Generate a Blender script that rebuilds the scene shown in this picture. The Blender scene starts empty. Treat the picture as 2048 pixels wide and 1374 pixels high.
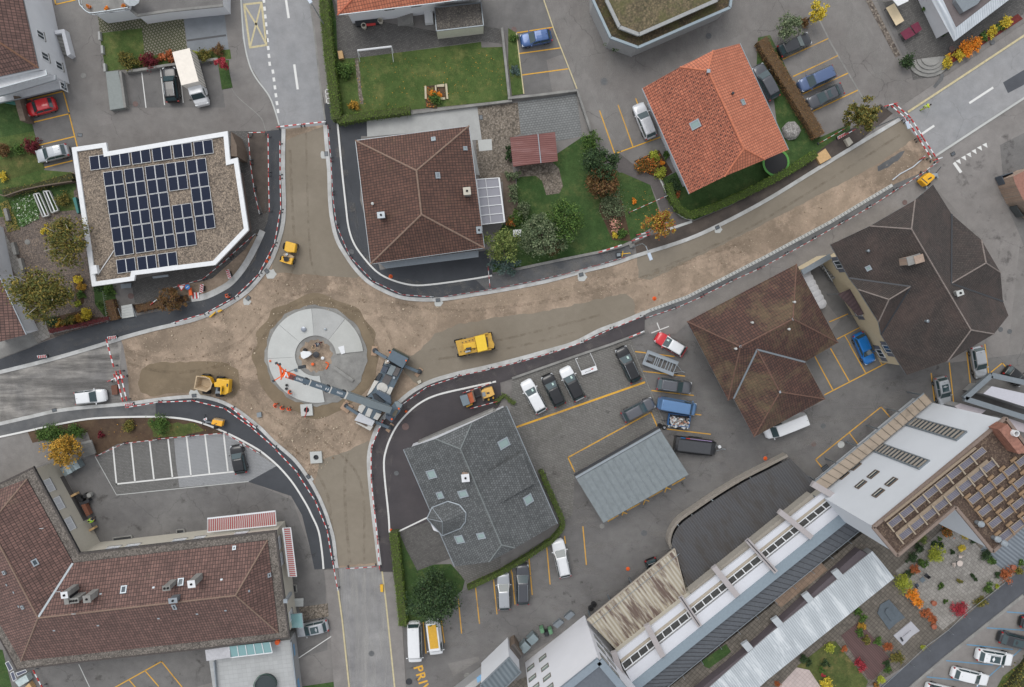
import bpy,math,random,colorsys
from mathutils import Vector,Matrix,Quaternion
S=bpy.context.scene
# ---------------- camera, light, exposure ----------------
F,CX,CY,NX,NY,H=1365.0,1024.0,687.0,970.0,600.0,92.0
_dn=Vector(((NX-CX)/F,(CY-NY)/F,-1.0)).normalized()
RQ=_dn.rotation_difference(Vector((0,0,-1)))
cam=bpy.data.objects.new('camera',bpy.data.cameras.new('camera'))
S.collection.objects.link(cam)
cam.location=(0,0,H);cam.rotation_mode='QUATERNION';cam.rotation_quaternion=RQ
cam.data.sensor_width=36.0;cam.data.lens=F/2048*36.0
cam.data.clip_start=1.0;cam.data.clip_end=3000.0
S.camera=cam
W=bpy.data.worlds.new('World');S.world=W;W.use_nodes=True
_nt=W.node_tree;_bg=_nt.nodes['Background']
_sky=_nt.nodes.new('ShaderNodeTexSky');_sky.sky_type='NISHITA';_sky.sun_disc=False
SUN_EL,SUN_AZ=math.radians(58),math.radians(330)
_sky.sun_elevation=SUN_EL;_sky.sun_rotation=SUN_AZ
_hs=_nt.nodes.new('ShaderNodeHueSaturation');_hs.inputs['Saturation'].default_value=0.17
_nt.links.new(_sky.outputs[0],_hs.inputs['Color']);_nt.links.new(_hs.outputs[0],_bg.inputs['Color'])
_bg.inputs['Strength'].default_value=0.15
sun=bpy.data.objects.new('sun',bpy.data.lights.new('sun','SUN'));S.collection.objects.link(sun)
sun.data.energy=0.8;sun.data.angle=math.radians(35);sun.data.color=(1.0,.96,.90)
_sd=Vector((math.sin(SUN_AZ)*math.cos(SUN_EL),math.cos(SUN_AZ)*math.cos(SUN_EL),math.sin(SUN_EL)))
sun.rotation_mode='QUATERNION';sun.rotation_quaternion=(-_sd).to_track_quat('-Z','Y')
S.view_settings.view_transform='Standard';S.view_settings.look='None'
S.view_settings.gamma=1.0;S.view_settings.use_curve_mapping=False
S.view_settings.exposure=0.70
S.cycles.max_bounces=5;S.cycles.diffuse_bounces=3;S.cycles.transparent_max_bounces=6
C=S.collection
rnd=random.Random(7)
# ---------------- geometry helpers ----------------
def P(px,py,z=0.0):
 "ground position (metres) of the thing seen at photo pixel px,py when it stands at height z"
 d=RQ@Vector(((px-CX)/F,(CY-py)/F,-1.0))
 t=(z-H)/d.z
 return Vector((d.x*t,d.y*t,z))
YO=(0,344,688,1030)
def q(r,c,pts):
 return[(x/4.0+512*c,y/4.0+YO[r])for x,y in pts]
def cr(pts,n=5,closed=False):
 "smooth curve through the points"
 m=len(pts);out=[]
 for i in range(m if closed else m-1):
  if closed:a,b,c,d=pts[i-1],pts[i],pts[(i+1)%m],pts[(i+2)%m]
  else:a,b,c,d=pts[max(i-1,0)],pts[i],pts[i+1],pts[min(i+2,m-1)]
  for k in range(n):
   t=k/n
   out.append(tuple(.5*(2*b[j]+(c[j]-a[j])*t+(2*a[j]-5*b[j]+4*c[j]-d[j])*t*t+(3*b[j]-a[j]-3*c[j]+d[j])*t**3)for j in(0,1)))
 if not closed:out.append(tuple(pts[-1]))
 return out
def rough_edge(pts,step=9,amp=2.2,seed=1):
 r=random.Random(seed);out=[]
 for i in range(len(pts)):
  a,b=pts[i],pts[(i+1)%len(pts)]
  L=math.hypot(b[0]-a[0],b[1]-a[1]);n=max(1,int(L/step))
  for k in range(n):
   t=k/n
   out.append((a[0]+(b[0]-a[0])*t+r.uniform(-amp,amp),a[1]+(b[1]-a[1])*t+r.uniform(-amp,amp)))
 return out
def bez(t):return t*t*(3-2*t)
class MB:
 def __init__(s):s.v=[];s.f=[];s.m=[];s.uv={}
 def add(s,vs,fs,m=0,uvs=None):
  b=len(s.v);s.v+=[tuple(v)for v in vs]
  for k,f in enumerate(fs):
   if uvs:s.uv[len(s.f)]=uvs[k]
   s.f.append([b+i for i in f]);s.m.append(m if isinstance(m,int)else m[k])
  return s
 def prism(s,pts,z0,z1,m=0,mt=None,bottom=True):
  n=len(pts);a=sum(pts[i][0]*pts[(i+1)%n][1]-pts[(i+1)%n][0]*pts[i][1]for i in range(n))
  if a<0:pts=pts[::-1]
  vs=[(p[0],p[1],z0)for p in pts]+[(p[0],p[1],z1)for p in pts]
  fs=[[i,(i+1)%n,n+(i+1)%n,n+i]for i in range(n)]+[[n+i for i in range(n)]]
  ms=[m]*n+[m if mt is None else mt]
  if bottom:fs.append([n-1-i for i in range(n)]);ms.append(m)
  return s.add(vs,fs,ms)
 def pp(s,pix,z0,z1,m=0,mt=None):
  "prism whose TOP outline is seen at these pixels"
  return s.prism([P(x,y,z1)[:2]for x,y in pix],z0,z1,m,mt)
 def box(s,c,d,rot=0.0,m=0,tilt=None):
  M=Matrix.Translation(Vector(c))@Matrix.Rotation(rot,4,'Z')
  if tilt is not None:M=M@tilt
  x,y,z=d[0]/2,d[1]/2,d[2]/2
  vs=[M@Vector(p)for p in((-x,-y,-z),(x,-y,-z),(x,y,-z),(-x,y,-z),(-x,-y,z),(x,-y,z),(x,y,z),(-x,y,z))]
  return s.add(vs,[[0,3,2,1],[4,5,6,7],[0,1,5,4],[1,2,6,5],[2,3,7,6],[3,0,4,7]],m)
 def beam(s,a,b,w,h,m=0):
  a=Vector(a);b=Vector(b);d=(b-a);L=d.length
  if L<1e-6:return s
  d.normalize();side=d.cross(Vector((0,0,1)))
  if side.length<1e-3:side=Vector((1,0,0))
  side.normalize();up=side.cross(d)
  vs=[]
  for p in(a,b):
   for u,v in((-1,-1),(1,-1),(1,1),(-1,1)):vs.append(p+side*u*w/2+up*v*h/2)
  return s.add(vs,[[0,1,2,3],[7,6,5,4],[0,4,5,1],[1,5,6,2],[2,6,7,3],[3,7,4,0]],m)
 def tube(s,path,r,n=8,m=0,cap=True):
  path=[Vector(p)for p in path];rs=r if isinstance(r,(list,tuple))else[r]*len(path)
  vs=[];fs=[]
  ref=Vector((0,0,1))
  for i,p in enumerate(path):
   d=path[min(i+1,len(path)-1)]-path[max(i-1,0)]
   if d.length<1e-9:d=Vector((0,0,1))
   d.normalize();rr=ref if abs(d.dot(ref))<.95 else Vector((1,0,0))
   u=d.cross(rr).normalized();w=d.cross(u)
   for k in range(n):
    a=2*math.pi*k/n;vs.append(p+(u*math.cos(a)+w*math.sin(a))*rs[i])
  for i in range(len(path)-1):
   for k in range(n):fs.append([i*n+k,i*n+(k+1)%n,(i+1)*n+(k+1)%n,(i+1)*n+k])
  if cap:fs.append([k for k in range(n)][::-1]);fs.append([(len(path)-1)*n+k for k in range(n)])
  return s.add(vs,fs,m)
 def lathe(s,c,prof,n=16,m=0,sx=1,sy=1):
  vs=[];fs=[]
  for r,z in prof:
   for k in range(n):
    a=2*math.pi*k/n;vs.append((c[0]+r*math.cos(a)*sx,c[1]+r*math.sin(a)*sy,c[2]+z))
  for i in range(len(prof)-1):
   for k in range(n):fs.append([i*n+k,i*n+(k+1)%n,(i+1)*n+(k+1)%n,(i+1)*n+k])
  fs.append([k for k in range(n)][::-1]);fs.append([(len(prof)-1)*n+k for k in range(n)])
  return s.add(vs,fs,m)
 def quad(s,a,b,c,d,m=0):return s.add([a,b,c,d],[[0,1,2,3]],m)
 def build(s,name,mats,parent=None,org=None,smooth=False,bevel=0.0,data_only=False,subsurf=0):
  if parent is not None:o0=Vector(parent.location)if org is None else Vector(org)
  elif org is not None:o0=Vector(org)
  else:
   xs=[v[0]for v in s.v];ys=[v[1]for v in s.v];zs=[v[2]for v in s.v]
   o0=Vector(((min(xs)+max(xs))/2,(min(ys)+max(ys))/2,min(zs)))
  me=bpy.data.meshes.new(name)
  me.from_pydata([(v[0]-o0.x,v[1]-o0.y,v[2]-o0.z)for v in s.v],[],s.f)
  if not isinstance(mats,(list,tuple)):mats=[mats]
  for mt in mats:me.materials.append(mt)
  me.polygons.foreach_set('material_index',s.m)
  if smooth:me.polygons.foreach_set('use_smooth',[True]*len(s.f))
  if s.uv:
   ul=me.uv_layers.new(name='UVMap')
   for fi,uvs in s.uv.items():
    p=me.polygons[fi]
    for k,li in enumerate(p.loop_indices):ul.data[li].uv=uvs[k]
  me.update()
  o=bpy.data.objects.new(name,me);C.objects.link(o)
  if parent is not None:
   o.parent=parent;o.location=o0-Vector(parent.location)if org is not None else(0,0,0)
  else:o.location=o0
  if bevel:
   b=o.modifiers.new('bevel','BEVEL');b.width=bevel;b.segments=2;b.limit_method='ANGLE';b.angle_limit=.6
  if subsurf:
   b=o.modifiers.new('sub','SUBSURF');b.levels=b.render_levels=subsurf
  return o
def tag(o,label=None,cat=None,group=None,kind=None):
 if label:o['label']=label
 if cat:o['category']=cat
 if group:o['group']=group
 if kind:o['kind']=kind
 return o
def thing(name,loc,label,cat,group=None,rz=0.0):
 o=bpy.data.objects.new(name,None);C.objects.link(o);o.empty_display_size=.3
 o.location=loc;o.rotation_euler=(0,0,rz)
 return tag(o,label,cat,group)
def copy_tree(o,parent=None):
 c=o.copy();C.objects.link(c)
 if parent is not None:c.parent=parent
 for ch in list(o.children):copy_tree(ch,c)
 return c
# ---------------- materials ----------------
KA=0.80
def lin(c,k=None):
 k=KA if k is None else k
 out=[]
 for v in c[:3]:
  v=v/255.0;out.append((v/12.92 if v<=.04045 else((v+.055)/1.055)**2.4)*k)
 return(*out,1.0)
class NT:
 def __init__(s,name):
  s.mat=bpy.data.materials.new(name);s.mat.use_nodes=True;s.t=s.mat.node_tree
  s.b=s.t.nodes['Principled BSDF']
 def n(s,typ,**kw):
  nd=s.t.nodes.new('ShaderNode'+typ)
  for k,v in kw.items():
   if k in nd.inputs:nd.inputs[k].default_value=v
   else:setattr(nd,k,v)
  return nd
 def l(s,a,b):s.t.links.new(a,b)
 def pos(s):return s.n('NewGeometry').outputs['Position']
 def noise(s,vec,scale,detail=4.0,rough=.55,dist=0.0):
  nd=s.n('TexNoise');nd.inputs['Scale'].default_value=scale;nd.inputs['Detail'].default_value=detail
  nd.inputs['Roughness'].default_value=rough;nd.inputs['Distortion'].default_value=dist
  s.l(vec,nd.inputs['Vector']);return nd.outputs['Fac']
 def rng(s,fac,a,b,c=0.0,d=1.0):
  nd=s.n('MapRange');s.l(fac,nd.inputs[0])
  for i,v in enumerate((a,b,c,d)):nd.inputs[i+1].default_value=v
  nd.clamp=True;return nd.outputs[0]
 def mix(s,fac,a,b,bt='MIX'):
  nd=s.n('Mix');nd.data_type='RGBA';nd.blend_type=bt
  for sock,v in((nd.inputs[0],fac),(nd.inputs[6],a),(nd.inputs[7],b)):
   if isinstance(v,(float,int,tuple,list)):sock.default_value=v
   else:s.l(v,sock)
  return nd.outputs[2]
 def mul(s,col,fac_sock):
  cb=s.n('CombineColor')
  for i in range(3):s.l(fac_sock,cb.inputs[i])
  return s.mix(1.0,col,cb.outputs[0],'MULTIPLY')
 def bump(s,h,st=.3,d=.05):
  nd=s.n('Bump');nd.inputs['Strength'].default_value=st;nd.inputs['Distance'].default_value=d
  s.l(h,nd.inputs['Height']);s.l(nd.outputs[0],s.b.inputs['Normal'])
 def done(s,col,rough=.9,metal=0.0,coat=0.0,spec=None):
  if isinstance(col,(tuple,list)):s.b.inputs['Base Color'].default_value=col
  else:s.l(col,s.b.inputs['Base Color'])
  s.b.inputs['Roughness'].default_value=rough;s.b.inputs['Metallic'].default_value=metal
  s.b.inputs['Coat Weight'].default_value=coat
  if spec is not None:s.b.inputs['Specular IOR Level'].default_value=spec
  return s.mat
_mc={}
def ground(name,c1,c2,s1=.12,s2=9.0,fine=.12,rough=.92,bump=.25,crack=0.0,stain=0.0,mid=0.7,midamp=.12,lo=.38,hi=.62):
 N=NT(name);p=N.pos()
 col=N.mix(N.rng(N.noise(p,s1,6,.6,.6),lo,hi),lin(c1),lin(c2))
 col=N.mul(col,N.rng(N.noise(p,mid,5,.65),.3,.7,1-midamp,1+midamp))
 fn=N.noise(p,s2,3,.7);col=N.mul(col,N.rng(fn,.25,.75,1-fine,1+fine))
 if stain:
  col=N.mul(col,N.rng(N.noise(p,.35,7,.7,1.0),.60,.74,1.0,1-stain))
 if crack:
  nv=N.n('TexNoise');nv.inputs['Scale'].default_value=.5;nv.inputs['Detail'].default_value=4;N.l(p,nv.inputs['Vector'])
  ad=N.n('VectorMath',operation='MULTIPLY_ADD');N.l(nv.outputs['Color'],ad.inputs[0]);ad.inputs[1].default_value=(2.2,2.2,0);N.l(p,ad.inputs[2])
  vo=N.n('TexVoronoi',feature='DISTANCE_TO_EDGE');vo.inputs['Scale'].default_value=.16;N.l(ad.outputs[0],vo.inputs['Vector'])
  ln=N.rng(vo.outputs['Distance'],.0,.007,1,0)
  mk=N.rng(N.noise(p,.09,3),.50,.56)
  m2=N.n('Math',operation='MULTIPLY');N.l(ln,m2.inputs[0]);N.l(mk,m2.inputs[1])
  m3=N.n('Math',operation='MULTIPLY_ADD');N.l(m2.outputs[0],m3.inputs[0]);m3.inputs[1].default_value=-crack;m3.inputs[2].default_value=1.0
  col=N.mul(col,m3.outputs[0])
 N.bump(fn,bump,.02)
 return N.done(col,rough)
def soil(name,c1,c2,c3,peb=.35):
 N=NT(name);p=N.pos()
 col=N.mix(N.rng(N.noise(p,.10,8,.65,.3),.40,.58),lin(c1),lin(c2))
 col=N.mix(N.rng(N.noise(p,.30,9,.75,.3),.48,.66),col,lin(c3))
 f1=N.noise(p,3.0,8,.8);col=N.mul(col,N.rng(f1,.3,.7,.86,1.14))
 vo=N.n('TexVoronoi');vo.inputs['Scale'].default_value=4.5;N.l(p,vo.inputs['Vector'])
 pb=N.rng(vo.outputs['Distance'],.12,.25,peb,0.0)
 rm=N.rng(N.noise(p,1.1,3),.5,.62)
 m2=N.n('Math',operation='MULTIPLY');N.l(pb,m2.inputs[0]);N.l(rm,m2.inputs[1])
 col=N.mix(m2.outputs[0],col,lin((205,190,165)))
 N.bump(f1,.6,.12)
 return N.done(col,.95)
def grass(name,c1,c2,c3=None):
 N=NT(name);p=N.pos()
 col=N.mix(N.rng(N.noise(p,.22,8,.72,.3),.40,.60),lin(c1),lin(c2))
 if c3:col=N.mix(N.rng(N.noise(p,.38,9,.78),.50,.66),col,lin(c3))
 fn=N.noise(p,9,5,.8);col=N.mul(col,N.rng(fn,.28,.72,.66,1.34))
 col=N.mul(col,N.rng(N.noise(p,1.4,6,.75),.3,.7,.78,1.2))
 N.bump(fn,.9,.08)
 return N.done(col,.95,spec=.2)
def plain(name,c,rough=.6,metal=0.0,coat=0.0,var=.06,sc=3.0,k=None,stain=0.0,spec=None):
 key=(name,)
 if key in _mc:return _mc[key]
 N=NT(name)
 tc=N.n('TexCoord').outputs['Object']
 col=N.mul(N.mix(0.0,lin(c,k),lin(c,k)),N.rng(N.noise(tc,sc,5,.6),.3,.7,1-var,1+var))
 if stain:col=N.mul(col,N.rng(N.noise(tc,sc*.35,8,.75,.8),.52,.72,1.0,1-stain))
 _mc[key]=N.done(col,rough,metal,coat,spec);return _mc[key]
def bricks(name,c1,c2,mort,w,h,ms=.015,uv=False,rot=0.0,bump=.5,off=.5,var=.14,moss=None,mossamt=.0,moss_rng=(.55,.7),streak=0.0,rough=.85,msc=.35,bias=0.0):
 "tiles or pavers: rows h metres high, w metres wide"
 N=NT(name)
 v=N.n('TexCoord').outputs['UV']if uv else N.pos()
 mp=N.n('Mapping');N.l(v,mp.inputs['Vector']);mp.inputs['Rotation'].default_value=(0,0,rot)
 br=N.n('TexBrick');N.l(mp.outputs[0],br.inputs['Vector'])
 br.inputs['Color1'].default_value=lin(c1);br.inputs['Color2'].default_value=lin(c2);br.inputs['Mortar'].default_value=lin(mort)
 br.inputs['Scale'].default_value=1.0;br.inputs['Brick Width'].default_value=w;br.inputs['Row Height'].default_value=h
 br.inputs['Mortar Size'].default_value=ms;br.inputs['Mortar Smooth'].default_value=.3;br.inputs['Bias'].default_value=bias
 br.offset=off
 col=br.outputs['Color'];p=N.pos()
 col=N.mul(col,N.rng(N.noise(p,.5,7,.7),.3,.7,1-var,1+var))
 col=N.mul(col,N.rng(N.noise(p,3.0,5,.75),.3,.7,1-var*.8,1+var*.8))
 if moss:
  col=N.mix(N.rng(N.noise(p,msc,9,.75,.5),moss_rng[0],moss_rng[1],0,mossamt),col,lin(moss))
 if streak:
  m2=N.n('Mapping');N.l(v,m2.inputs['Vector']);m2.inputs['Scale'].default_value=(1.2,.12,1)
  col=N.mul(col,N.rng(N.noise(m2.outputs[0],1.5,5,.7),.5,.75,1,1-streak))
 N.bump(br.outputs['Fac'],-bump,.05)if False else None
 inv=N.n('Math',operation='SUBTRACT');inv.inputs[0].default_value=1.0;N.l(br.outputs['Fac'],inv.inputs[1])
 N.bump(inv.outputs[0],bump,.04)
 return N.done(col,rough)
def tileroof(name,c1,c2,dark,w=.30,h=.36,moss=None,mossamt=0,moss_rng=(.55,.7),var=.15,streak=.12,msc=.35,ms=.035,off=0.0):
 return bricks(name,c1,c2,dark,w,h,ms,uv=True,bump=.8,off=off,var=var,moss=moss,mossamt=mossamt,moss_rng=moss_rng,streak=streak,msc=msc)
def gravel(name,c1,c2,c3,sc=6.0,moss=None):
 N=NT(name);p=N.pos()
 vo=N.n('TexVoronoi');vo.inputs['Scale'].default_value=sc;N.l(p,vo.inputs['Vector'])
 sp=N.n('SeparateColor');N.l(vo.outputs['Color'],sp.inputs[0])
 col=N.mix(sp.outputs[0],lin(c1),lin(c2));col=N.mix(N.rng(sp.outputs[1],.6,1),col,lin(c3))
 col=N.mul(col,N.rng(vo.outputs['Distance'],.2,.8,1.12,.6))
 col=N.mul(col,N.rng(N.noise(p,.5,5),.3,.7,.85,1.15))
 if moss:col=N.mix(N.rng(N.noise(p,.3,8,.75),.48,.62,0,.8),col,lin(moss))
 N.bump(vo.outputs['Distance'],.6,.05)
 return N.done(col,.9)
def corr(name,c1,c2,pitch=.2,ang=0.0,stain=None,amt=.6,rough=.6,metal=0.0,srng=(.45,.65),ssc=(.9,.12)):
 "corrugated sheet; ang = direction of the ribs"
 N=NT(name);mp=N.n('Mapping');N.l(N.pos(),mp.inputs['Vector']);mp.inputs['Rotation'].default_value=(0,0,-ang)
 wv=N.n('TexWave',wave_type='BANDS',bands_direction='Y');wv.inputs['Scale'].default_value=1.0/pitch/3.1831*1.0
 wv.inputs['Distortion'].default_value=0;N.l(mp.outputs[0],wv.inputs['Vector'])
 col=N.mix(N.rng(wv.outputs['Fac'],.1,.9),lin(c1),lin(c2))
 m2=N.n('Mapping');N.l(mp.outputs[0],m2.inputs['Vector']);m2.inputs['Scale'].default_value=(ssc[1],ssc[0],1)
 st=N.noise(m2.outputs[0],1.6,7,.7,.2)
 col=N.mul(col,N.rng(st,.35,.65,.85,1.12))
 if stain:col=N.mix(N.rng(st,srng[0],srng[1],0,amt),col,lin(stain))
 N.bump(wv.outputs['Fac'],.5,.05)
 return N.done(col,rough,metal)
def leaf(name,*cols,rough=.7):
 N=NT(name);g=N.n('NewGeometry')
 rp=N.n('ValToRGB');rp.color_ramp.interpolation='LINEAR'
 els=rp.color_ramp.elements
 while len(els)<len(cols):els.new(.5)
 for i,c in enumerate(cols):els[i].position=i/max(1,len(cols)-1);els[i].color=lin(c,1.1)
 N.l(g.outputs['Random Per Island'],rp.inputs[0])
 col=N.mul(rp.outputs[0],N.rng(N.noise(g.outputs['Position'],1.2,3),.3,.7,.72,1.28))
 return N.done(col,rough,spec=.25)
def glassy(name,c,rough=.08):
 N=NT(name);return N.done(lin(c),rough,0.0,.3)
def striped(name,ca,cb,pitch,vec='UV',axis=0,duty=.5):
 N=NT(name);sp=N.n('SeparateXYZ');N.l(N.n('TexCoord').outputs[vec],sp.inputs[0])
 m=N.n('Math',operation='DIVIDE');N.l(sp.outputs[axis],m.inputs[0]);m.inputs[1].default_value=pitch
 f=N.n('Math',operation='FRACT');N.l(m.outputs[0],f.inputs[0])
 g=N.n('Math',operation='GREATER_THAN');N.l(f.outputs[0],g.inputs[0]);g.inputs[1].default_value=duty
 return N.done(N.mix(g.outputs[0],lin(ca),lin(cb)),.6)
A_OLD=ground('asphalt_old',(122,118,115),(134,131,128),crack=.45,stain=.18)
A_DARK=ground('asphalt_yard_dark',(107,105,104),(120,118,116),crack=.35,stain=.25)
A_ROAD=ground('asphalt_road',(146,147,149),(152,152,153),crack=.25,stain=.05,fine=.09)
A_ROAD2=ground('asphalt_road_worn',(152,151,150),(128,127,128),s1=.25,crack=.3,stain=.15)
A_PAVE=ground('asphalt_pavement',(139,135,132),(131,127,124),crack=.3,stain=.06)
A_NEW=ground('asphalt_new',(60,63,68),(70,73,78),bump=.4,rough=.8,stain=0,midamp=.08)
A_NEW2=ground('asphalt_new_warm',(66,62,65),(76,71,73),bump=.4,rough=.8,midamp=.08)
A_NEW3=ground('asphalt_dusty',(88,90,93),(110,110,110),s1=.3,bump=.4,midamp=.15)
A_BLUE=ground('asphalt_slate',(86,89,95),(78,81,87))
A_PALE=ground('rough_pale_surface',(163,159,153),(128,126,124),s1=.22,s2=7,midamp=.18,stain=.15)
BSOIL=ground('black_subsoil',(74,67,63),(92,83,76),s1=.3,bump=.6,midamp=.2)
SOIL=soil('rough_soil',(163,145,126),(132,117,101),(184,163,143),.6)
SAND=ground('rolled_sand',(140,131,117),(131,122,108),s1=.10,s2=10,fine=.07,mid=1.2,midamp=.05)
WET=ground('damp_sand',(121,107,87),(131,116,95),s1=.3,midamp=.1)
GARD=soil('garden_soil',(88,68,52),(70,55,44),(100,82,62),.15)
CONC=ground('concrete_light',(197,199,196),(188,190,187),s2=4,fine=.03,midamp=.04)
CONC2=ground('concrete_mid',(168,169,167),(178,179,177),s2=5,fine=.05,midamp=.08)
CONC3=ground('concrete_raw',(150,149,145),(130,129,126),s1=.5,s2=5,fine=.08,midamp=.12)
KERB=ground('kerb_stone',(198,199,198),(178,178,175),s1=.6,s2=4,fine=.05,midamp=.1)
SLAB=bricks('paving_slabs',(158,154,148),(140,136,130),(100,96,90),.5,.5,.02,off=.5,rot=.72)
SLABD=bricks('paving_slabs_dark',(120,113,104),(104,98,90),(78,72,64),.5,.5,.03,off=0,rot=.72,var=.25)
PAVER=bricks('pavers_grey',(128,126,122),(116,114,110),(100,98,94),.42,.3,.03,off=.5,rot=.38,var=.10,moss=(84,84,74),mossamt=.4)
PAVERD=bricks('pavers_dark',(126,125,123),(114,113,111),(80,79,76),.2,.2,.02,off=.5,rot=-.08,var=.1)
PAVERL=bricks('pavers_light',(160,162,164),(152,154,156),(128,129,130),.2,.2,.02,off=.5,rot=-.08,var=.05)
PAVERW=bricks('grass_pavers',(140,134,120),(126,122,108),(72,78,48),.35,.35,.07,off=.5,rot=.8)
PAVERS=bricks('pavers_small',(112,110,107),(96,94,92),(76,74,72),.3,.2,.02,off=.5,rot=.3)
COBBLE=gravel('cobbled_yard',(150,140,128),(122,112,100),(98,90,80),5)
GRAVP=gravel('gravel_path',(122,110,102),(104,94,88),(140,124,110),7)
TERR=bricks('terrace_tiles',(182,184,184),(174,176,176),(168,170,170),.6,.6,.015,off=0,rot=-.1,var=.03)
PINKT=bricks('pink_slabs',(200,184,180),(190,176,172),(150,138,132),.5,.5,.015,off=0,rot=.72,var=.05)
GR1=grass('lawn_olive',(90,108,60),(74,95,50),(118,122,74))
GR2=grass('lawn_green',(74,98,56),(60,85,46),(98,110,66))
GR3=grass('lawn_mossy',(96,104,60),(72,86,46),(128,116,76))
WHITEP=plain('white_paint_line',(225,225,222),.8,var=.04)
YELP=plain('yellow_paint_line',(226,172,60),.8,var=.08,stain=.2)
CREAMP=plain('cream_paint_line',(200,188,150),.8,var=.15)
BLUEP=plain('blue_paint_line',(96,150,186),.8,var=.1)
WHITE=plain('white_lacquer',(226,228,230),.5)
WALLW=plain('white_render',(222,224,228),.9,var=.03,stain=.06,sc=.6)
WALLB=plain('beige_render',(196,190,176),.9,var=.04)
WALLC=plain('cream_render',(216,200,168),.9,var=.04)
WALLG=plain('grey_render',(160,160,160),.9,var=.05)
DARKM=plain('dark_metal',(58,60,64),.5,.3)
BLACK=plain('black_rubber',(26,26,28),.7)
GREYM=plain('grey_sheet_metal',(142,150,156),.45,.5)
ZINC=plain('zinc_sheet',(170,178,184),.4,.6)
WOODG=plain('grey_wood',(112,98,86),.85,var=.18)
WOODL=plain('light_wood',(206,170,122),.8,var=.12)
WOODB=plain('brown_wood',(96,74,60),.85,var=.15)
RED=plain('signal_red',(190,54,52),.55)
ORANGE=plain('signal_orange',(238,100,36),.6)
YELM=plain('machine_yellow',(232,180,36),.45,coat=.3,stain=.12)
GLASS=glassy('window_glass',(60,72,80),.06)
GLASSL=glassy('pale_glass',(140,160,158),.12)
def dust(name,c,amt,lo,hi,sc=(1,1),rot=0.0,ns=.8):
 "thin see-through film of dirt with a ragged outline of its own"
 N=NT(name);mp=N.n('Mapping');N.l(N.pos(),mp.inputs['Vector']);mp.inputs['Rotation'].default_value=(0,0,rot);mp.inputs['Scale'].default_value=(sc[0],sc[1],1)
 a=N.rng(N.noise(mp.outputs[0],ns,8,.7,.2),lo,hi,0,amt);N.l(a,N.b.inputs['Alpha']);return N.done(lin(c),.95)
# ---------------- the ground and everything painted on it ----------------
_used=[]
def free_z(pts,z):
 "lift a sheet by a millimetre or two where another one already lies at its height"
 bx=(min(p[0]for p in pts),max(p[0]for p in pts),min(p[1]for p in pts),max(p[1]for p in pts))
 while any(abs(u[4]-z)<.0011 and u[0]<bx[1]and u[1]>bx[0]and u[2]<bx[3]and u[3]>bx[2]for u in _used):z+=.0013
 _used.append((*bx,z));return z
def sheet(name,pix,z,mat,th=0.0,label=None):
 mb=MB();z=free_z([P(x,y,z)for x,y in pix],z)
 pts=[P(x,y,z)[:2]for x,y in pix]
 if th:mb.prism(pts,z-th,z,0,bottom=False)
 else:
  n=len(pts);a=sum(pts[i][0]*pts[(i+1)%n][1]-pts[(i+1)%n][0]*pts[i][1]for i in range(n))
  if a<0:pts=pts[::-1]
  mb.add([(x,y,z)for x,y in pts],[list(range(len(pts)))])
 o=mb.build(name,mat,org=(0,0,0));o['kind']='structure'
 if label:o['label']=label
 return o
def ribbon_mb(mb,pix,w,z0,z1,m=0,off=0.0):
 pts=[P(x,y,z1)for x,y in pix];n=len(pts);L=[];R=[]
 for i,p in enumerate(pts):
  d=(pts[min(i+1,n-1)]-pts[max(i-1,0)]);d.z=0;d.normalize();s=Vector((-d.y,d.x,0))
  L.append(p+s*(w/2+off));R.append(p-s*(w/2-off))
 for i in range(n-1):
  a,b,c,d=L[i],R[i],R[i+1],L[i+1]
  vs=[(v.x,v.y,z0)for v in(a,b,c,d)]+[(v.x,v.y,z1)for v in(a,b,c,d)]
  fs=[[4,5,6,7],[0,4,7,3],[1,2,6,5]]
  if i==0:fs.append([0,1,5,4])
  if i==n-2:fs.append([2,3,7,6])
  mb.add(vs,fs,m)
 return mb
def ribbon(name,pix,w,z0,z1,mat,off=0.0,kind='structure'):
 o=ribbon_mb(MB(),pix,w,z0,z1,0,off).build(name,mat,org=(0,0,0));
 if kind:o['kind']=kind
 return o
def marks(name,segs,mat,z=.02,w=.12):
 mb=MB()
 for s in segs:
  ww=w
  if len(s)==3 and not isinstance(s[2],tuple):ww=s[2];s=s[:2]
  for a,b in zip(s[:-1],s[1:]):
   A,B=P(*a,z),P(*b,z);d=(B-A);d.normalize();sd=Vector((-d.y,d.x,0))*ww/2;e=d*(ww/2 if len(s)>2 else 0)
   mb.add([A-e-sd,B+e-sd,B+e+sd,A-e+sd],[[0,1,2,3]])
 o=mb.build(name,mat,org=(0,0,0));o['kind']='structure';return o
mb=MB();mb.add([(-320,-320,0),(320,-320,0),(320,320,0),(-320,320,0)],[[0,1,2,3]])
o=mb.build('ground',A_OLD,org=(0,0,0));o['kind']='structure'
cNW=cr([(567,258),(566,330),(567,376),(568,406),(566,444),(559,476),(549,506),(535,534),(518,557),(494,583),(455,610),(414,630),(374,643),(309,658),(250,674),(207,688),(140,708),(70,727),(-20,749)])
cSW=cr([(-20,852),(50,836),(107,823),(162,815.5),(250,808),(325,798),(387,793),(425,798),(462,813),(511,848),(549,885),(587,918),(612,950),(632,983),(649,1020),(659,1050),(667,1080),(672,1125),(674,1136)])
cNE=cr([(650,250),(654,300),(658,344),(659.5,394),(664,439),(674,479),(692,511),(712,539),(737,564),(767,581),(799.5,594),(837,599),(887,598),(949,589),(1023,576.5),(1099,561),(1161,544),(1224,528),(1274,511),(1374,479),(1449,445),(1535,399),(1636,337),(1720,286),(1800,238)])
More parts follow.
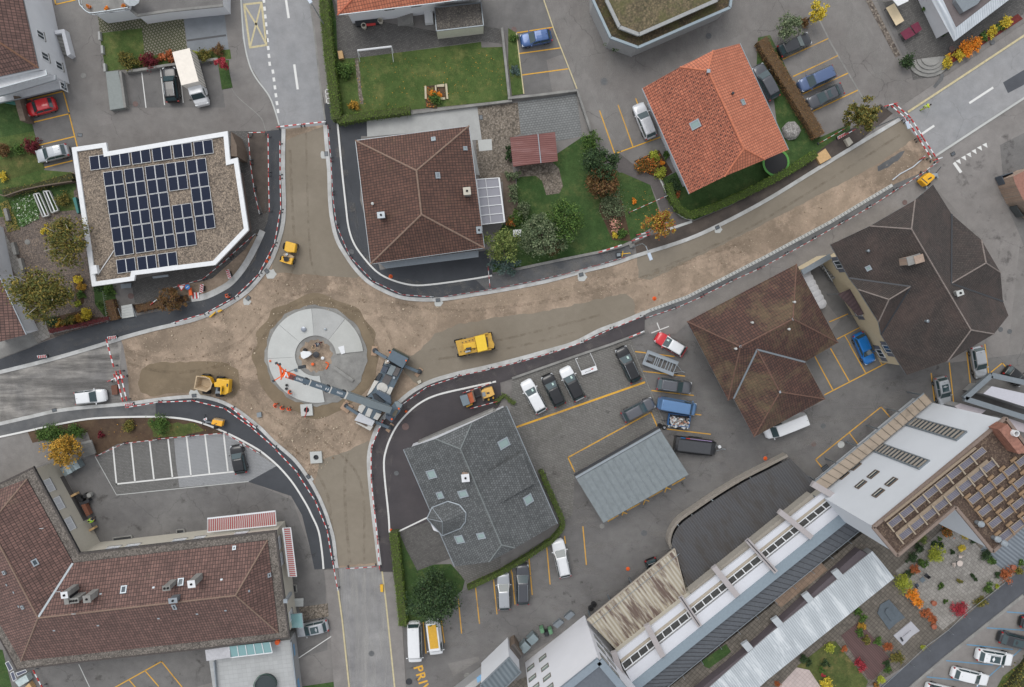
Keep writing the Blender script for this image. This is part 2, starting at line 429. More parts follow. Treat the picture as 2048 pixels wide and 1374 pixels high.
cSE=cr([(759,1130),(753,1080),(747,1030),(740,963),(738,913),(747,873),(762,842),(790,812),(824,783),(862,763),(912,748),(962,737),(1023,722),(1099,701),(1149,686),(1199,661),(1240,646),(1290,625)])
cDR=[(1284,628),(1299,621),(1374,594),(1449,556),(1536,511),(1661,444),(1785,370)]
sheet('road',q(0,1,[(-140,-60),(430,-60),(470,280),(510,650),(555,1000)])+[(566,262)]+q(0,1,[(185,1000),(150,880),(100,760),(0,600),(-60,500),(-110,300),(-125,0)]),.004,A_ROAD)
sheet('road',[(1790,240),(1816,224),(2047,72),(2200,-30),(2200,100),(2047,197),(1871,312),(1850,345)],.004,A_ROAD)
sheet('road',[(674,1136),(757,1130),(764,1142),(772,1205),(780,1290),(789,1374),(796,1440),(706,1440),(698,1372),(690,1300),(684,1237),(676,1170)],.004,A_ROAD2)
sheet('road',cNW[-40:]+[(-20,852)]+cSW[:22]+[(250,800),(240,730),(244,676)],.004,A_PALE)
site=cNW[:72]+[(246,690),(255,740),(259,800)]+cSW[22:]+cSE+cDR[1:]+[(1850,345),(1872,318),(1800,238)]+cNE[::-1]
sheet('earthwork',site,.008,SOIL)
sheet('rolled_sand',rough_edge(cNW[2:33]+[(545,545),(600,548),(660,552),(715,556)]+cNE[:38][::-1],8,1.2,3),.012,SAND)
sheet('rolled_sand',rough_edge([(800,722),(842,700),(868,668),(920,648),(1000,634),(1080,625),(1160,606),(1250,588),(1268,600),(1272,634)]+cSE[::-1][9:52]+[(835,770),(812,745)],9,2.0,4),.012,SAND)
sheet('rolled_sand',rough_edge([(1274,511),(1374,481),(1449,447),(1535,401),(1636,339),(1720,288),(1802,240),(1833,274),(1750,331),(1640,388),(1560,432),(1480,472),(1390,515),(1300,560),(1278,556)],9,1.4,5),.012,SAND)
sheet('rolled_sand',rough_edge([(628,978),(640,920),(700,900),(738,880),(741,963),(748,1030),(757,1126),(676,1132),(668,1080),(650,1020)],9,1.6,6),.012,SAND)
sheet('damp_earth',rough_edge(cr([(280,750),(300,728),(360,724),(420,722),(470,735),(480,770),(465,795),(430,790),(360,786),(300,792),(276,775)],5,True),7,2,8),.012,WET)
ring=[(632+math.cos(a*math.pi/30)*125*(1+.05*math.sin(a*1.7)),712+math.sin(a*math.pi/30)*122*(1+.04*math.cos(a*2.3)))for a in range(60)]
sheet('damp_earth',cr([p for p in ring[::2]if not(p[0]>700 and p[1]>790)],4,True),.010,WET)
sheet('dark_subsoil_patch',rough_edge([(1755,333),(1795,308),(1810,300),(1800,318),(1775,335),(1757,343)],6,1.2,9),.012,A_NEW3)
for c,w in((cNW,.5),(cSW,.46),(cNE,.5),(cSE,.56)):ribbon('kerb',c,w,0,.13,KERB)
cNWo=[(-20,724),(0,718),(62,695),(82,686),(140,664),(225,641),(275,631),(350,616),(382,604),(425,591),(467,564),(490,544),(511,519),(524,470),(535,444),(538,424),(537,344),(534,262)]
sheet('pavement',cNWo+cNW,.10,A_NEW,.10)
ribbon('kerb',cr(q(1,0,[(1530,1015),(1640,995),(1760,940),(1850,880),(1950,760),(2040,600),(2100,470)])),.8,.0,.15,KERB)
iSW=cr([(-20,878),(50,863),(100,852),(175,838),(250,834),(325,834),(375,839),(412,849),(462,870),(511,896),(537,915),(562,938),(587,968),(612,1008),(623,1030),(637,1062),(644,1105),(647,1138)])
sheet('pavement',iSW+cSW[::-1],.10,A_NEW3)
sheet('pavement',iSW[24:]+cSW[24:][::-1],.101,A_NEW,.10)
sheet('forecourt',[(495,963),(552,931)]+iSW[56:]+[(629,1139),(619,1092),(604,1030),(582,992)],.008,A_NEW)
ribbon('kerb',iSW,.24,0,.125,WHITEP)
wNE=cr([(675,247),(684,342),(691,406),(697,454),(709,489),(732,521),(757,546),(787,561),(824,570),(862,569),(937,559),(984,551)])
sheet('pavement',cNE[:90]+[(1268,482),(1239,494),(1199,504),(1124,519),(1024,540),(984,549)]+wNE[::-1]+[(671,247),(665,207),(650,207)],.10,A_NEW3,.10)
sheet('pavement',cNE[:68]+[(949,557)]+wNE[:-4][::-1]+[(671,247),(665,207),(650,207)],.104,A_NEW)
sheet('forecourt',wNE+[(985,548),(975,500),(760,540),(720,400),(722,272),(735,272),(733,241),(671,247)],.02,A_NEW)
ribbon('kerb',wNE,.22,0,.135,WHITEP)
sheet('verge_subsoil',cNE[90:]+[(1761,208),(1711,252),(1651,292),(1586,342),(1535,371),(1460,412),(1391,441),(1346,462),(1299,471),(1270,486)],.06,BSOIL,.06)
sheet('pavement',cSE+[(1289,663),(1224,688),(1149,713),(1024,757),(1000,765),(1003,800),(993,822),(840,884),(820,905),(880,1035),(797,1063),(781,1070),(785,1143),(760,1143)],.10,A_NEW2,.10)
wSE=cr([(779,1065),(777,1030),(768,938),(772,900),(787,863),(807,835),(837,808),(874,790),(937,775),(992,763)])
ribbon('kerb',wSE,.24,.1,.135,WHITEP)
ribbon('kerb',[(797,1063),(855,1035)],.2,.1,.14,WHITEP)
sheet('trench_bed',cDR+[(1846,344),(1736,417),(1649,466),(1536,528),(1449,569),(1374,609),(1274,646)],.012,A_NEW3)
sheet('pavement',[(1290,655),(1374,612),(1449,572),(1536,531),(1649,469),(1736,420),(1850,347),(1877,330),(1885,375),(1668,505),(1600,545),(1376,645),(1352,668),(1300,668)],.05,A_PAVE,.05)
mb=MB();ribbon_mb(mb,cDR,.42,0,.10,0);tot=0
for a,b in zip(cDR[1:-1],cDR[2:]):
 A,B=P(*a,.104),P(*b,.104);L=(B-A).length;d=(B-A).normalized();s=Vector((-d.y,d.x,0))
 t=.2
 while t<L-.2:
  c=A+d*t
  for o_ in(-.1,.1):
   e=c+s*o_;mb.add([e-d*.14-s*.035,e+d*.14-s*.035,e+d*.14+s*.035,e-d*.14+s*.035],[[0,1,2,3]],1)
  t+=.5
o=mb.build('drain_channel',[CONC,DARKM],org=(0,0,0));tag(o,'long slotted concrete drainage channel along the south edge of the dug-up road','drain channel')
sheet('pavement',[(620,-20),(640,-20),(652,100),(665,205),(650,207),(639,162),(629,70)],.10,A_PAVE,.10)
ribbon('kerb',q(0,1,[(430,0),(470,280),(510,650),(552,960)]),.22,0,.11,CONC3)
ribbon('kerb',cr(q(0,0,[(1925,-40),(1950,300),(1990,500),(2045,620)])+q(0,1,[(100,760),(150,880),(185,1000)])),.18,0,.05,CONC)
ribbon('kerb',cr(q(0,0,[(1745,330),(1820,600),(1880,750),(2045,900)])+q(0,1,[(50,960),(75,1040)])),.10,0,.02,CONC3)
ribbon('kerb',[(1816,224),(1900,169),(2047,72),(2200,-30)],.28,0,.10,CREAMP)
ribbon('kerb',[(1871,312),(1955,257),(2047,197),(2200,95)],.28,0,.10,CONC)
sheet('pavement',[(1700,298),(1816,226),(2047,74),(2200,-28),(2200,-60),(2047,48),(1880,160),(1800,215)],.09,A_PAVE,.09)
sheet('yard_asphalt',[(1871,314),(2047,199),(2200,100),(2200,300),(2047,420),(2010,760),(1820,760),(2015,630),(1966,480),(1868,372)],.006,A_PAVE)
sheet('pavement',[(648,1140),(676,1138),(684,1237),(698,1372),(706,1440),(680,1440),(668,1374),(655,1200)],.09,A_PAVE,.09)
sheet('pavement',[(785,1144),(805,1256),(812,1374),(818,1440),(796,1440),(789,1372),(780,1290),(772,1205),(764,1144)],.09,A_PAVE,.09)
ribbon('kerb',[(676,1180),(684,1237),(698,1372),(704,1440)],.2,.0,.10,CREAMP)
ribbon('kerb',[(764,1142),(772,1205),(789,1372),(795,1440)],.2,.0,.10,CREAMP)
sheet('yard_asphalt',[(1010,830),(1290,663),(1376,645),(1470,800),(1510,875),(1650,800),(1612,722),(1680,640),(1600,540),(1668,505),(1780,720),(1905,725),(2100,700),(2100,860),(1850,860),(1600,1000),(1340,1100),(1170,1240),(920,1390),(815,1390),(806,1250),(930,1180),(1120,1060)],.006,A_DARK)
sheet('yard_asphalt',[(150,900),(188,911),(497,962),(585,1000),(618,1092),(650,1140),(655,1300),(300,1400),(0,1400),(60,940)],.006,A_DARK)
sheet('yard_asphalt',[(900,0),(1020,0),(1085,-10),(1156,182),(1045,192),(1010,62),(900,60)],.006,A_DARK)
sheet('yard_asphalt',[(30,190),(130,170),(158,320),(85,345),(62,250)],.006,A_DARK)
sheet('yard_asphalt',[(250,140),(440,118),(450,215),(262,215)],.004,A_DARK)
sheet('yard_asphalt',[(2100,240),(2000,290),(2010,400),(2060,520),(2100,520)],.010,A_DARK)
sheet('parking_paving',[(190,913),(233,889),(450,865),(553,932),(497,963),(358,976),(233,990)],.012,PAVERD)
sheet('parking_paving',[(348,877),(450,865),(553,932),(497,963),(359,975),(352,925)],.016,PAVERL)
ribbon('kerb',[(190,913),(233,990),(497,963)],.1,0,.04,CONC)
marks('parking_lines',[[(226,895),(233,968),(470,943)]]+[[(a,b),(c,d)]for a,b,c,d in((262,886,270,964),(299,882,308,960),(336,878,345,956),(373,874,382,952),(410,870,419,947),(447,866,456,944),(487,883,492,930))],WHITEP,.028,.2)
sheet('parking_paving',[(1024,760),(1149,716),(1224,690),(1262,676),(1330,845),(1150,945),(1145,1030),(1120,1045),(1020,830)],.012,PAVER)
sheet('parking_paving',[(1145,1030),(1120,1045),(1080,940),(1150,945)],.010,PAVER)
ribbon('kerb',[(1024,757),(1149,713),(1224,688),(1290,663)],.3,0,.3,CONC3)
ribbon('kerb',[(1262,690),(1330,850)],.08,0,.03,CONC3)
marks('parking_lines',q(2,2,[(35,665),(1065,305)])and[q(2,2,[(35,665),(1065,305)])],YELP,.02,.26)
marks('parking_lines',[q(2,2,[(500,1020),(448,908),(1112,545),(1160,655)])],YELP,.024,.16)
marks('parking_lines',[q(2,2,a)for a in([(985,60),(1300,100)],[(1050,218),(1385,257)],[(1115,372),(1455,412)],[(1465,562),(1515,568)],[(1240,680),(1590,722)],[(1385,1070),(1280,1130)],[(1205,1170),(1095,1232)],[(1025,1275),(920,1332)],[(1210,1140),(1270,1162)],[(1035,1235),(1098,1258)],[(865,1340),(922,1358)])]+[q(3,2,a)for a in([(852,2),(765,52)],)],YELP,.02,.14)
marks('parking_lines',[q(2,2,a)for a in([(1240,1135),(1222,1188)],[(1070,1235),(1050,1285)],[(895,1330),(880,1372)])],YELP,.024,.14)
marks('parking_lines',[q(3,2,a)for a in([(567,90),(595,400)],[(420,168),(428,230)],[(278,255),(305,557)],[(135,335),(162,640)],[(0,455),(24,715)])]+[q(3,1,a)for a in([(2040,430),(2045,470)],[(1900,515),(1928,795)],[(1755,568),(1788,870)],[(1618,672),(1645,948)],[(1335,830),(1360,1108)],[(1480,830),(1508,1025)])],YELP,.02,.14)
marks('parking_lines',[q(2,3,a)for a in([(450,408),(1018,115)],[(375,100),(518,365)],[(500,35),(650,298)],[(650,0),(780,230)],[(870,90),(912,165)],[(1305,232),(1332,455)],[(1450,148),(1485,465)],[(1590,65),(1625,370)],[(1735,0),(1765,235)])],YELP,.02,.14)
marks('parking_lines',[q(2,3,[(458,1018),(380,925),(905,503),(980,590)]),q(2,3,[(1770,237),(1875,152),(1940,225)])],YELP,.024,.14)
marks('parking_lines',[q(2,3,[(652,712),(720,802)]),q(1,3,[(490,1200),(640,1135)]),q(1,3,[(615,1310),(660,1385)])],YELP,.02,.12)
marks('parking_lines',[q(1,3,[(555,1335),(742,1240),(780,1310)])],YELP,.024,.12)
marks('parking_lines',[q(0,0,[(205,802),(505,730),(550,892)]),q(0,0,[(258,980),(552,910),(640,1260)])],YELP,.024,.14)
marks('parking_lines',[q(0,0,[(310,1162),(595,1092)]),q(0,0,[(345,1342),(580,1285)])],YELP,.02,.14)
marks('parking_lines',[q(0,0,a)for a in([(1132,565),(1168,862)],[(1282,545),(1316,840)],[(1435,525),(1466,822)])],WHITEP,.02,.12)
marks('parking_lines',[q(0,0,[(435,-20),(445,35),(600,0)])],YELP,.024,.14)
marks('parking_lines',[q(0,2,a)for a in([(40,262),(325,218)],[(60,428),(388,383)],[(80,600),(450,550)],[(848,838),(968,1175)],[(988,785),(1005,830)],[(1103,1098),(1108,1125)])],YELP,.02,.14)
marks('parking_lines',[q(0,2,[(702,888),(822,1230),(1185,1098)])],YELP,.024,.14)
marks('parking_lines',[q(0,3,a)for a in([(118,475),(482,308)],[(200,612),(558,445)],[(278,752),(640,585)],[(358,890),(718,722)])],YELP,.02,.14)
marks('parking_lines',[q(3,0,[(900,1390),(1292,1172),(1455,1375)]),q(3,0,[(1160,1245),(1270,1372)]),q(3,0,[(1032,1318),(1085,1380)])],YELP,.024,.14)
marks('parking_lines',[q(3,3,a)for a in([(1910,775),(2100,790)],[(1750,903),(2100,925)],[(1590,1037),(1960,1075)],[(1425,1165),(1800,1200)],[(1270,1295),(1560,1325)],[(1960,1130),(2060,1040)],[(1770,1290),(1870,1200)],[(1640,1400),(1700,1350)])],BLUEP,.02,.14)
marks('parking_lines',[q(3,1,[(600,972),(340,1145)]),q(0,1,[(620,712),(553,717),(567,828),(625,820)]),q(0,1,[(555,752),(620,748)]),q(0,1,[(560,790),(620,785)])],WHITEP,.11,.12)
marks('parking_lines',[q(1,2,[(1115,1288),(1255,1235)]),q(1,2,[(1160,1205),(1182,1260)])],WHITEP,.105,.14)
mm=[]
for k in range(15):
 a=q(0,1,[(60+k*5.9+(k>8)*k*2.2,-10+k*63)])[0];mm.append([a,(a[0]+1.2,a[1]+8),.32])
marks('road_marking',mm,WHITEP,.012)
marks('road_marking',[q(0,1,[(240,0),(262,145)])+[.3],q(0,1,[(306,515),(334,715)])+[.3],q(0,3,[(1610,825),(1802,700)])+[.3],q(0,3,[(1230,1072),(1330,1005)])+[.3],q(0,3,[(1488,1300),(1545,1380)])+[.4]],WHITEP,.012)
tri=MB()
for x,y in((1740,1160),(1697,1183),(1653,1210),(1612,1237),(1570,1262),(1527,1290)):
 tri.add([P(*p,.012)for p in q(0,3,[(x-26,y-2),(x+8,y-18),(x+16,y+22)])],[[0,2,1]])
o=tri.build('road_marking',WHITEP,org=(0,0,0));o['kind']='structure'
marks('road_marking',[[(488,9),(523,5),(533,90),(500,95),(488,9)]],CREAMP,.012,.25)
marks('road_marking',[[(488,9),(512,48),(500,95)],[(523,5),(512,48),(533,90)]],CREAMP,.016,.22)
marks('road_marking',[q(0,2,[(632,725),(700,880)])+[.1],q(0,2,[(725,930),(815,1210)])+[.08]],CONC3,.012)
marks('road_marking',[q(3,0,[(630,1195),(720,1385)])],CONC,.012,.1)
ribbon('kerb',q(0,2,[(255,0),(340,250),(520,710)]),.15,0,.04,CREAMP)
ribbon('kerb',q(0,2,[(35,262),(95,750)]),.15,0,.06,CREAMP)
ribbon('kerb',q(0,3,[(415,165),(500,340),(640,580),(770,800)]),.2,0,.012,CONC3)
def text_on_ground(name,s,org,ang,size,mat,z):
 cu=bpy.data.curves.new(name,'FONT');cu.body=s;cu.size=size;cu.space_character=1.15;cu.offset=.03
 t=bpy.data.objects.new(name,cu);C.objects.link(t);t.location=P(*org,z);t.rotation_euler=(0,0,ang)
 bpy.context.view_layer.update()
 me=bpy.data.meshes.new_from_object(t.evaluated_get(bpy.context.evaluated_depsgraph_get()))
 bpy.data.objects.remove(t);me.materials.clear();me.materials.append(mat)
 o=bpy.data.objects.new(name,me);C.objects.link(o);return o
o=text_on_ground('road_lettering','PRIVAT',(827,1339),math.radians(-75),1.55,YELP,.016);o.location=P(827,1334,.016);o.rotation_euler=(0,0,math.radians(-73));o.scale=(1.15,1.15,1);o['kind']='structure'
for nm,pts,m,z in(('asphalt_patch',q(0,0,[(780,910),(905,925),(905,985),(790,1010)]),A_PAVE,.010),('asphalt_patch',q(0,0,[(1465,110),(1790,60),(1830,395),(1505,420)]),A_BLUE,.004),('asphalt_patch',q(0,3,[(1880,660),(2045,560),(2100,600),(2045,680),(1920,745)]),A_BLUE,.012),('asphalt_patch',q(0,3,[(1320,690),(1375,620),(1380,590),(1410,590),(1400,640),(1335,710)]),A_NEW3,.094),('asphalt_patch',q(0,2,[(275,480),(405,435),(500,710),(325,745)]),A_OLD,.012),('asphalt_patch',q(3,1,[(1535,1190),(1780,1130),(1790,1160),(1580,1290)]),A_OLD,.012)):
 sheet(nm,pts,z,m)
sheet('paved_yard',q(0,0,[(780,120),(1465,115),(1500,430),(1150,460),(1130,230),(800,260)]),.006,PAVERW)
SLATEG=ground('slate_paving',(126,131,136),(134,139,144),s2=4,fine=.04)
sheet('paved_yard',q(0,0,[(1465,110),(1790,60),(1830,395),(1505,420)]),.010,SLATEG)
marks('drain_strip',[q(0,0,[(1495,325),(1808,282)])],DARKM,.014,.25)
sheet('lawn',q(0,0,[(795,265),(1135,225),(1158,445),(1160,500),(940,560),(845,570)]),.02,GR1,.0)
sheet('planting_bed',q(0,0,[(1158,445),(1500,425),(1840,395),(1850,470),(1610,490),(1300,520),(960,560),(940,552),(1160,490)]),.03,GR1)
sheet('planting_bed',q(0,0,[(1740,480),(1830,480),(1830,560),(1860,700),(1775,715)]),.06,GR2,.06)
sheet('lawn',[(-60,190),(52,200),(68,262),(0,275),(-60,280)],.02,GR2)
sheet('planting_bed',[(-60,275),(68,262),(88,340),(145,345),(150,420),(-60,440)],.016,GR1)
sheet('meadow_patch',[(0,320),(80,300),(90,338),(20,358),(-40,350)],.022,GR3)
sheet('gravel_yard',[(-60,350),(150,345),(160,380),(180,560),(215,575),(210,640),(82,684),(-60,720)],.012,GRAVP)
sheet('planting_bed',[(0,378),(60,370),(150,350),(152,378),(118,400),(60,440),(30,460),(0,420)],.02,GR2)
sheet('path_slabs',q(1,0,[(0,420),(40,490),(200,800),(160,900),(0,560)]),.02,SLAB)
sheet('planting_bed',q(1,0,[(580,830),(640,810),(680,950),(670,1050),(610,1080),(600,960)]),.03,GARD)
sheet('planting_bed',q(1,0,[(350,1180),(640,1110),(760,1160),(870,1165),(380,1290)]),.03,GARD)
sheet('planting_bed',q(1,0,[(750,920),(900,900),(960,1140),(890,1180),(830,1150),(760,1060)]),.03,GR2)
sheet('paved_yard',[(-60,640),(55,660),(105,655),(80,684),(62,694),(0,716),(-60,730)],.022,CONC3)
sheet('paved_yard',q(1,0,[(230,1240),(360,1180),(400,1320),(300,1370)]),.03,SLAB)
sheet('paved_yard',[(262,561),(270,606),(315,606),(350,616),(382,604),(425,591),(467,564),(490,544),(511,519),(524,470),(535,444),(538,424),(537,344),(534,262),(455,262),(455,340),(400,530)],.014,PAVERS)
sheet('earth_strip',q(1,0,[(2060,480),(1960,620),(1700,850),(1600,880),(1480,900),(1400,960),(1530,1015),(1640,995),(1760,940),(1850,880),(1950,760),(2040,600)]),.022,SOIL)
sheet('earth_strip',[(496,264),(532,262),(537,344),(537,420),(527,430),(516,400),(503,344)],.02,BSOIL)
sheet('entrance_yard',q(1,0,[(940,900),(1050,890),(1080,1050),(985,1075),(960,1000)]),.03,A_OLD)
sheet('planting_bed',q(1,0,[(1060,1060),(1240,1040),(1500,980),(1520,1030),(1100,1130)]),.04,GARD)
sheet('planting_bed',q(2,0,[(220,700),(700,600),(1000,583),(1300,583),(1500,605),(1650,645),(1790,710),(940,800),(765,895),(700,705),(260,790)]),.03,GARD)
sheet('lawn',rough_edge(q(2,0,[(1180,620),(1560,640),(1640,690),(1400,745),(1230,745)]),8,2,11),.034,GR3)
sheet('paved_yard',q(0,1,[(600,-40),(700,120),(1440,250),(1830,210),(1950,230),(1975,350),(1800,330),(790,465),(655,470),(640,200)]),.012,PAVERS)
sheet('lawn',q(0,1,[(640,470),(790,465),(1800,335),(1805,380),(1970,375),(2020,800),(1235,880),(680,920),(655,700)]),.02,GR1)
sheet('planting_bed',q(0,1,[(640,150),(655,470),(680,920),(640,960),(560,300),(560,-50),(600,-50)]),.018,GR2)
sheet('path_slabs',rough_edge(q(0,1,[(790,470),(820,470),(860,830),(830,830)]),8,1,12),.03,COBBLE)
sheet('planting_bed',q(0,1,[(1350,690),(1440,680),(1530,680),(1535,790),(1445,800),(1450,870),(1360,860)]),.05,GARD)
sheet('planting_bed',q(0,2,[(-30,225),(35,262),(95,750),(0,765),(-30,500)]),.05,GR1,.05)
sheet('terrace_slab',q(0,1,[(885,965),(1770,852),(1806,1118),(1730,1122),(1790,1400),(1700,1400),(1600,1030),(890,1095)]),.05,CONC2,.05)
sheet('gravel_yard',q(0,1,[(1775,855),(2100,820)])+q(0,2,[(50,820),(70,1070),(0,1100)])+[(1024,330),(1030,360),(1000,364),(958,364),(952,290)],.012,COBBLE)
sheet('parking_paving',q(0,2,[(45,810),(515,745),(560,1090),(360,1130),(240,1110),(70,1070)]),.016,bricks('pavers_bluegrey',(136,138,138),(126,128,128),(96,98,96),.4,.3,.03,off=.5,rot=-.15,var=.08))
sheet('path_slabs',q(0,1,[(1775,1120),(1885,1112),(1890,1200),(1785,1210)]),.03,CONC)
sheet('lawn',[(1080,330),(1170,270),(1238,345),(1265,345),(1300,368),(1325,440),(1280,470),(1240,492),(1199,502),(1124,517),(1024,538),(985,545),(990,480),(1030,400),(1034,358)],.02,GR2)
sheet('paved_yard',q(1,2,[(30,40),(190,30),(240,70),(275,185),(380,170),(408,110),(375,-30),(300,-100),(60,-40)]),.026,COBBLE)
sheet('paved_yard',[(1000,345),(1030,352),(1040,440),(1010,450),(1005,360)],.028,WOODG)
sheet('garden_path',q(1,2,[(720,-60),(870,0),(1110,105),(1160,220),(1200,330),(1300,440),(1440,385),(1350,350),(1280,270),(1220,130),(1180,50),(1090,-20),(960,-70),(860,-150),(800,-110)]),.024,ground('path_tar',(98,93,92),(106,101,99)))
ribbon('kerb',cr(q(1,2,[(1180,50),(1220,130),(1280,270),(1350,350),(1440,385)])),.18,0,.14,CONC)
ribbon('kerb',q(1,2,[(0,785),(400,700),(700,640),(860,600),(960,560)]),.35,0,.35,CONC3)
ribbon('kerb',q(1,2,[(1220,470),(1440,395)]),.35,0,.15,CONC)
sheet('planting_bed',[(1200,405),(1243,400),(1262,482),(1225,480),(1198,420)],.028,GARD)
sheet('planting_bed',[(1268,322),(1318,300),(1345,345),(1325,358),(1300,350)],.05,GARD,.05)
sheet('lawn',[(1324,358),(1380,330),(1560,300),(1548,200),(1510,190),(1516,75),(1540,70),(1560,110),(1640,275),(1700,248),(1701,262),(1645,300),(1580,342),(1535,368),(1460,410),(1388,440),(1372,430),(1345,400)],.02,GR2)
sheet('lawn',[(782,1068),(806,1070),(832,1130),(902,1128),(930,1160),(925,1180),(860,1240),(808,1255),(795,1200)],.02,GR2)
sheet('paved_yard',q(3,1,[(1140,130),(1365,15),(1480,160),(1560,345),(1290,445),(1200,270)]),.03,PAVERS)
sheet('paved_yard',q(3,1,[(1590,410),(1860,350),(1960,330),(1960,420),(1680,540)]),.026,PAVER)
sheet('car_park',[(1740,1374),(1700,1430),(2200,1430),(2200,1000),(2048,1190)],.016,A_PAVE)
sheet('lane',q(3,3,[(900,1374),(1900,545),(2100,370),(2150,500),(2045,650),(1150,1374),(1080,1430),(830,1430)]),.020,A_BLUE)
ribbon('kerb',q(3,3,[(1120,1400),(1400,1160),(2045,645)]),.45,0,.12,CONC3)
sheet('planting_bed',q(3,3,[(1820,1400),(1880,1290),(2100,1120),(2100,1400)]),.03,GR1)
sheet('roof_terrace',q(3,3,[(-2500,1500),(-900,1500),(-500,1374),(0,1374),(800,1374),(1050,1260),(1900,545),(2100,380),(2100,-100),(700,0),(-300,700)]),.012,SLABD)
sheet('roof_terrace',q(3,3,[(1020,450),(1380,130),(1500,60),(1800,380),(1960,470),(1400,920),(1150,700)]),.02,SLAB)
sheet('lawn',q(3,3,[(230,1210),(490,1010),(540,1010),(800,1330),(770,1420),(420,1420)]),.03,GR3)
DECK=corr('wood_deck',(104,80,78),(88,66,64),.28,.85-math.pi/2-.1,rough=.8)
sheet('deck',q(3,3,[(585,965),(735,850),(985,1160),(840,1320),(800,1310)]),.05,DECK,.05)
sheet('patio',q(3,3,[(100,1360),(230,1220),(330,1240),(420,1374),(420,1420),(60,1420)]),.04,PINKT)
sheet('roof_terrace',q(3,3,[(1830,400),(1700,280),(1860,80),(2100,60),(2100,370),(1900,450)]),.024,corr('grey_planks',(130,138,146),(104,112,120),.5,-.65,rough=.8))
sheet('lawn',q(3,1,[(360,1374),(620,1335),(650,1374),(660,1420),(350,1420)]),.03,GR2)
sheet('lawn',[(-60,1290),(5,1300),(30,1400),(-60,1400)],.02,GR2)
sheet('paved_yard',q(3,1,[(340,740),(580,705),(585,810),(380,845)]),.026,COBBLE)
sheet('paved_yard',q(0,3,[(900,20),(1300,-40),(2100,-60),(2045,110),(1560,470),(1380,600),(1160,640),(1120,450)]),.02,PAVERS)
sheet('planting_bed',q(0,3,[(780,0),(830,0),(1060,440),(1020,460)]),.03,gravel('rubble_strip',(150,140,128),(110,100,92),(84,74,68),4))
sheet('planting_bed',q(0,3,[(1390,480),(1500,400),(1700,290),(2000,110),(2040,150),(1700,370),(1430,530)]),.05,plain('red_mulch',(110,44,40),.95,var=.2))
sheet('garden_path',q(0,3,[(870,0),(910,0),(1120,420),(1080,450)]),.03,A_DARK)
def cover(px,py,r,mat,z=.03):
 mb=MB();c=P(px,py,0);mb.lathe((c.x,c.y,0),[(r*1.15,z-.012),(r*1.15,z),(r,z),(r*.97,z-.008),(r*.75,z-.008),(r*.72,z),(.001,z)],24)
 o=mb.build('manhole_cover',mat);return o
MHB=plain('rusty_cast_iron',(112,92,88),.7,var=.2);MHG=plain('grey_cast_iron',(96,98,100),.7,var=.2)
for px,py,r,mt,zz,lab in((811,853,.42,MHB,.13,'large brown manhole cover on the new asphalt right of the crane'),(793,946,.28,MHG,.13,'small grey manhole cover on the new asphalt left of the grey tiled house'),(703,504,.32,MHG,.14,'dark manhole cover on the curved new pavement by the brown hipped house'),(271,896-688+0+0,.3,MHB,.03,'round brown manhole cover in the white-lined parking bays'),(167,151,.3,CONC3,.03,'pale round manhole cover beside the white apartment block'),(743,1307,.35,MHG,.03,'grey manhole cover in the worn south road'),(818,1363,.4,DARKM,.03,'dark manhole cover left of the yellow painted lettering'),(934,1351,.35,CONC3,.03,'pale concrete manhole cover on the drive south of the yellow van'),(1288,1066,.38,MHG,.03,'dark manhole cover in the drive north of the curved retaining wall'),(1204,1052,.3,CONC3,.03,'small pale manhole cover beside the grey carport'),(1682,889,.42,CONC,.03,'pale manhole cover inside the yellow bay by the white factory wall'),(1646,852,.32,MHG,.03,'dark manhole cover on the drive near the white van'),(1627,888,.32,MHB,.03,'brown manhole cover on the drive south of the white van'),(1809,405,.3,MHB,.08,'brown manhole cover on the pavement by the big dark roof'),(1208,163,.42,MHG,.03,'grey manhole cover in a pale patch of the yard left of the orange roof'),(1417,72,.35,MHG,.03,'grey manhole cover on the lane above the orange roof'),(1903,98,.35,MHB,.12,'brown manhole cover next to the orange flower bed'),(1984,85,.3,MHG,.12,'grey manhole cover between the yellow flower beds and the street'),(2001,659,.3,MHG,.03,'first of two manhole covers below the big dark roof, the left one'),(2019,663,.3,MHG,.03,'second of two manhole covers below the big dark roof, the right one'),(262,592,.34,MHB,.05,'brown manhole cover in the entrance yard below the solar roof'),(55,484,.3,CONC3,.05,'pale round cover in the gravel garden under the birches'),(1028,59,.3,MHB,.04,'brown manhole cover by the corner of the three yellow bays left of the lane')):
 tag(cover(px,py,r,mt,zz),lab,'manhole cover')
def gully(px,py,a,lab,z=.05,s=.5,haunch=None):
 mb=MB();c=P(px,py,0);mb.box((c.x,c.y,z-.02),(s,s*.8,.04),a,0)
 R=Matrix.Rotation(a,3,'Z')
 for k in range(5):
  v=R@Vector(((k-2)*s*.17,0,0));mb.box((c.x+v.x,c.y+v.y,z+.004),(s*.06,s*.6,.012),a,1)
 tag(mb.build('gully_grate',[DARKM,GREYM]),lab,'gully grate')
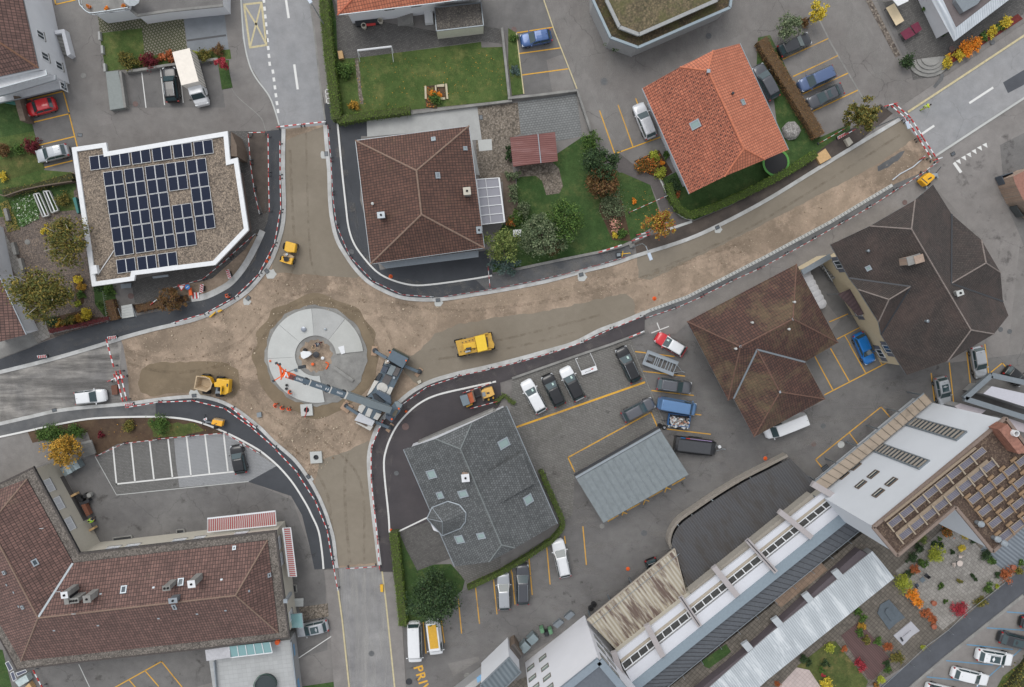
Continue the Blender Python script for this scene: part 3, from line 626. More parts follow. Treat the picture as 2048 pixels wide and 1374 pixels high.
for px,py,a,lab,zz in((389,791,.1,'black gully grate in the kerb below the yellow dumper',.16),(876,600,.1,'black gully grate in the kerb below the brown hipped house',.16),(1162,549,.25,'black gully grate in the north kerb below the garden shrubs',.16),(1434,455,.45,'gully grate in the north kerb below the clipped hedge',.16),(534,542,-.9,'gully grate in the north-west kerb near the two orange signs',.16),(653,308,-1.5,'gully grate in the east kerb of the north arm',.16),(497,596,.9,'gully grate in the kerb near the orange worker on the pavement',.16),(617,953,-.9,'gully grate in the kerb left of the south arm',.16),(110,820,.2,'brown gully grate in the kerb of the pale west road',.15),(160,270,-.1,'pale framed grate in the yard by the silver hatchback',.03),(962,235,-1.5,'dark grate in the paving right of the concrete terrace',.07),(1905,345-37,.5,'grate beside the lower kerb of the north-east street',.12),(1633+17,936,.6,'open dark pit with grey rim in the yellow bay by the factory',.04)):
 gully(px,py,a,lab,zz,1.0 if 'pit' in lab else .6)
for px,py,r in((542,548,1.3),(649,310,1.0),(877,605,1.1),(1164,554,1.2),(1436,459,1.0),(494,603,1.0),(619,958,1.0),(389,790,1.4)):
 c=P(px,py);mb=MB();mb.add([(c.x+math.cos(k*.52)*r*(.6+.12*math.sin(k*5)),c.y+math.sin(k*.52)*r*(.5+.1*math.cos(k*3)),.05)for k in range(12)],[list(range(12))]);o=mb.build('kerb_haunching',CONC,org=(0,0,0));o['kind']='structure'
# ---------------- roundabout centre ----------------
ctr=P(632,711.5);Ro=6.32;Ri=2.72
def ang_of(px,py):v=P(px,py)-ctr;return math.atan2(v.y,v.x)
rb=thing('roundabout_apron',ctr,'pale concrete ring of the new roundabout with a gap of unpoured grey base','roundabout')
def sector(a0,a1,r0,r1,z0,z1,name,mat):
 mb=MB();n=max(3,int(abs(a1-a0)/.06));pts=[(ctr.x+r1*math.cos(a0+(a1-a0)*k/n),ctr.y+r1*math.sin(a0+(a1-a0)*k/n))for k in range(n+1)]+[(ctr.x+r0*math.cos(a1-(a1-a0)*k/n),ctr.y+r0*math.sin(a1-(a1-a0)*k/n))for k in range(n+1)]
 mb.prism(pts,z0,z1);return mb.build(name,mat,rb)
cuts=[ang_of(721,703),ang_of(686,641),ang_of(625,618),ang_of(562,653),math.pi,ang_of(540,775),ang_of(650,803)+2*math.pi]
ga,gb=ang_of(721,703),ang_of(650,803)+2*math.pi
edges=[ga,ang_of(689,640),ang_of(624,618),ang_of(561,651),ang_of(538,717)+2*math.pi if ang_of(538,717)<0 else ang_of(538,717),gb]
for k,(a,b)in enumerate(zip(edges[:-1],edges[1:])):
 sector(a+.003,b-.003,Ri,Ro,0,.20,'concrete_segment',[CONC2,CONC2,CONC,CONC,CONC][k]if k!=0 else ground('concrete_seg_a',(180,181,176),(186,187,183),s2=4,fine=.03,midamp=.04))
mb=MB();n=60
mb.prism([(ctr.x+(Ro+.42+.12*math.sin(k*1.3)+.07*math.sin(k*3.1))*math.cos(2*math.pi*k/n),ctr.y+(Ro+.42+.12*math.sin(k*1.3)+.07*math.sin(k*3.1))*math.sin(2*math.pi*k/n))for k in range(n)],0,.06);mb.build('base_course',CONC3,rb)
mb=MB();mb.prism([(ctr.x+2.15*(1+.09*math.sin(k*1.9))*math.cos(2*math.pi*k/40),ctr.y+2.15*(1+.09*math.cos(k*2.7))*math.sin(2*math.pi*k/40))for k in range(40)],.06,.066);mb.build('centre_soil',SOIL,rb)
mb=MB();a,b=P(668,735,.3),P(706,762,.3);mb.beam((a.x,a.y,.16),(b.x,b.y,.16),.45,.18,0);tag(mb.build('screed_beam',[CONC3]),'pale levelling beam lying across the unpoured gap of the roundabout ring','beam')
for pts,z in(([(676,694),(688,691),(690,706),(683,709)],.23),):
 mb=MB();mb.pp(pts,.205,z);tag(mb.build('white_board',WHITE),'white sheet lying on the roundabout ring at its right side','board')
for px,py,lab in((613,820,'square concrete shaft head with open round hole below the roundabout ring'),(632,915,'square concrete shaft head with open round hole in the south arm')):
 c=P(px,py,.35);t=thing('shaft_head',(c.x,c.y,0),lab,'concrete shaft')
 mb=MB();n=24;hw=.78;rr=.36;a0=.06
 ring_i=[(c.x+rr*math.cos(2*math.pi*k/n),c.y+rr*math.sin(2*math.pi*k/n))for k in range(n)]
 def sq(k):
  a=2*math.pi*k/n;m_=max(abs(math.cos(a)),abs(math.sin(a)));x,y=hw*math.cos(a)/m_,hw*math.sin(a)/m_
  return(c.x+x*math.cos(a0)-y*math.sin(a0),c.y+x*math.sin(a0)+y*math.cos(a0))
 vs=[(*ring_i[k],.35)for k in range(n)]+[(*sq(k),.35)for k in range(n)]+[(*sq(k),0)for k in range(n)]+[(*ring_i[k],.02)for k in range(n)]
 fs=[]
 for k in range(n):
  j=(k+1)%n;fs+=[[k,n+k,n+j,j],[n+k,2*n+k,2*n+j,n+j],[j,3*n+j,3*n+k,k]]
 mb.add(vs,fs);mb.build('concrete_ring',CONC,t)
 mb=MB();mb.lathe((c.x,c.y,.02),[(rr,0),(rr,.03),(rr*.7,.035),(.01,.035)],20);mb.build('shaft_cover',DARKM,t)
RUT=dust('wheel_rut',(112,97,80),.30,.42,.68,ns=1.1);RUL=dust('pale_rut',(190,172,148),.3,.45,.7,ns=1.1)
for k,(pts,w,m_)in enumerate((([(250,700),(350,720),(470,690),(520,640),(560,600),(640,580),(720,600),(800,610),(950,620),(1200,580),(1500,480)],.45,RUT),([(255,728),(360,745),(490,715),(540,655),(580,615),(640,600),(700,618),(790,640)],.4,RUT),([(580,300),(585,420),(590,520),(570,570)],.35,RUT),([(612,265),(615,400),(622,520),(640,560)],.25,RUT),([(730,640),(755,700),(745,780),(690,850),(600,860),(540,830),(500,780)],.45,RUT),([(750,620),(785,690),(775,770),(700,890),(690,1000),(700,1125)],.4,RUT),([(540,860),(610,920),(655,990),(668,1120)],.35,RUT),([(300,770),(420,790),(500,800),(560,850)],.5,RUL),([(820,640),(1000,610),(1180,570),(1280,560),(1500,470),(1700,370)],.7,RUL),([(840,620),(1000,596),(1150,570)],.6,RUL),([(645,880),(720,960),(728,1120)],.3,RUT),([(860,700),(1000,680),(1200,630)],.3,RUT),([(860,720),(1000,700),(1150,665)],.3,RUT),([(1300,545),(1500,455),(1800,270)],.3,RUT),([(540,600),(600,575),(680,575),(740,600)],.8,RUL))):
 c=cr(pts,6);ribbon('wheel_ruts',c,w,0,.020+.0015*k,m_)
for nm,pts,m_,z in(('dust_film',[(676,1138),(757,1132),(772,1205),(789,1374),(796,1440),(706,1440),(690,1300)],dust('road_streaks',(186,184,180),.6,.44,.66,(1.3,.09),-.06),.030),('dust_film',[(0,744),(120,712),(235,684),(252,808),(120,820),(0,848)],dust('road_streaks2',(108,106,104),.6,.42,.62,(.12,.9),-.25),.031),('dust_film',[(655,250),(735,540),(860,600),(1020,575),(1240,522),(1240,495),(1000,548),(860,568),(760,546),(700,450),(678,247)],dust('mud_film',(140,136,130),.5,.48,.70,ns=.7),.112),('dust_film',[(764,1128),(748,930),(760,860),(840,784),(920,757),(1240,655),(1250,676),(1000,760),(880,785),(790,860),(775,1050),(782,1128)],dust('mud_film2',(140,134,130),.4,.50,.72,ns=.6),.113),('dust_film',[(20,735),(240,665),(450,600),(540,520),(556,300),(540,300),(520,500),(440,590),(230,648),(20,715)],dust('mud_film3',(132,130,128),.4,.5,.72,ns=.6),.114)):
 sheet(nm,pts,z,m_)
sheet('oil_spots',[(1010,830),(1290,663),(1376,645),(1470,800),(1510,875),(1650,800),(1780,720),(1900,725),(1850,800),(1600,1000),(1340,1100),(1170,1240),(920,1390),(815,1390),(806,1250),(930,1180),(1120,1060)],.026,dust('oil_film',(70,66,64),.6,.60,.72,ns=.45))
sheet('pale_wear',[(1010,830),(1290,663),(1376,645),(1470,800),(1510,875),(1650,800),(1900,725),(1600,1000),(1340,1100),(1170,1240),(920,1390),(815,1390),(930,1180),(1120,1060)],.030,dust('wear_film',(150,146,142),.45,.50,.70,(.5,1.6),-.6,ns=.35))
sheet('oil_spots',[(60,940),(190,913),(497,962),(585,1000),(650,1140),(655,1300),(300,1400),(0,1400)],.026,dust('oil_film2',(78,74,70),.5,.58,.70,ns=.5))
sheet('pale_wear',[(1090,0),(1500,-20),(1700,0),(1830,200),(1720,230),(1500,60),(1280,170),(1250,300),(1190,230)],.026,dust('wear_film2',(160,157,153),.5,.46,.68,(1.4,.6),-.5,ns=.3))
sheet('oil_spots',[(1880,330),(2048,250),(2048,640),(2010,600)],.026,dust('oil_film3',(84,80,80),.5,.54,.68,ns=.4))
# ---------------- buildings ----------------
def inset(pts,d):
 n=len(pts);a=sum(pts[i][0]*pts[(i+1)%n][1]-pts[(i+1)%n][0]*pts[i][1]for i in range(n))
 if a<0:pts=pts[::-1]
 out=[]
 for i in range(n):
  p0,p1,p2=(Vector(pts[i-1][:2]),Vector(pts[i][:2]),Vector(pts[(i+1)%n][:2]))
  d1=(p1-p0).normalized();d2=(p2-p1).normalized()
  n1=Vector((-d1.y,d1.x));n2=Vector((-d2.y,d2.x));k=1+n1.dot(n2)
  if k<.2:k=.2
  out.append(tuple(p1+(n1+n2)*d/k))
 return out
def planar(V,plane,keys):
 a,b,c=[P(*V[k])for k in plane];n=(b-a).cross(c-a);o=Vector((0,0,H))
 for k in keys:
  d=RQ@Vector(((V[k][0]-CX)/F,(CY-V[k][1])/F,-1.0));V[k]=(V[k][0],V[k][1],(o+d*(n.dot(a-o)/n.dot(d))).z)
RIDGE=plain('ridge_mortar',(136,114,100),.9,var=.25,sc=6)
def roof_mb(V,faces,m=0,skirt=.18,ms=1):
 mb=MB();W3={k:P(*v)for k,v in V.items()};cnt={}
 info=[]
 for f in faces:
  pts=[W3[k]for k in f]
  nrm=Vector((0,0,0))
  for i in range(len(pts)):a,b=pts[i],pts[(i+1)%len(pts)];nrm+=Vector(((a.y-b.y)*(a.z+b.z),(a.z-b.z)*(a.x+b.x),(a.x-b.x)*(a.y+b.y)))
  ks=list(f)
  if nrm.z<0:pts=pts[::-1];ks=ks[::-1];nrm=-nrm
  nrm.normalize();u=Vector((0,0,1)).cross(nrm)
  if u.length<1e-3:u=Vector((1,0,0))
  u.normalize();v=nrm.cross(u)
  mb.add(pts,[list(range(len(pts)))],m,[[(p.dot(u),p.dot(v))for p in pts]])
  info.append((ks,pts,nrm,u,v))
  for a,b in zip(ks,ks[1:]+ks[:1]):cnt.setdefault(frozenset((a,b)),[]).append((a,b))
 for e,l in cnt.items():
  if len(l)==1:
   a,b=W3[l[0][0]],W3[l[0][1]]
   mb.add([a,b,b-Vector((0,0,skirt)),a-Vector((0,0,skirt))],[[3,2,1,0]],ms)
 return mb,W3,info
def on_roof(info,V,px,py):
 "which roof face is under this pixel, and where"
 o=Vector((0,0,H));d=RQ@Vector(((px-CX)/F,(CY-py)/F,-1.0));best=None
 for ks,pts,nrm,u,v in info:
  t=nrm.dot(pts[0]-o)/nrm.dot(d);h=o+d*t
  poly=[(V[k][0],V[k][1])for k in ks];ins=False;j=len(poly)-1
  for i in range(len(poly)):
   xi,yi=poly[i];xj,yj=poly[j]
   if(yi>py)!=(yj>py)and px<(xj-xi)*(py-yi)/(yj-yi)+xi:ins=not ins
   j=i
  if ins:return h,nrm,u,v
  if best is None:best=(h,nrm,u,v)
 return best
def frame_box(mb,c,u,v,n,a,b,z0,z1,m=0):
 vs=[c+u*x*a/2+v*y*b/2+n*z for z in(z0,z1)for x,y in((-1,-1),(1,-1),(1,1),(-1,1))]
 return mb.add(vs,[[3,2,1,0],[4,5,6,7],[0,1,5,4],[1,2,6,5],[2,3,7,6],[3,0,4,7]],m)
def skylight(par,info,V,px,py,w,h,fm=None,gm=None):
 c,n,u,v=on_roof(info,V,px,py);fm=fm or ZINC
 mb=MB()
 for(x,y,a,b)in((0,h/2,w+.16,.14),(0,-h/2,w+.16,.14),(-w/2,0,.14,h-.14),(w/2,0,.14,h-.14)):frame_box(mb,c+u*x+v*y,u,v,n,a,b,-.05,.14)
 f=mb.build('skylight',fm,par)
 mb=MB();frame_box(mb,c,u,v,n,w-.13,h-.13,-.03,.09);mb.build('pane',gm or GLASSL,f,org=None if False else Vector(par.location))if False else None
 g=mb.build('pane',gm or GLASSL,par);g.parent=f
 return f
def chimney(par,px,py,z0,z1,a,b,ang,mat,capm=None,holes=1,info=None):
 c=P(px,py,z1);mb=MB();mb.box((c.x,c.y,(z0+z1)/2),(a,b,z1-z0),ang,0)
 mb.box((c.x,c.y,z1+.03),(a+.16,b+.16,.08),ang,1)
 R=Matrix.Rotation(ang,3,'Z')
 for k in range(holes):
  o_=R@Vector(((k-(holes-1)/2)*a/max(1,holes)*1.0,0,0));mb.lathe((c.x+o_.x,c.y+o_.y,z1+.07),[(.14,0),(.13,.12),(.10,.12),(.09,.02),(.001,.02)],10,2)
 return mb.build('chimney',[mat,capm or mat,BLACK],par)
def vent(par,info,V,px,py,s=.16,mat=None):
 c,n,u,v=on_roof(info,V,px,py);mb=MB();mb.lathe((c.x,c.y,c.z-.1),[(s,0),(s,.45),(s*1.3,.45),(s*1.3,.52),(s*.5,.60),(.001,.60)],10)
 return mb.build('roof_vent',mat or GREYM,par)
def flashing(par,info,V,px,py,a,b,mat=None):
 c,n,u,v=on_roof(info,V,px,py);mb=MB();frame_box(mb,c,u,v,n,a,b,-.02,.03);return mb.build('roof_plate',mat or ZINC,par)
def hip_house(name,label,V,faces,out,ze,ov,tile,wallm,ridges=(),gut=None,rm=None,rr=.11,cat='house',base=0.0,wz=None,wpix=None):
 outw=[P(*V[k][:2],ze)[:2]if wz is None else P(*V[k]).to_2d()for k in out]
 cx=sum(p[0]for p in outw)/len(outw);cy=sum(p[1]for p in outw)/len(outw)
 t=thing(name,(cx,cy,0),label,cat)
 mb,W3,info=roof_mb(V,faces);ro=mb.build('roof',[tile,gut or GREYM],t)
 mb=MB();mb.prism(inset([P(x,y,ze)[:2]for x,y in wpix]if wpix else outw,ov),base,ze-.04);mb.build('wall',wallm,t)
 if ridges:
  mb=MB()
  for a,b in ridges:mb.tube([W3[a]+Vector((0,0,.0)),W3[b]+Vector((0,0,.0))],rr,6)
  r_=mb.build('ridge_tiles',rm or RIDGE,t);r_.parent=ro;r_.location=(0,0,0)
 return t,W3,info
def gutter(par,pts,r=.07,mat=None):
 mb=MB();mb.tube(pts,r,6);return mb.build('gutter',mat or ZINC,par)
def windows_on(par,a,b,z,specs,fm,gm,depth=.12,shutter=None,sill=True):
 "windows in the vertical wall from a to b (world xy); specs = (distance along, width, z bottom, height)"
 A=Vector((a[0],a[1],0));B=Vector((b[0],b[1],0));d=(B-A).normalized();n=Vector((d.y,-d.x,0));up=Vector((0,0,1))
 if n.dot((A+B)/2)>0:n=-n
 for s,w,zb,h in specs:
  c=A+d*s+up*(zb+h/2);mb=MB()
  for(x,y,ww,hh)in((0,h/2,w+.12,.1),(0,-h/2,w+.12,.1),(-w/2,0,.1,h-.1),(w/2,0,.1,h-.1),(0,0,.06,h-.1)):
   frame_box(mb,c+d*x+up*y,d,up,n,ww,hh,-.04,.06)
  f=mb.build('window',fm,par)
  mb=MB();frame_box(mb,c,d,up,n,w-.08,h-.08,-.03,.02);g=mb.build('pane',gm,par);g.parent=f
  if sill:
   mb=MB();frame_box(mb,c-up*(h/2+.08),d,up,n,w+.3,.06,-.03,.16);g=mb.build('sill',CONC3,par);g.parent=f
  if shutter:
   for sg in(-1,1):
    mb=MB();frame_box(mb,c+d*sg*(w*.75+.08),d,up,n,w*.45,h,-.03,.07);g=mb.build('shutter',shutter,par);g.parent=f
T_BROWN=tileroof('tiles_brown',(112,80,68),(92,66,57),(50,38,36),.33,.42,moss=(84,76,50),mossamt=.35,moss_rng=(.56,.72))
T_ORANGE=tileroof('tiles_orange',(206,128,98),(190,114,86),(132,82,66),.34,.44,var=.10)
T_BROWN2=tileroof('tiles_brown_lichen',(98,68,58),(78,55,48),(44,34,32),.34,.4,moss=(122,110,80),mossamt=.55,moss_rng=(.49,.66),msc=.22,var=.22)
T_DARK=tileroof('tiles_dark',(80,72,68),(64,57,54),(48,43,41),.2,.25,moss=(98,80,74),mossamt=.5,moss_rng=(.46,.66),msc=.16,var=.18)
T_GREY=tileroof('tiles_slate',(112,115,116),(88,91,92),(72,74,75),.30,.34,off=.5,moss=(64,64,62),mossamt=.6,moss_rng=(.55,.72),var=.16)
T_MAROON=tileroof('tiles_maroon',(128,98,90),(102,78,72),(62,48,46),.34,.46,moss=(140,128,104),mossamt=.3,moss_rng=(.60,.76),var=.14)
def weathered_orange():
 N=NT('tiles_orange_mossy');v=N.n('TexCoord').outputs['UV'];p=N.pos()
 br=N.n('TexBrick');N.l(v,br.inputs['Vector']);br.offset=0;br.inputs['Scale'].default_value=1;br.inputs['Brick Width'].default_value=.34;br.inputs['Row Height'].default_value=.44
 br.inputs['Mortar Size'].default_value=.035;br.inputs['Mortar Smooth'].default_value=.3
 br.inputs['Color1'].default_value=lin((200,124,96));br.inputs['Color2'].default_value=lin((186,110,84));br.inputs['Mortar'].default_value=lin((110,62,50))
 b2=N.n('TexBrick');N.l(v,b2.inputs['Vector']);b2.offset=.5;b2.inputs['Scale'].default_value=1;b2.inputs['Brick Width'].default_value=.68;b2.inputs['Row Height'].default_value=.44;b2.inputs['Mortar Size'].default_value=.15
 b2.inputs['Color1'].default_value=(1,1,1,1);b2.inputs['Color2'].default_value=(.2,.2,.2,1);b2.inputs['Mortar'].default_value=(.3,.3,.3,1)
 nz=N.rng(N.noise(p,.16,7,.7,.4),.34,.50);n2=N.noise(v,3.2,3,.7)
 m=N.n('Math',operation='MULTIPLY');N.l(nz,m.inputs[0]);N.l(N.rng(n2,.42,.52,0,.9),m.inputs[1])
 m3=N.n('Math',operation='MULTIPLY');N.l(m.outputs[0],m3.inputs[0]);N.l(N.rng(b2.outputs['Fac'],0,.5,1,.25),m3.inputs[1])
 col=N.mix(m3.outputs[0],br.outputs['Color'],lin((66,44,42)))
 col=N.mul(col,N.rng(N.noise(p,.6,6,.7),.3,.7,.88,1.12));N.bump(N.rng(br.outputs['Fac'],0,1,1,0),.8,.05)
 return N.done(col,.85)
T_ORANGE_M=weathered_orange()
# -- brown hipped house in the middle
V={'tl':(711,281,5.5),'tr':(938,252,5.5),'br':(969,496,5.5),'bl':(741,528,5.5),'r1':(833,341,8.8),'r2':(843,429,8.8)}
hA,W3,inf=hip_house('tiled_house','large square house with brown hipped tile roof right of the north arm',V,[('tl','tr','r1'),('tr','br','r2','r1'),('br','bl','r2'),('bl','tl','r1','r2')],['tl','tr','br','bl'],5.5,.5,T_BROWN,WALLW,[('tl','r1'),('tr','r1'),('r1','r2'),('r2','br'),('r2','bl')])
gutter(hA,[W3[k]+Vector((0,0,-.05))for k in('tl','tr','br','bl','tl')])
chimney(hA,762,430,6,8.0,.75,.6,.1,GREYM,ZINC,1);chimney(hA,934,382,6,8.0,.75,.75,.1,CONC3,WALLB,1);chimney(hA,958,460,5,6.8,.5,.7,.1,GREYM,GREYM,1)
skylight(hA,inf,V,867,279,.4,.5);skylight(hA,inf,V,930,297,.35,.4);skylight(hA,inf,V,875,351,.6,.45,gm=GREYM);vent(hA,inf,V,746,408,.14,CONC)
mb=MB();mb.pp([(760,527),(957,501),(957,514),(772,537)],2.8,2.95);mb.build('canopy',GREYM,hA)
mb=MB()
for k in range(9):
 mb=MB();a=P(762+k*24,526.5-k*3.1,0);mb.beam((a.x,a.y,0),(a.x,a.y,2.8),.08,.08);mb.build('canopy_post',ZINC,hA)
c0=P(968,402,0);cons=thing('conservatory',(c0.x,c0.y,0),'glass conservatory with white bars beside the brown hipped house','conservatory')
CG=glassy('conservatory_roof_glass',(150,150,158),.25)
A_,B_,C_,D_=P(953,359,2.7),P(998,356,2.4),P(1009,444,2.4),P(964,449,2.7)
mb=MB();mb.add([A_,B_,C_,D_],[[0,1,2,3]]);mb.build('glass_roof',CG,cons)
mb=MB()
for k in range(6):
 t=k/5;a=A_.lerp(D_,t);b=B_.lerp(C_,t);mb.beam(a+Vector((0,0,.05)),b+Vector((0,0,.05)),.10,.10)
for t,w in((0,.1),(.4,.06),(1,.2)):
 a=A_.lerp(B_,t);b=D_.lerp(C_,t);mb.beam(a+Vector((0,0,.06)),b+Vector((0,0,.06)),w,.12)
for p in(B_,C_,(B_+C_)/2):mb.beam((p.x,p.y,0),p,.1,.1)
mb.build('frame',WHITE,cons)
c1=P(989,407,.74);tb=thing('garden_table',(c1.x,c1.y,0),'round white table under the glass conservatory roof','table')
mb=MB();mb.lathe(c1,[(.6,0),(.6,.04),(.001,.04)],24);mb.build('table_top',WHITE,tb);mb=MB();mb.tube([(c1.x,c1.y,0),(c1.x,c1.y,.73)],.05);mb.build('leg',WHITE,tb)
# -- orange roofed house
e,h_,R_=5.0,8.0,9.6
V={'l':(1284,177,e),'t1':(1360,134,h_),'t2':(1426,101,h_),'tr':(1480,87,e),'br':(1577,299,e),'b2':(1530,319,h_),'b1':(1449,353,h_),'bl':(1378,388,e),'r1':(1416,141,R_),'r2':(1488,297,R_)}
planar(V,('l','bl','r1'),('t1','b1','r2'));planar(V,('tr','br','r1'),('t2','b2'))
hB,W3,inf=hip_house('tiled_house','house with bright orange tile roof, its left side darkened by lichen',V,[('t1','t2','r1'),('t2','tr','br','b2','r2','r1'),('b2','b1','r2')],['l','tr','br','bl'],e,1.3,T_ORANGE,WALLW,[('r1','r2'),('t1','r1'),('t2','r1'),('r2','b1'),('r2','b2')],rm=plain('ridge_orange',(196,120,90),.9,var=.2))
mb,w_,inf2=roof_mb(V,[('l','t1','r1','r2','b1','bl')]);mb.build('lichened_roof',[T_ORANGE_M,GREYM],hB)
inf=inf+inf2
gutter(hB,[W3['l'],W3['bl']]);gutter(hB,[W3['tr'],W3['br']])
skylight(hB,inf,V,1391,249,.85,1.1);skylight(hB,inf,V,1485,205,.6,.6);vent(hB,inf,V,1464,188,.14,DARKM);chimney(hB,1417,142,9,9.9,.25,.25,0,ZINC,ZINC,0);flashing(hB,inf,V,1488,297,.3,.3)
# -- brown L-shaped roof east
e,R_=5.5,9.0
V={'tl':(1374,643,e),'tr':(1593,528,e),'re':(1676,685,e),'in':(1610,724,e),'e2':(1650,798,e),'s2':(1508,874,e),'w2':(1467,797,e),'w1':(1456,801,e),'r1':(1586,638,R_),'r0':(1481,693,R_),'j':(1514,699,8.6),'r2':(1560,784,8.2)}
hC,W3,inf=hip_house('tiled_house','L-shaped house with lichen-blotched brown hipped roof, white van under its eave',V,[('tl','tr','r1','r0'),('tr','re','r1'),('re','in','j','r1'),('r1','j','r0'),('tl','r0','w1'),('r0','j','w2','w1'),('in','e2','r2','j'),('e2','s2','r2'),('s2','w2','j','r2')],['tl','tr','re','in','e2','s2','w2'],e,1.6,T_BROWN2,WALLB,[('tr','r1'),('r1','r0'),('r0','tl'),('r1','re'),('r0','w1'),('r2','e2'),('r2','s2'),('r2','j')],rm=plain('ridge_brown',(112,84,72),.9,var=.25),rr=.09)
mb=MB()
for a,b in(('j','in'),('j','w2')):mb=MB();mb.beam(W3[a]+Vector((0,0,.06)),W3[b]+Vector((0,0,.06)),.22,.04);mb.build('valley_gutter',GREYM,hC)
for a,b in((1586,638),(1481,693),(1560,784)):flashing(hC,inf,V,a,b,.3,.3)
for a,b in((1503,645),(1576,658),(1470,697),(1587,604)):vent(hC,inf,V,a,b,.12,CONC)
# -- big dark roof east
e,h_,R_=6.5,9.3,11.5
V={'l':(1661,489,e),'h1':(1740,452,h_),'h2':(1830,400,h_),'t':(1866,369,e),'a':(1903,428,e),'j':(1902,567,9.8),'w1':(1963,480,8.0),'w2':(2001,545,8.0),'wr':(1972,526,9.6),'b':(2006,603,e),'c':(2017,631,e),'h3':(1988,668,h_),'h4':(1896,722,h_),'d':(1813,750,e),'g':(1762,669,e),'d1':(1757,644,7.6),'d2':(1716,579,7.6),'f':(1698,556,e),'k':(1821,573,10.0),'dr':(1778,599,9.7),'r1':(1823,458,R_),'r2':(1942,660,R_)}
planar(V,('l','d','r1'),('h1','h4','r2','f','g','k'));planar(V,('t','c','r1'),('h2','h3','a','b','j'))
hD,W3,inf=hip_house('tiled_house','big house with dark mossy roof, dormer wings and cream walls',V,[('h1','h2','r1'),('h2','t','a','j','b','c','h3','r2','r1'),('h3','h4','r2'),('l','h1','r1','r2','h4','d','g','k','f'),('a','w1','wr','j'),('w1','w2','wr'),('w2','b','j','wr'),('f','k','dr','d2'),('d2','dr','d1'),('d1','dr','k','g')],['l','t','c','d'],e,.8,T_DARK,WALLC,wpix=[(1674,511),(1879,391),(2017,631),(1813,750)],ridges=[('h1','r1'),('h2','r1'),('r1','r2'),('h3','r2'),('h4','r2'),('wr','j'),('wr','w1'),('wr','w2'),('dr','k'),('dr','d2'),('dr','d1')],rm=plain('ridge_grey',(132,122,116),.9,var=.3,sc=5),rr=.09)
mb=MB()
for a,b in(('a','j'),('j','b'),('f','k'),('k','g')):mb=MB();mb.beam(W3[a]+Vector((0,0,.07)),W3[b]+Vector((0,0,.07)),.2,.04);mb.build('valley_gutter',DARKM,hD)
BRICKM=bricks('pale_brick',(186,160,140),(170,140,122),(150,140,130),.25,.1,.02)
chimney(hD,1838,518,9,11.6,1.0,.8,.3,GREYM,BRICKM,0);chimney(hD,1828,519,9,11.5,1.6,.9,.3,BRICKM,CONC3,0);chimney(hD,1920,586,9,11.8,.7,.5,.35,CONC3,CONC,1);skylight(hD,inf,V,1737,536,.5,.5);vent(hD,inf,V,1734,502,.14);vent(hD,inf,V,1852,642,.16)
mb=MB();mb.pp([(1691,579),(1700,577),(1728,626),(1718,632),(1676,586)],3.2,3.3);
lw=P(1661,489,e)[:2],P(1813,750,e)[:2]
ins=inset([P(1674,511,e)[:2],P(1879,391,e)[:2],P(2017,631,e)[:2],P(1813,750,e)[:2]],.8)
def near(lst,p):return min(lst,key=lambda a:(a[0]-p[0])**2+(a[1]-p[1])**2)
wa,wb=near(ins,lw[0]),near(ins,lw[1])
windows_on(hD,wb,wa,1,[(2.5,1.1,3.2,1.4),(8.2,1.1,1.2,1.4),(10.2,1.1,1.2,1.4),(15.6,1.1,3.2,1.5),(1.6,1.2,.9,1.3)],WHITE,GLASS,shutter=plain('grey_shutter',(108,112,122),.7))
AWN=corr('brown_awning',(96,78,80),(86,70,72),.5,.9,rough=.8)
mb=MB();a,b,c_,d_=P(1700,578,3.4),P(1728,628,3.4),P(1716,632,2.9),P(1676,588,2.9);mb.add([a,b,c_,d_],[[0,1,2,3]]);mb.add([a-Vector((0,0,.06)),b-Vector((0,0,.06)),c_-Vector((0,0,.06)),d_-Vector((0,0,.06))],[[3,2,1,0]])
aw=thing('entrance_awning',(a.x,a.y,0),'brown entrance awning on the cream wall between the two dark roofs','awning');mb.build('awning_cloth',AWN,aw);mb=MB()
for p in(c_,d_):mb.beam((p.x,p.y,0),p,.08,.08)
mb.build('post',GREYM,aw)
gt=thing('gate_roof',P(1632,520,0),'narrow grey-capped cream wall with gateway joining two roofs','gate wall')
mb=MB();mb.beam(P(1604,545,3.0),P(1661,512,3.0),.7,.18);mb.build('coping',GREYM,gt);mb=MB();a,b=P(1606,540,2.9),P(1655,512,2.9);mb.beam((a.x,a.y,1.45),(b.x,b.y,1.45),.3,2.85);mb.build('wall',WALLC,gt)
st=thing('outside_stairs',P(1655,540,0),'dark outside stairs with metal rail behind the cream gate wall','stairs')
for k in range(6):
 mb=MB();a=P(1646+k*3.2,529+k*5,0);mb.box((a.x,a.y,.1+.1*k),(1.2,.32,.2+.2*k),.5);mb.build('step',CONC3,st)
mb=MB();mb.tube([P(1645,530,1.5),P(1665,563,2.2)],.03);mb.tube([P(1645,530,0),P(1645,530,1.5)],.03);mb.tube([P(1665,563,0),P(1665,563,2.2)],.03);mb.build('rail',ZINC,st)
c0=P(1634,580,1.5);mb=MB()
for k in range(7):
 a=P(1612+k*5.2,547+k*10,1.6);mb.lathe((a.x,a.y,0),[(.75,0),(.8,1.3),(.7,1.6),(.3,1.75),(.001,1.75)],10)
tag(mb.build('covered_bundle',plain('white_tarpaulin',(196,196,198),.6,var=.08)),'long white tarpaulin cover along the east eave of the lichened brown roof','tarpaulin')
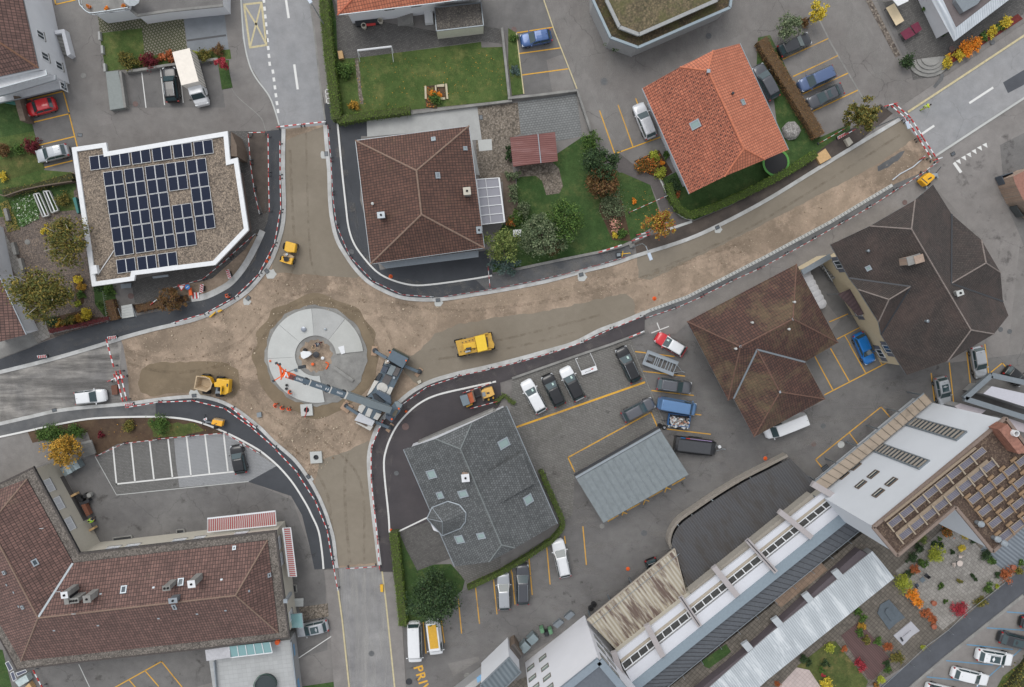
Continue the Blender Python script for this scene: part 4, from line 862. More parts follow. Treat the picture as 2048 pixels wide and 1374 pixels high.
# -- grey slate-tiled house
e,h_,R_=5.0,7.8,9.5
V={'tl':(807,899,e),'h1':(871,878,h_),'h2':(944,845,h_),'tr':(1013,812,e),'br':(1115,1047,e),'h4':(1030,1096,h_),'h3':(978,1124,h_),'bl':(909,1133,e),'r1':(921,898,R_),'r2':(1003,1090,R_),'q1':(969,948,9.1),'q2':(1044,908,6.6),'q3':(1085,1002,6.6),'q4':(996,1036,9.1)}
planar(V,('tl','bl','r1'),('h1','h3','r2'));planar(V,('tr','br','r1'),('h2','h4'))
hE,W3,inf=hip_house('tiled_house','house with mottled grey tile roof, skylights and a round turret',V,[('h1','h2','r1'),('tl','h1','r1','r2','h3','bl'),('h2','tr','br','h4','r2','r1'),('h3','h4','r2')],['tl','tr','br','bl'],e,.55,T_GREY,WALLW,[('r1','r2'),('r1','h1'),('r1','h2'),('r2','h3'),('r2','h4')],rm=plain('ridge_slate',(120,126,126),.8,var=.15),rr=.08)
qz={k:on_roof(inf,V,x,y)[0].z+dz for k,x,y,dz in(('q1',971,947.5,.03),('q2',1045,906.5,1.1),('q3',1069,967,.8),('q4',999,1007,.03))}
mb,w_,i_=roof_mb({'q1':(971,947.5,qz['q1']),'q2':(1045,906.5,qz['q2']),'q3':(1069,967,qz['q3']),'q4':(999,1007,qz['q4'])},[('q1','q2','q3','q4')],skirt=1.0,ms=0);mb.build('dormer_roof',[T_GREY,GREYM],hE)
for px,py,w,h in((864,948,1.0,1.3),(1007,887,1.0,1.5),(927,987,.8,1.3),(881,990,.8,.9),(920,1078,.95,1.2),(963,1071,.7,1.1),(1056,999,1.0,1.2)):skylight(hE,inf,V,px,py,w,h,fm=ZINC)
chimney(hE,931,956,8,10.3,.8,.8,.1,BRICKM,WALLW,1)
gutter(hE,[W3['tr'],W3['br']]);gutter(hE,[W3['tl'],W3['bl']])
ca=P(885,1044,7.9);cb_=P(886,1040,5);mb=MB();mb.lathe((cb_.x,cb_.y,0),[(1.7,0),(1.7,5.4)],8);mb.build('turret_wall',WALLW,hE)
mb=MB();rng_=[Vector(P(x,y,5.7))if lo else on_roof(inf,V,x,y)[0]+Vector((0,0,.12))for x,y,lo in((885,1071,1),(854,1037,1),(864,1015,1),(896,1002,0),(919,1009,0),(932,1025,0),(931,1042,0),(921,1056,0))]
for k in range(8):
 a,b=rng_[k],rng_[(k+1)%8];n_=(b-a).cross(ca-a).normalized();n_=-n_ if n_.z<0 else n_;u=Vector((0,0,1)).cross(n_).normalized();v=n_.cross(u);mb.add([a,b,ca],[[0,1,2]],0,[[(p.dot(u),p.dot(v))for p in(a,b,ca)]])
tr_=mb.build('turret_roof',[T_GREY,ZINC],hE);mb=MB()
for k in range(8):(mb.tube([rng_[k],ca],.05,5)if k<3 else 0);mb.tube([rng_[k],rng_[(k+1)%8]],.09,5)
o=mb.build('metal_edge',ZINC,hE);o.parent=tr_
lw=thing('low_wall',P(912,850,0),'low pale concrete wall behind the grey tiled house facing the new asphalt','wall');mb=MB();mb.beam(P(838,884,.9),P(988,818,.9),.3,1.6);mb.beam(P(988,818,.9),P(993,824,.9),.3,1.6);mb.build('wall',CONC3,lw)
# -- L-shaped flat/tile building south-west
zf=5.0
o_=[(66,933),(159,1106),(552,1061),(580,1276),(400,1300),(174,1324),(32,1341),(-20,1245),(-90,1120),(-90,990),(0,965)]
ow=[P(x,y,zf)[:2]for x,y in o_];cc=P(250,1200,0)
hF=thing('tiled_building',(cc.x,cc.y,0),'long L-shaped building with maroon tile roof inside a gravel border and beige walls','building')
GRV=gravel('roof_gravel',(138,130,122),(110,104,98),(90,84,78),6)
mb=MB();mb.prism(ow,zf-.35,zf-.02,0,1);mb.build('gravel_roof',[DARKM,GRV],hF)
mb=MB()
ii=inset(ow,.12);oo=[P(x,y,zf)[:2]for x,y in o_]
for k in range(len(ow)):mb.beam((*ii[k],zf),(*ii[(k+1)%len(ow)],zf),.14,.08)
mb.build('roof_edge',plain('copper_brown_edge',(84,78,76),.5,.3),hF)
mb=MB();wf=inset(ow,.35);mb.prism(wf,0,zf-.36);mb.build('wall',WALLB,hF)
V={'t':(54,958,zf+.1),'in':(146,1126,zf+.1),'tr':(535,1080,zf+.1),'br':(557,1266,zf+.1),'bl':(42,1322,zf+.1),'wl':(-40,1180,zf+.1),'wt':(-90,1012,zf+.1),'n':(-22,1050,8.0),'j':(76,1236,8.4),'r':(471,1191,8.4)}
mb,W3,inf=roof_mb(V,[('wt','t','n'),('t','in','j','n'),('in','tr','r','j'),('tr','br','r'),('br','bl','j','r'),('bl','wl','n','j'),('wl','wt','n')]);ro=mb.build('tile_roof',[T_MAROON,DARKM],hF)
mb=MB()
for a,b in(('t','n'),('n','j'),('j','r'),('r','tr'),('r','br'),('j','bl')):mb.tube([W3[a],W3[b]],.1,6)
x=mb.build('ridge_tiles',RIDGE,hF);x.parent=ro
mb=MB();mb.beam(W3['j']+Vector((0,0,.06)),W3['in']+Vector((0,0,.06)),.25,.04);mb.build('valley_gutter',GREYM,hF)
chimney(hF,129,1190,7,9.4,.65,.65,.1,CONC3,WHITE,1);chimney(hF,134,1200,7,8.9,.5,.9,.1,DARKM,CONC3,0);chimney(hF,148,1201,7,8.9,1.0,.5,.1,CONC3,CONC3,3);chimney(hF,174,1198,7,9.0,.75,.75,.1,CONC3,CONC3,1)
chimney(hF,333,1176,7,9.0,.8,.5,.1,CONC3,CONC3,2);chimney(hF,383,1168,7,9.4,.75,.75,.1,CONC3,WHITE,1);chimney(hF,346,1201,7.5,9.1,.9,.5,.1,GREYM,ZINC,1)
for px,py,w,h in((248,1179,.6,.8),(362,1164,.6,.8),(861-512,1213,.35,.7),(469,1096,.3,.4),(70,1125,.7,.5),(9,1145,.35,.35),(46,1214,.35,.35),(538,1150,.4,.3)):skylight(hF,inf,V,px,py,w,h,gm=GLASS if w>.5 else DARKM)
for px,py in((201,1188),(307,1175),(317,1237),(394,1228),(451,1221),(108,1261),(196,1251),(443,1159),(498,1182),(27,1185),(37,1213),(13,1170),(498,1260)):flashing(hF,inf,V,px,py,.28,.22)
for px,py in((91,1053),(155,1222),(125,1178)):
 c,n_,u,v=on_roof(inf,V,px,py);mb=MB();mb.tube([c,c+Vector((0,0,.8))],.03,5);mb.tube([c+Vector((-.25,0,.8)),c+Vector((.25,0,.8))],.04,5);mb.build('aerial',ZINC,hF)
chimney(hF,571,1202,4,6.4,.35,.35,0,ZINC,ZINC,0)
def wall_edge(poly,a,b):
 return near(poly,P(*a,zf)[:2]),near(poly,P(*b,zf)[:2])
wa,wb=wall_edge(wf,(66,933),(159,1106));windows_on(hF,wa,wb,1,[(2.6,1.6,2.9,1.2),(5.2,1.6,2.9,1.2),(8.2,1.6,2.9,1.2)],WHITE,plain('roller_blind',(200,202,206),.6))
wa,wb=wall_edge(wf,(159,1106),(552,1061));windows_on(hF,wa,wb,1,[(3.5,1.6,2.9,1.0),(6,1.6,2.9,1.0),(12,1.6,2.9,1.0),(14.6,1.3,2.9,1.0),(20,1.6,2.9,1.0)],WHITE,plain('roller_blind',(200,202,206),.6))
wa,wb=wall_edge(wf,(552,1061),(580,1276));windows_on(hF,wa,wb,1,[(1.8,1.5,2.9,1.0),(4,1.5,2.9,1.0),(12,1.2,2.0,1.2)],WHITE,plain('roller_blind',(200,202,206),.6))
mb=MB();pb=MB()
a,b=P(113,942,0),P(196,1095,0)
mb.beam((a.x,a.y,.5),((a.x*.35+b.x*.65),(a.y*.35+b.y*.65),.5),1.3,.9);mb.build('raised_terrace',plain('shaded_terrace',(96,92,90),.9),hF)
for k in range(7):
 t=k/6*.65;c=a.lerp(b,t);pb.box((c.x+.5,c.y+.2,1.1),(.12,.12,2.1),0)
pb.build('loggia_post',WHITE,hF)
STR=striped('awning_stripe',(206,200,196),(182,78,80),.27,'UV',0)
for pts,lab in(([(415,1037,3.5),(551,1022,3.5),(553,1050,2.7),(415,1064,2.7)],'long red and white striped awning over the north front of the L-shaped building'),([(566,1056,3.5),(578,1153,3.5),(593,1153,2.7),(581,1055,2.7)],'red and white striped awning over the east front of the L-shaped building')):
 a,b,c,d=[P(*p)for p in pts];L=(b-a).length;D=(c-b).length;t=thing('striped_awning',(a.x,a.y,0),lab,'awning','striped awnings')
 mb=MB();mb.add([a,b,c,d],[[0,1,2,3]],0,[[(0,0),(L,0),(L,D),(0,D)]]);mb.add([p-Vector((0,0,.05))for p in(a,b,c,d)],[[3,2,1,0]],0,[[(0,D),(L,D),(L,0),(0,0)]]);mb.build('awning_cloth',STR,t)
 mb=MB();mb.beam(d,c,.14,.12);mb.beam(a,b,.18,.14);mb.beam(a,d,.06,.06);mb.beam(b,c,.06,.06);mb.build('frame',WHITE,t)
ter=thing('tiled_terrace',P(500,1330,0),'pale tiled roof terrace with glass canopy south of the L-shaped building','terrace')
mb=MB();mb.pp([(418,1320),(478,1298),(540,1284),(580,1280),(597,1420),(432,1420)],0,2.6,0,1);mb.build('floor',[WALLG,TERR],ter)
for a_,b_ in(((429,1322),(438,1430)),((583,1282),(600,1430))):mb=MB();mb.beam(P(*a_,2.9),P(*b_,2.9),.12,.5);mb.build('parapet',ZINC,ter)
mb=MB();mb.pp([(410,1300),(459,1293),(461,1315),(413,1322)],4.3,4.4);mb.build('solid_canopy',plain('stained_white',(186,186,190),.7,var=.1,stain=.2),ter)
GC=glassy('teal_glass',(130,168,170),.15)
A_,B_,C_,D_=P(458,1293,4.4),P(540,1284,4.4),P(545,1305,4.2),P(461,1315,4.2);mb=MB();mb.add([A_,B_,C_,D_],[[3,2,1,0]]);mb.build('glass_canopy',GC,ter);mb=MB()
for k in range(6):mb.beam(A_.lerp(B_,k/5)+Vector((0,0,.04)),D_.lerp(C_,k/5)+Vector((0,0,.04)),.08,.08)
mb.beam(D_,C_,.12,.1);mb.build('glazing_bar',WHITE,ter)
for s in(B_,C_):pass
bl=plain('blue_glass_panel',(110,160,200),.4)
mb=MB();a,b=P(580,1276+14,2),P(590,1320,2);mb.beam(P(586,1290,1.6),P(592,1345,1.6),.08,1.0);mb.beam(P(595,1360,1.6),P(598,1380,1.6),.08,1.0);mb.build('blue_panel',bl,ter)
c=P(534,1366,2.62);pl=thing('round_pool',c,'round black covered tub with green frame on the pale tiled terrace','tub');mb=MB();mb.lathe(c,[(1.35,0),(1.4,.7),(1.3,.72),(1.25,.62),(.001,.66)],32);mb.build('tub',plain('pool_cover',(52,62,64),.5),pl)
mb=MB()
for k in range(3):mb.tube([Vector((c.x+1.5*math.cos(a_),c.y+1.5*math.sin(a_),.5+c.z+.2*math.sin(2*a_+k)+k*.15))for a_ in[j*.3+k for j in range(12)]],.025,5)
mb.build('frame',plain('green_tube',(70,104,92),.5),pl)
sm=thing('small_table',P(531,1288,2.6),'small table with flower pots at the east end of the glass canopy','table')
c=P(553,1287,3.3);mb=MB();mb.lathe((c.x,c.y,2.6),[(.3,0),(.32,.5),(.2,.5),(.001,.45)],12);mb.build('pot',ORANGE,sm)
gcan=thing('glass_door_canopy',P(600,1240,0),'pale glass canopy above the east door of the L-shaped building','canopy');mb=MB();mb.pp([(581,1228),(604,1226),(607,1255),(580,1256)],2.6,2.66);mb.build('glass',GC,gcan);mb=MB();mb.beam(P(604,1226,2.64),P(607,1255,2.64),.08,.1);mb.beam(P(583,1228,2.64),P(604,1226,2.64),.05,.08);mb.build('frame',ZINC,gcan)
mb=MB();
for k,(a,b)in enumerate((((583,1200),(607,1199)),((583,1205),(607,1204)),((583,1210),(607,1209)))):mb.beam(P(*a,.1+.15*(k==0)),P(*b,.1),.35,.2+.1*k)
tag(mb.build('door_steps',CONC),'pale door steps at the east side of the L-shaped building','steps')
# -- solar flat roof house
zs=4.2
o_=[(143,295),(212,285),(215,303),(455,262),(460,319),(475,315),(497,460),(430,530),(270,550),(268,561),(184,573)]
ow=[P(x,y,zs)[:2]for x,y in o_];c0=P(320,430,0)
hS=thing('solar_roof_house',(c0.x,c0.y,0),'flat-roofed house with white parapet, gravel roof and rows of solar panels','house')
SG=gravel('roof_pebbles',(166,150,132),(128,116,104),(96,86,78),6.5)
inn=inset(ow,.55);n=len(ow);area=sum(ow[i][0]*ow[(i+1)%n][1]-ow[(i+1)%n][0]*ow[i][1]for i in range(n));ob=ow if area>0 else ow[::-1]
mb=MB();mb.prism(inset(ow,.5),zs-.5,zs-.22,0);mb.build('gravel_roof',SG,hS)
mb=MB();vs=[(*p,zs)for p in ob]+[(*p,zs)for p in inn]+[(*p,zs-.35)for p in ob]+[(*p,zs-.35)for p in inn]
fs=[]
for k in range(n):
 j=(k+1)%n;fs+=[[k,j,n+j,n+k],[2*n+k,2*n+j,j,k],[n+k,n+j,3*n+j,3*n+k],[3*n+k,3*n+j,2*n+j,2*n+k]]
mb.add(vs,fs);mb.build('parapet',WHITE,hS)
mb=MB();mb.prism(inset(ow,.95),0,zs-.36);mb.build('wall',plain('brown_cladding',(112,98,92),.8,var=.1),hS)
PVM=plain('solar_cell_blue',(35,42,60),.6,0,var=.1,spec=.1)
def pv(par,name,q0,u,v,z,proto=None,tilt=.04,mats=None,fr=.04):
 "one panel with pixel corner q0 and pixel edge vectors u, v"
 a=P(q0[0],q0[1],z);b=P(q0[0]+u[0],q0[1]+u[1],z);d=P(q0[0]+v[0],q0[1]+v[1],z)
 if proto is None:
  U=b-a;Vv=d-a;mb=MB();c=a+U+Vv;Z=Vector((0,0,1));pts=[a,b,c,d]
  th=[Z*0,Z*0,Z*tilt,Z*tilt]
  vs=[p+t for p,t in zip(pts,th)]+[p+t+Z*.05 for p,t in zip(pts,th)]
  mb.add(vs,[[3,2,1,0],[4,5,6,7],[0,1,5,4],[1,2,6,5],[2,3,7,6],[3,0,4,7]]if(b-a).cross(d-a).z>0 else[[0,1,2,3],[7,6,5,4],[4,5,1,0],[5,6,2,1],[6,7,3,2],[7,4,0,3]],0)
  fu=fr/U.length;fv=fr/Vv.length
  g=[a+U*x+Vv*y+Z*(tilt*y+.054)for x,y in((fu,fv),(1-fu,fv),(1-fu,1-fv),(fu,1-fv))]
  mb.add(g,[[0,1,2,3]]if(b-a).cross(d-a).z>0 else[[3,2,1,0]],1)
  o=mb.build(name,mats or[WHITE,PVM],par,org=(a.x,a.y,a.z));return o
 o=proto.copy();C.objects.link(o);o.location=a-Vector(par.location);return o
pr=None
for k in range(6):
 for s_ in(0,18.8):
  x0,y0=178.5+k*41.7+s_,313.3-k*5.85-s_*.14;p_=pv(hS,'solar_panel',(x0,y0),(18.7,-2.6),(3.7,27.7),zs-.1,pr);pr=pr or p_
for col,(cx_,rows)in enumerate(((0,range(6)),(1,range(6)),(2,range(6)),(3,(0,1,3,4,5)),(4,range(5)))):
 for r_ in rows:
  for s_ in(0,19.2):
   x0=206.5+col*41.8+r_*4.15+s_;y0=345-col*5.95+r_*28.1-s_*.14;pv(hS,'solar_panel',(x0,y0),(19.1,-2.7),(4.1,28),zs-.1,pr)
for k in range(3):
 for s_ in(0,18.8):pv(hS,'solar_panel',(232.5+k*41.5+s_,520-k*5.8-s_*.14),(18.6,-2.6),(3.5,27.4),zs-.1,pr)
mb=MB();mb.pp([(181,531),(192,530),(195,546),(183,549)],zs-.1,zs+.5);mb.build('roof_unit',WHITE,hS);mb=MB();mb.tube([P(228,501,zs-.1),P(196,549,zs-.1)],.05,6);mb.build('conduit',WHITE,hS)
mb=MB();mb.pp([(462,263),(473,290),(474,313),(461,312)],.0,3.9);mb.build('stair_wall',WOODG,hS)
mb=MB();mb.pp([(304,553),(336,549),(337,553),(306,557)],2.0,2.2);mb.pp([(241,568),(262,566),(262,575),(242,577)],.3,.5);mb.build('canopy',GREYM,hS)
# -- white apartment block top left
zg=6.4
V={'a':(46,-2,zg),'b':(77,136,zg),'c':(-60,166,zg),'d':(-90,-60,zg),'e':(35,-60,zg),'r':(-30,66,9.2),'r2':(-50,-60,9.2)}
hG,W3,inf=hip_house('apartment_block','white apartment block with brown roof and stacked south balconies, top left',V,[('b','c','r'),('e','a','b','r','r2'),('c','d','r2','r')],['e','b','c','d'],zg,.15,T_MAROON,WALLW,[('b','r')],cat='apartment block',rm=plain('ridge_brown2',(130,96,76),.9))
wl=inset([P(*V[k][:2],zg)[:2]for k in('e','b','c','d')],.15);wa,wb=near(wl,P(77,136,zg)[:2]),near(wl,P(35,-60,zg)[:2])
windows_on(hG,wb,wa,1,[(9.2,.9,3.6,1.3),(6.6,.9,3.6,1.3),(9.4,.9,.9,1.3),(12,.9,.9,1.3),(6.6,.9,.9,1.3)][:4],WHITE,GLASS)
for k,z_ in enumerate((.9,3.0,5.2)):
 f={0:[(-60,218),(-60,190),(129,162),(130,176),(38,198)],1:[(-60,206),(-60,180),(112,150),(112,160),(26,186)],2:[(-60,190),(-60,166),(92,140),(94,150),(0,176)]}[k]
 mb=MB();mb.pp(f,z_,z_+.22);mb.build('balcony_floor',WHITE,hG);mb=MB();mb.beam(P(f[0][0],f[0][1],z_+1.0),P(f[4][0],f[4][1],z_+1.0),.1,.12);mb.beam(P(f[4][0],f[4][1],z_+1.0),P(f[3][0],f[3][1],z_+1.0),.1,.12);mb.beam(P(f[3][0],f[3][1],z_+1.0),P(f[2][0],f[2][1],z_+1.0),.1,.12);mb.build('balcony_rail',ZINC,hG)
mb=MB();mb.pp([(108,61),(128,58),(141,108),(134,112),(123,66),(110,68)],0,1.1);mb.build('stair_wall',WALLW,hG)
for k in range(6):
 mb=MB();c=P(121+k*2.2,72+k*7,.1);mb.box((c.x,c.y,.35-.05*k),(1.1,.4,.7-.1*k),-.2);mb.build('entrance_step',CONC3,hG)
# -- white rounded building top
zh=4.0
rim=cr([(157,-60),(158,0),(164,14),(178,25),(198,24),(256,15)])+[(263,-60)]
hH=thing('rounded_building',P(215,10,0),'white building with rounded corner and flower-trimmed roof terrace, top left','building')
mb=MB();rw=[P(x,y,zh)[:2]for x,y in rim];mb.prism(inset(rw,.35),0,zh-.3,0,1);mb.build('wall',[WALLW,plain('terrace_brown',(120,108,100),.9,var=.15)],hH)
mb=MB();mb.tube([(*p,zh)for p in rw[:-1]],.07,6);mb.tube([(*p,zh-.55)for p in rw[:-1]],.05,6)
for k in range(0,len(rw)-1,3):mb.tube([(*rw[k],zh-.7),(*rw[k],zh)],.03,5)
mb.build('railing',ZINC,hH);mb=MB();mb.prism(inset(rw,.12),zh-.45,zh-.29,0);mb.build('floor_slab',[CONC3],hH)
hH2=thing('low_annex',P(340,10,0),'grey flat-roofed annex with white wall beside the rounded building','annex')
mb=MB();mb.pp([(262,-60),(262,20),(275,31),(336,22),(446,11),(446,-60)],0,2.6,0,1);mb.build('wall',[WALLW,A_DARK],hH2);mb=MB()
for a,b in(((262,20),(275,31)),((275,31),(336,22)),((336,22),(446,11))):mb.beam(P(*a,2.7),P(*b,2.7),.3,.2)
mb.build('parapet',CONC3,hH2)
cs=P(277,7,2.9);t=thing('garden_parasol',(cs.x,cs.y,2.6),'open pale grey parasol on the roof terrace at the top left','parasol');mb=MB();mb.lathe((cs.x,cs.y,4.6),[(1.05,0),(.5,.3),(.03,.5)],10);mb.build('canopy',plain('parasol_cloth',(190,196,200),.7),t);mb=MB();mb.tube([(cs.x,cs.y,2.6),(cs.x,cs.y,5)],.03);mb.build('pole',ZINC,t)
# -- orange roof at the top edge
V={'a':(672,-40,5.2),'b':(675,30,5.2),'c':(864,7,5.2),'d':(975,-8,5.2),'e':(975,-60,5.2),'r':(760,-60,7.6),'r1':(900,-66,7.6)}
hI,W3,inf=hip_house('tiled_house','white house with red-orange roof cut by the top edge, red shutters below its eave',V,[('a','b','r'),('b','c','d','e','r1','r')],['a','b','d','e'],5.2,.9,T_ORANGE,WALLW,[('b','r')],rm=plain('ridge_orange2',(186,104,78),.9))
wl=inset([P(*V[k][:2],5.2)[:2]for k in('a','b','d','e')],.9);wa,wb=near(wl,P(675,30,5.2)[:2]),near(wl,P(975,-8,5.2)[:2])
windows_on(hI,wa,wb,1,[(5.2,1.0,3.0,1.2),(8.6,1.0,3.0,1.2),(12.8,1.0,3.0,1.2),(16,1.0,3.0,1.2)],WHITE,GLASS,shutter=plain('dark_red_shutter',(104,40,40),.7))
gutter(hI,[W3['b'],W3['c'],W3['d']])
hI2=thing('flat_garage',P(918,40,0),'garage with weathered flat roof and cream walls below the red-orange roof','garage')
mb=MB();mb.pp([(869,15),(962,5),(967,51),(873,62)],0,2.7,0,1);mb.build('wall',[plain('cream_wall',(206,206,188),.9),gravel('old_felt',(110,104,98),(92,88,84),(128,122,112),7)],hI2)
mb=MB();zz=2.78
for a,b in(((869,15),(962,5)),((962,5),(967,51)),((967,51),(873,62)),((873,62),(869,15))):mb.beam(P(*a,zz),P(*b,zz),.12,.14)
mb.build('roof_edge',GREYM,hI2)
st=thing('garden_steps',P(811,42,0),'pale garden steps below the red-orange roof','steps')
for k in range(6):
 mb=MB();c=P(798+k*5.3,42,0);mb.box((c.x,c.y,.08+.07*k),(.34,1.3,.16+.14*k),.05);mb.build('step',CONC3,st)
# -- moss roof building top
for nm,pts,z_,lab in(('moss_roof_building',[(1184,-60),(1186,0),(1221,75),(1276,95),(1460,15),(1470,-60)],4.0,None),):
 hJ=thing(nm,P(1310,0,0),'angular flat-roofed building with mossy roof and pale metal rims, top centre','building')
 MOSS=gravel('moss_brown',(92,78,58),(74,64,48),(110,92,66),5,moss=(84,84,44));MOS2=gravel('dry_roof_grass',(126,112,86),(104,94,72),(86,82,58),4,moss=(92,92,54))
 w1=[P(x,y,z_)[:2]for x,y in pts];mb=MB();mb.prism(inset(w1,.2),0,z_-.2,0,1);mb.build('lower_block',[WALLG,MOSS],hJ);mb=MB()
 for k in range(len(w1)):mb.beam((*w1[k],z_-.05),(*w1[(k+1)%len(w1)],z_-.05),.32,.3)
 mb.build('rim',plain('blue_grey_metal',(150,164,172),.5,.3),hJ)
 p2=[(1208,-60),(1213,0),(1239,54),(1278,69),(1434,0),(1445,-60)];w2=[P(x,y,4.9)[:2]for x,y in p2];mb=MB();mb.prism(inset(w2,.15),z_-.2,4.75,0,1);mb.build('upper_block',[WALLG,MOS2],hJ);mb=MB()
 for k in range(len(w2)):mb.beam((*w2[k],4.85),(*w2[(k+1)%len(w2)],4.85),.42,.25)
 mb.build('upper_rim',plain('stone_rim',(158,160,160),.8,var=.1),hJ)
# -- white-rimmed restaurant roof top right
hK=thing('white_rimmed_roof',P(1960,20,0),'building with dark flat roof and broad white corrugated rim, top right','building')
rimM=corr('white_corrugated_rim',(214,220,226),(190,198,206),.35,2.1,rough=.5)
A_,B_,C_=(1830,-60),(1908,83),(2110,-70);a2,b2,c2=(1858,-60),(1912,55),(2060,-60)
mb=MB();mb.add([P(*A_,3.2),P(*B_,3.2),P(*b2,3.9),P(*a2,3.9)],[[0,1,2,3]]);mb.add([P(*B_,3.2),P(*C_,3.2),P(*c2,3.9),P(*b2,3.9)],[[0,1,2,3]]);mb.build('rim',rimM,hK)
mb=MB();mb.pp([(1858,-60),(1912,54.5),(2060,-60)],0,3.85,0,1);mb.build('roof',[WALLW,plain('brown_flat_roof',(112,104,104),.9,var=.1)],hK)
mb=MB();mb.pp([(1915,-40),(1912,2),(1927,24),(1955,8),(1990,-40)],3.9,4.6,0,1);mb.build('rooftop_box',[ZINC,GREYM],hK);
hK2=thing('white_canopy',P(1797,5,0),'small white canopy cut by the top edge beside the patio tables','canopy');mb=MB();mb.pp([(1780,-40),(1786,0),(1796,12),(1817,2),(1812,-40)],2.6,2.7);mb.build('cloth',WHITE,hK2);mb=MB();c=P(1796,12,0);mb.tube([(c.x,c.y,0),(c.x,c.y,2.6)],.04);mb.build('post',ZINC,hK2)
# -- maroon carport/shed in the garden
hM=thing('garden_shed',P(1068,300,0),'garden shed with maroon sheet-metal roof among lawns','shed')
RM=corr('maroon_sheet',(132,84,78),(118,72,68),.25,.08,stain=(160,140,140),amt=.35,srng=(.5,.75))
mb=MB();a,b,c,d=P(1020,275,2.8),P(1110,264,2.8),P(1116,322,2.3),P(1026,333,2.3);mb.add([a,b,c,d]+[p-Vector((0,0,.12))for p in(a,b,c,d)],[[0,3,2,1],[4,5,6,7],[0,1,5,4],[1,2,6,5],[2,3,7,6],[3,0,4,7]]);mb.build('roof',RM,hM)
mb=MB();mb.beam(a.lerp(b,.62)+Vector((0,0,.05)),d.lerp(c,.62)+Vector((0,0,.05)),.12,.06);mb.build('metal_strip',ZINC,hM)
mb=MB();wp=inset([v[:2]for v in(a,b,c,d)],.35);mb.prism(wp,0,2.28);mb.build('wall',WOODB,hM)
# -- grey carport roof
hN=thing('carport',P(1265,955,0),'carport with grey seamed metal roof and white front gutter','carport')
a,b,c,d=P(1153,958,2.9),P(1322,862,2.9),P(1377,949,3.2),P(1207,1046,3.2);mb=MB();mb.add([a,b,c,d]+[p-Vector((0,0,.15))for p in(a,b,c,d)],[[3,2,1,0],[4,5,6,7],[4,5,1,0][::-1],[5,6,2,1][::-1],[6,7,3,2][::-1],[7,4,0,3][::-1]])
mb.build('roof',plain('carport_sheet',(126,134,137),.6,.1,var=.12,stain=.12,sc=1.6),hN);mb=MB()
for k in range(1,14):mb.beam(a.lerp(b,k/14)+Vector((0,0,.03)),d.lerp(c,k/14)+Vector((0,0,.03)),.05,.06)
mb.build('standing_seams',GREYM,hN);mb=MB();s_=Vector((-.12,.2,0));mb.beam(a+s_,b+s_,.3,.15);mb.build('gutter',ZINC,hN);mb=MB();s_=Vector((-.3,.5,-.1));mb.beam(a+s_,b+s_,.25,.25);mb.build('fascia',DARKM,hN)
mb=MB()
for t in(0.03,.33,.66,.97):
 for p,r in((a,b),(d,c)):e_=p.lerp(r,t)*.98+((b+d)/2)*.02;mb.beam((e_.x,e_.y,0),(e_.x,e_.y,2.8),.14,.14)
mb.build('post',GREYM,hN)
# ---------------- factory, tower block and terraces in the south-east ----------------
def on_wall(A,B,px,py):
 o=Vector((0,0,H));d=RQ@Vector(((px-CX)/F,(CY-py)/F,-1.0));a=Vector((*A,0));t=(Vector((*B,0))-a).normalized();n=Vector((t.y,-t.x,0))
 k=n.dot(a-o)/n.dot(d);h=o+d*k;return(h-a).dot(t),h.z
def wall_win(par,A,B,px,py,w,h,fm,gm,out=1,sill=False):
 s,z=on_wall(A,B,px,py);a=Vector((*A,0));d=(Vector((*B,0))-a).normalized();n=Vector((d.y,-d.x,0));n=-n if n.dot(a)>0 else n;up=Vector((0,0,1));c=a+d*s+up*z
 mb=MB()
 for(x,y,ww,hh)in((0,h/2,w+.1,.1),(0,-h/2,w+.1,.1),(-w/2,0,.1,h-.1),(w/2,0,.1,h-.1)):frame_box(mb,c+d*x+up*y,d,up,n,ww,hh,-.1,.04)
 f=mb.build('window',fm,par);mb=MB();frame_box(mb,c,d,up,n,w-.1,h-.1,-.1,.012);g=mb.build('pane',gm,par);g.parent=f
 mb=MB();frame_box(mb,c-up*h*.1,d,up,n,w-.1,h*.16,-.06,.03);g=mb.build('blind',WALLB,par);g.parent=f
 return c
WFR=plain('bronze_window_frame',(112,98,86),.5,.3)
def poly_building(name,label,pix,z,wallm,roofm,cat='building',ins=.1,zr=None):
 t=thing(name,(*[sum(v)/len(pix)for v in zip(*[P(x,y,z)[:2]for x,y in pix])],0),label,cat)
 w=[P(x,y,z)[:2]for x,y in pix];mb=MB();mb.prism(inset(w,ins),0,zr or z,0,1);mb.build('wall',[wallm,roofm],t);return t,w
zt=17.0
pixT=[(1747,1055),(2012,836),(2122,983),(1986,1104),(1911.5,1014),(1795,1112)]
BRG=gravel('brown_roof_gravel',(104,86,74),(82,66,58),(124,106,90),6)
hT,wT=poly_building('tower_block','tallest building with blank white wall, slit windows and collector rows on its brown roof',pixT,zt,plain('tower_white_render',(210,214,219),.9,var=.025,stain=.05,sc=.3),BRG,'building',.12,zt-.25)
mb=MB();edgeM=plain('tan_roof_edge',(132,116,106),.7,var=.12)
for k in range(len(wT)):mb.beam((*wT[k],zt-.1),(*wT[(k+1)%len(wT)],zt-.1),.35,.3)
mb.build('roof_edge',edgeM,hT)
A,B=wT[0],wT[1]
for px,py in((1746,948),(1721,968),(1782,963),(1756,985),(1711,932),(1687,950)):wall_win(hT,A,B,px,py,1.35,.85,WFR,GLASS,-1 if False else 1)
wi=inset(wT,.12)
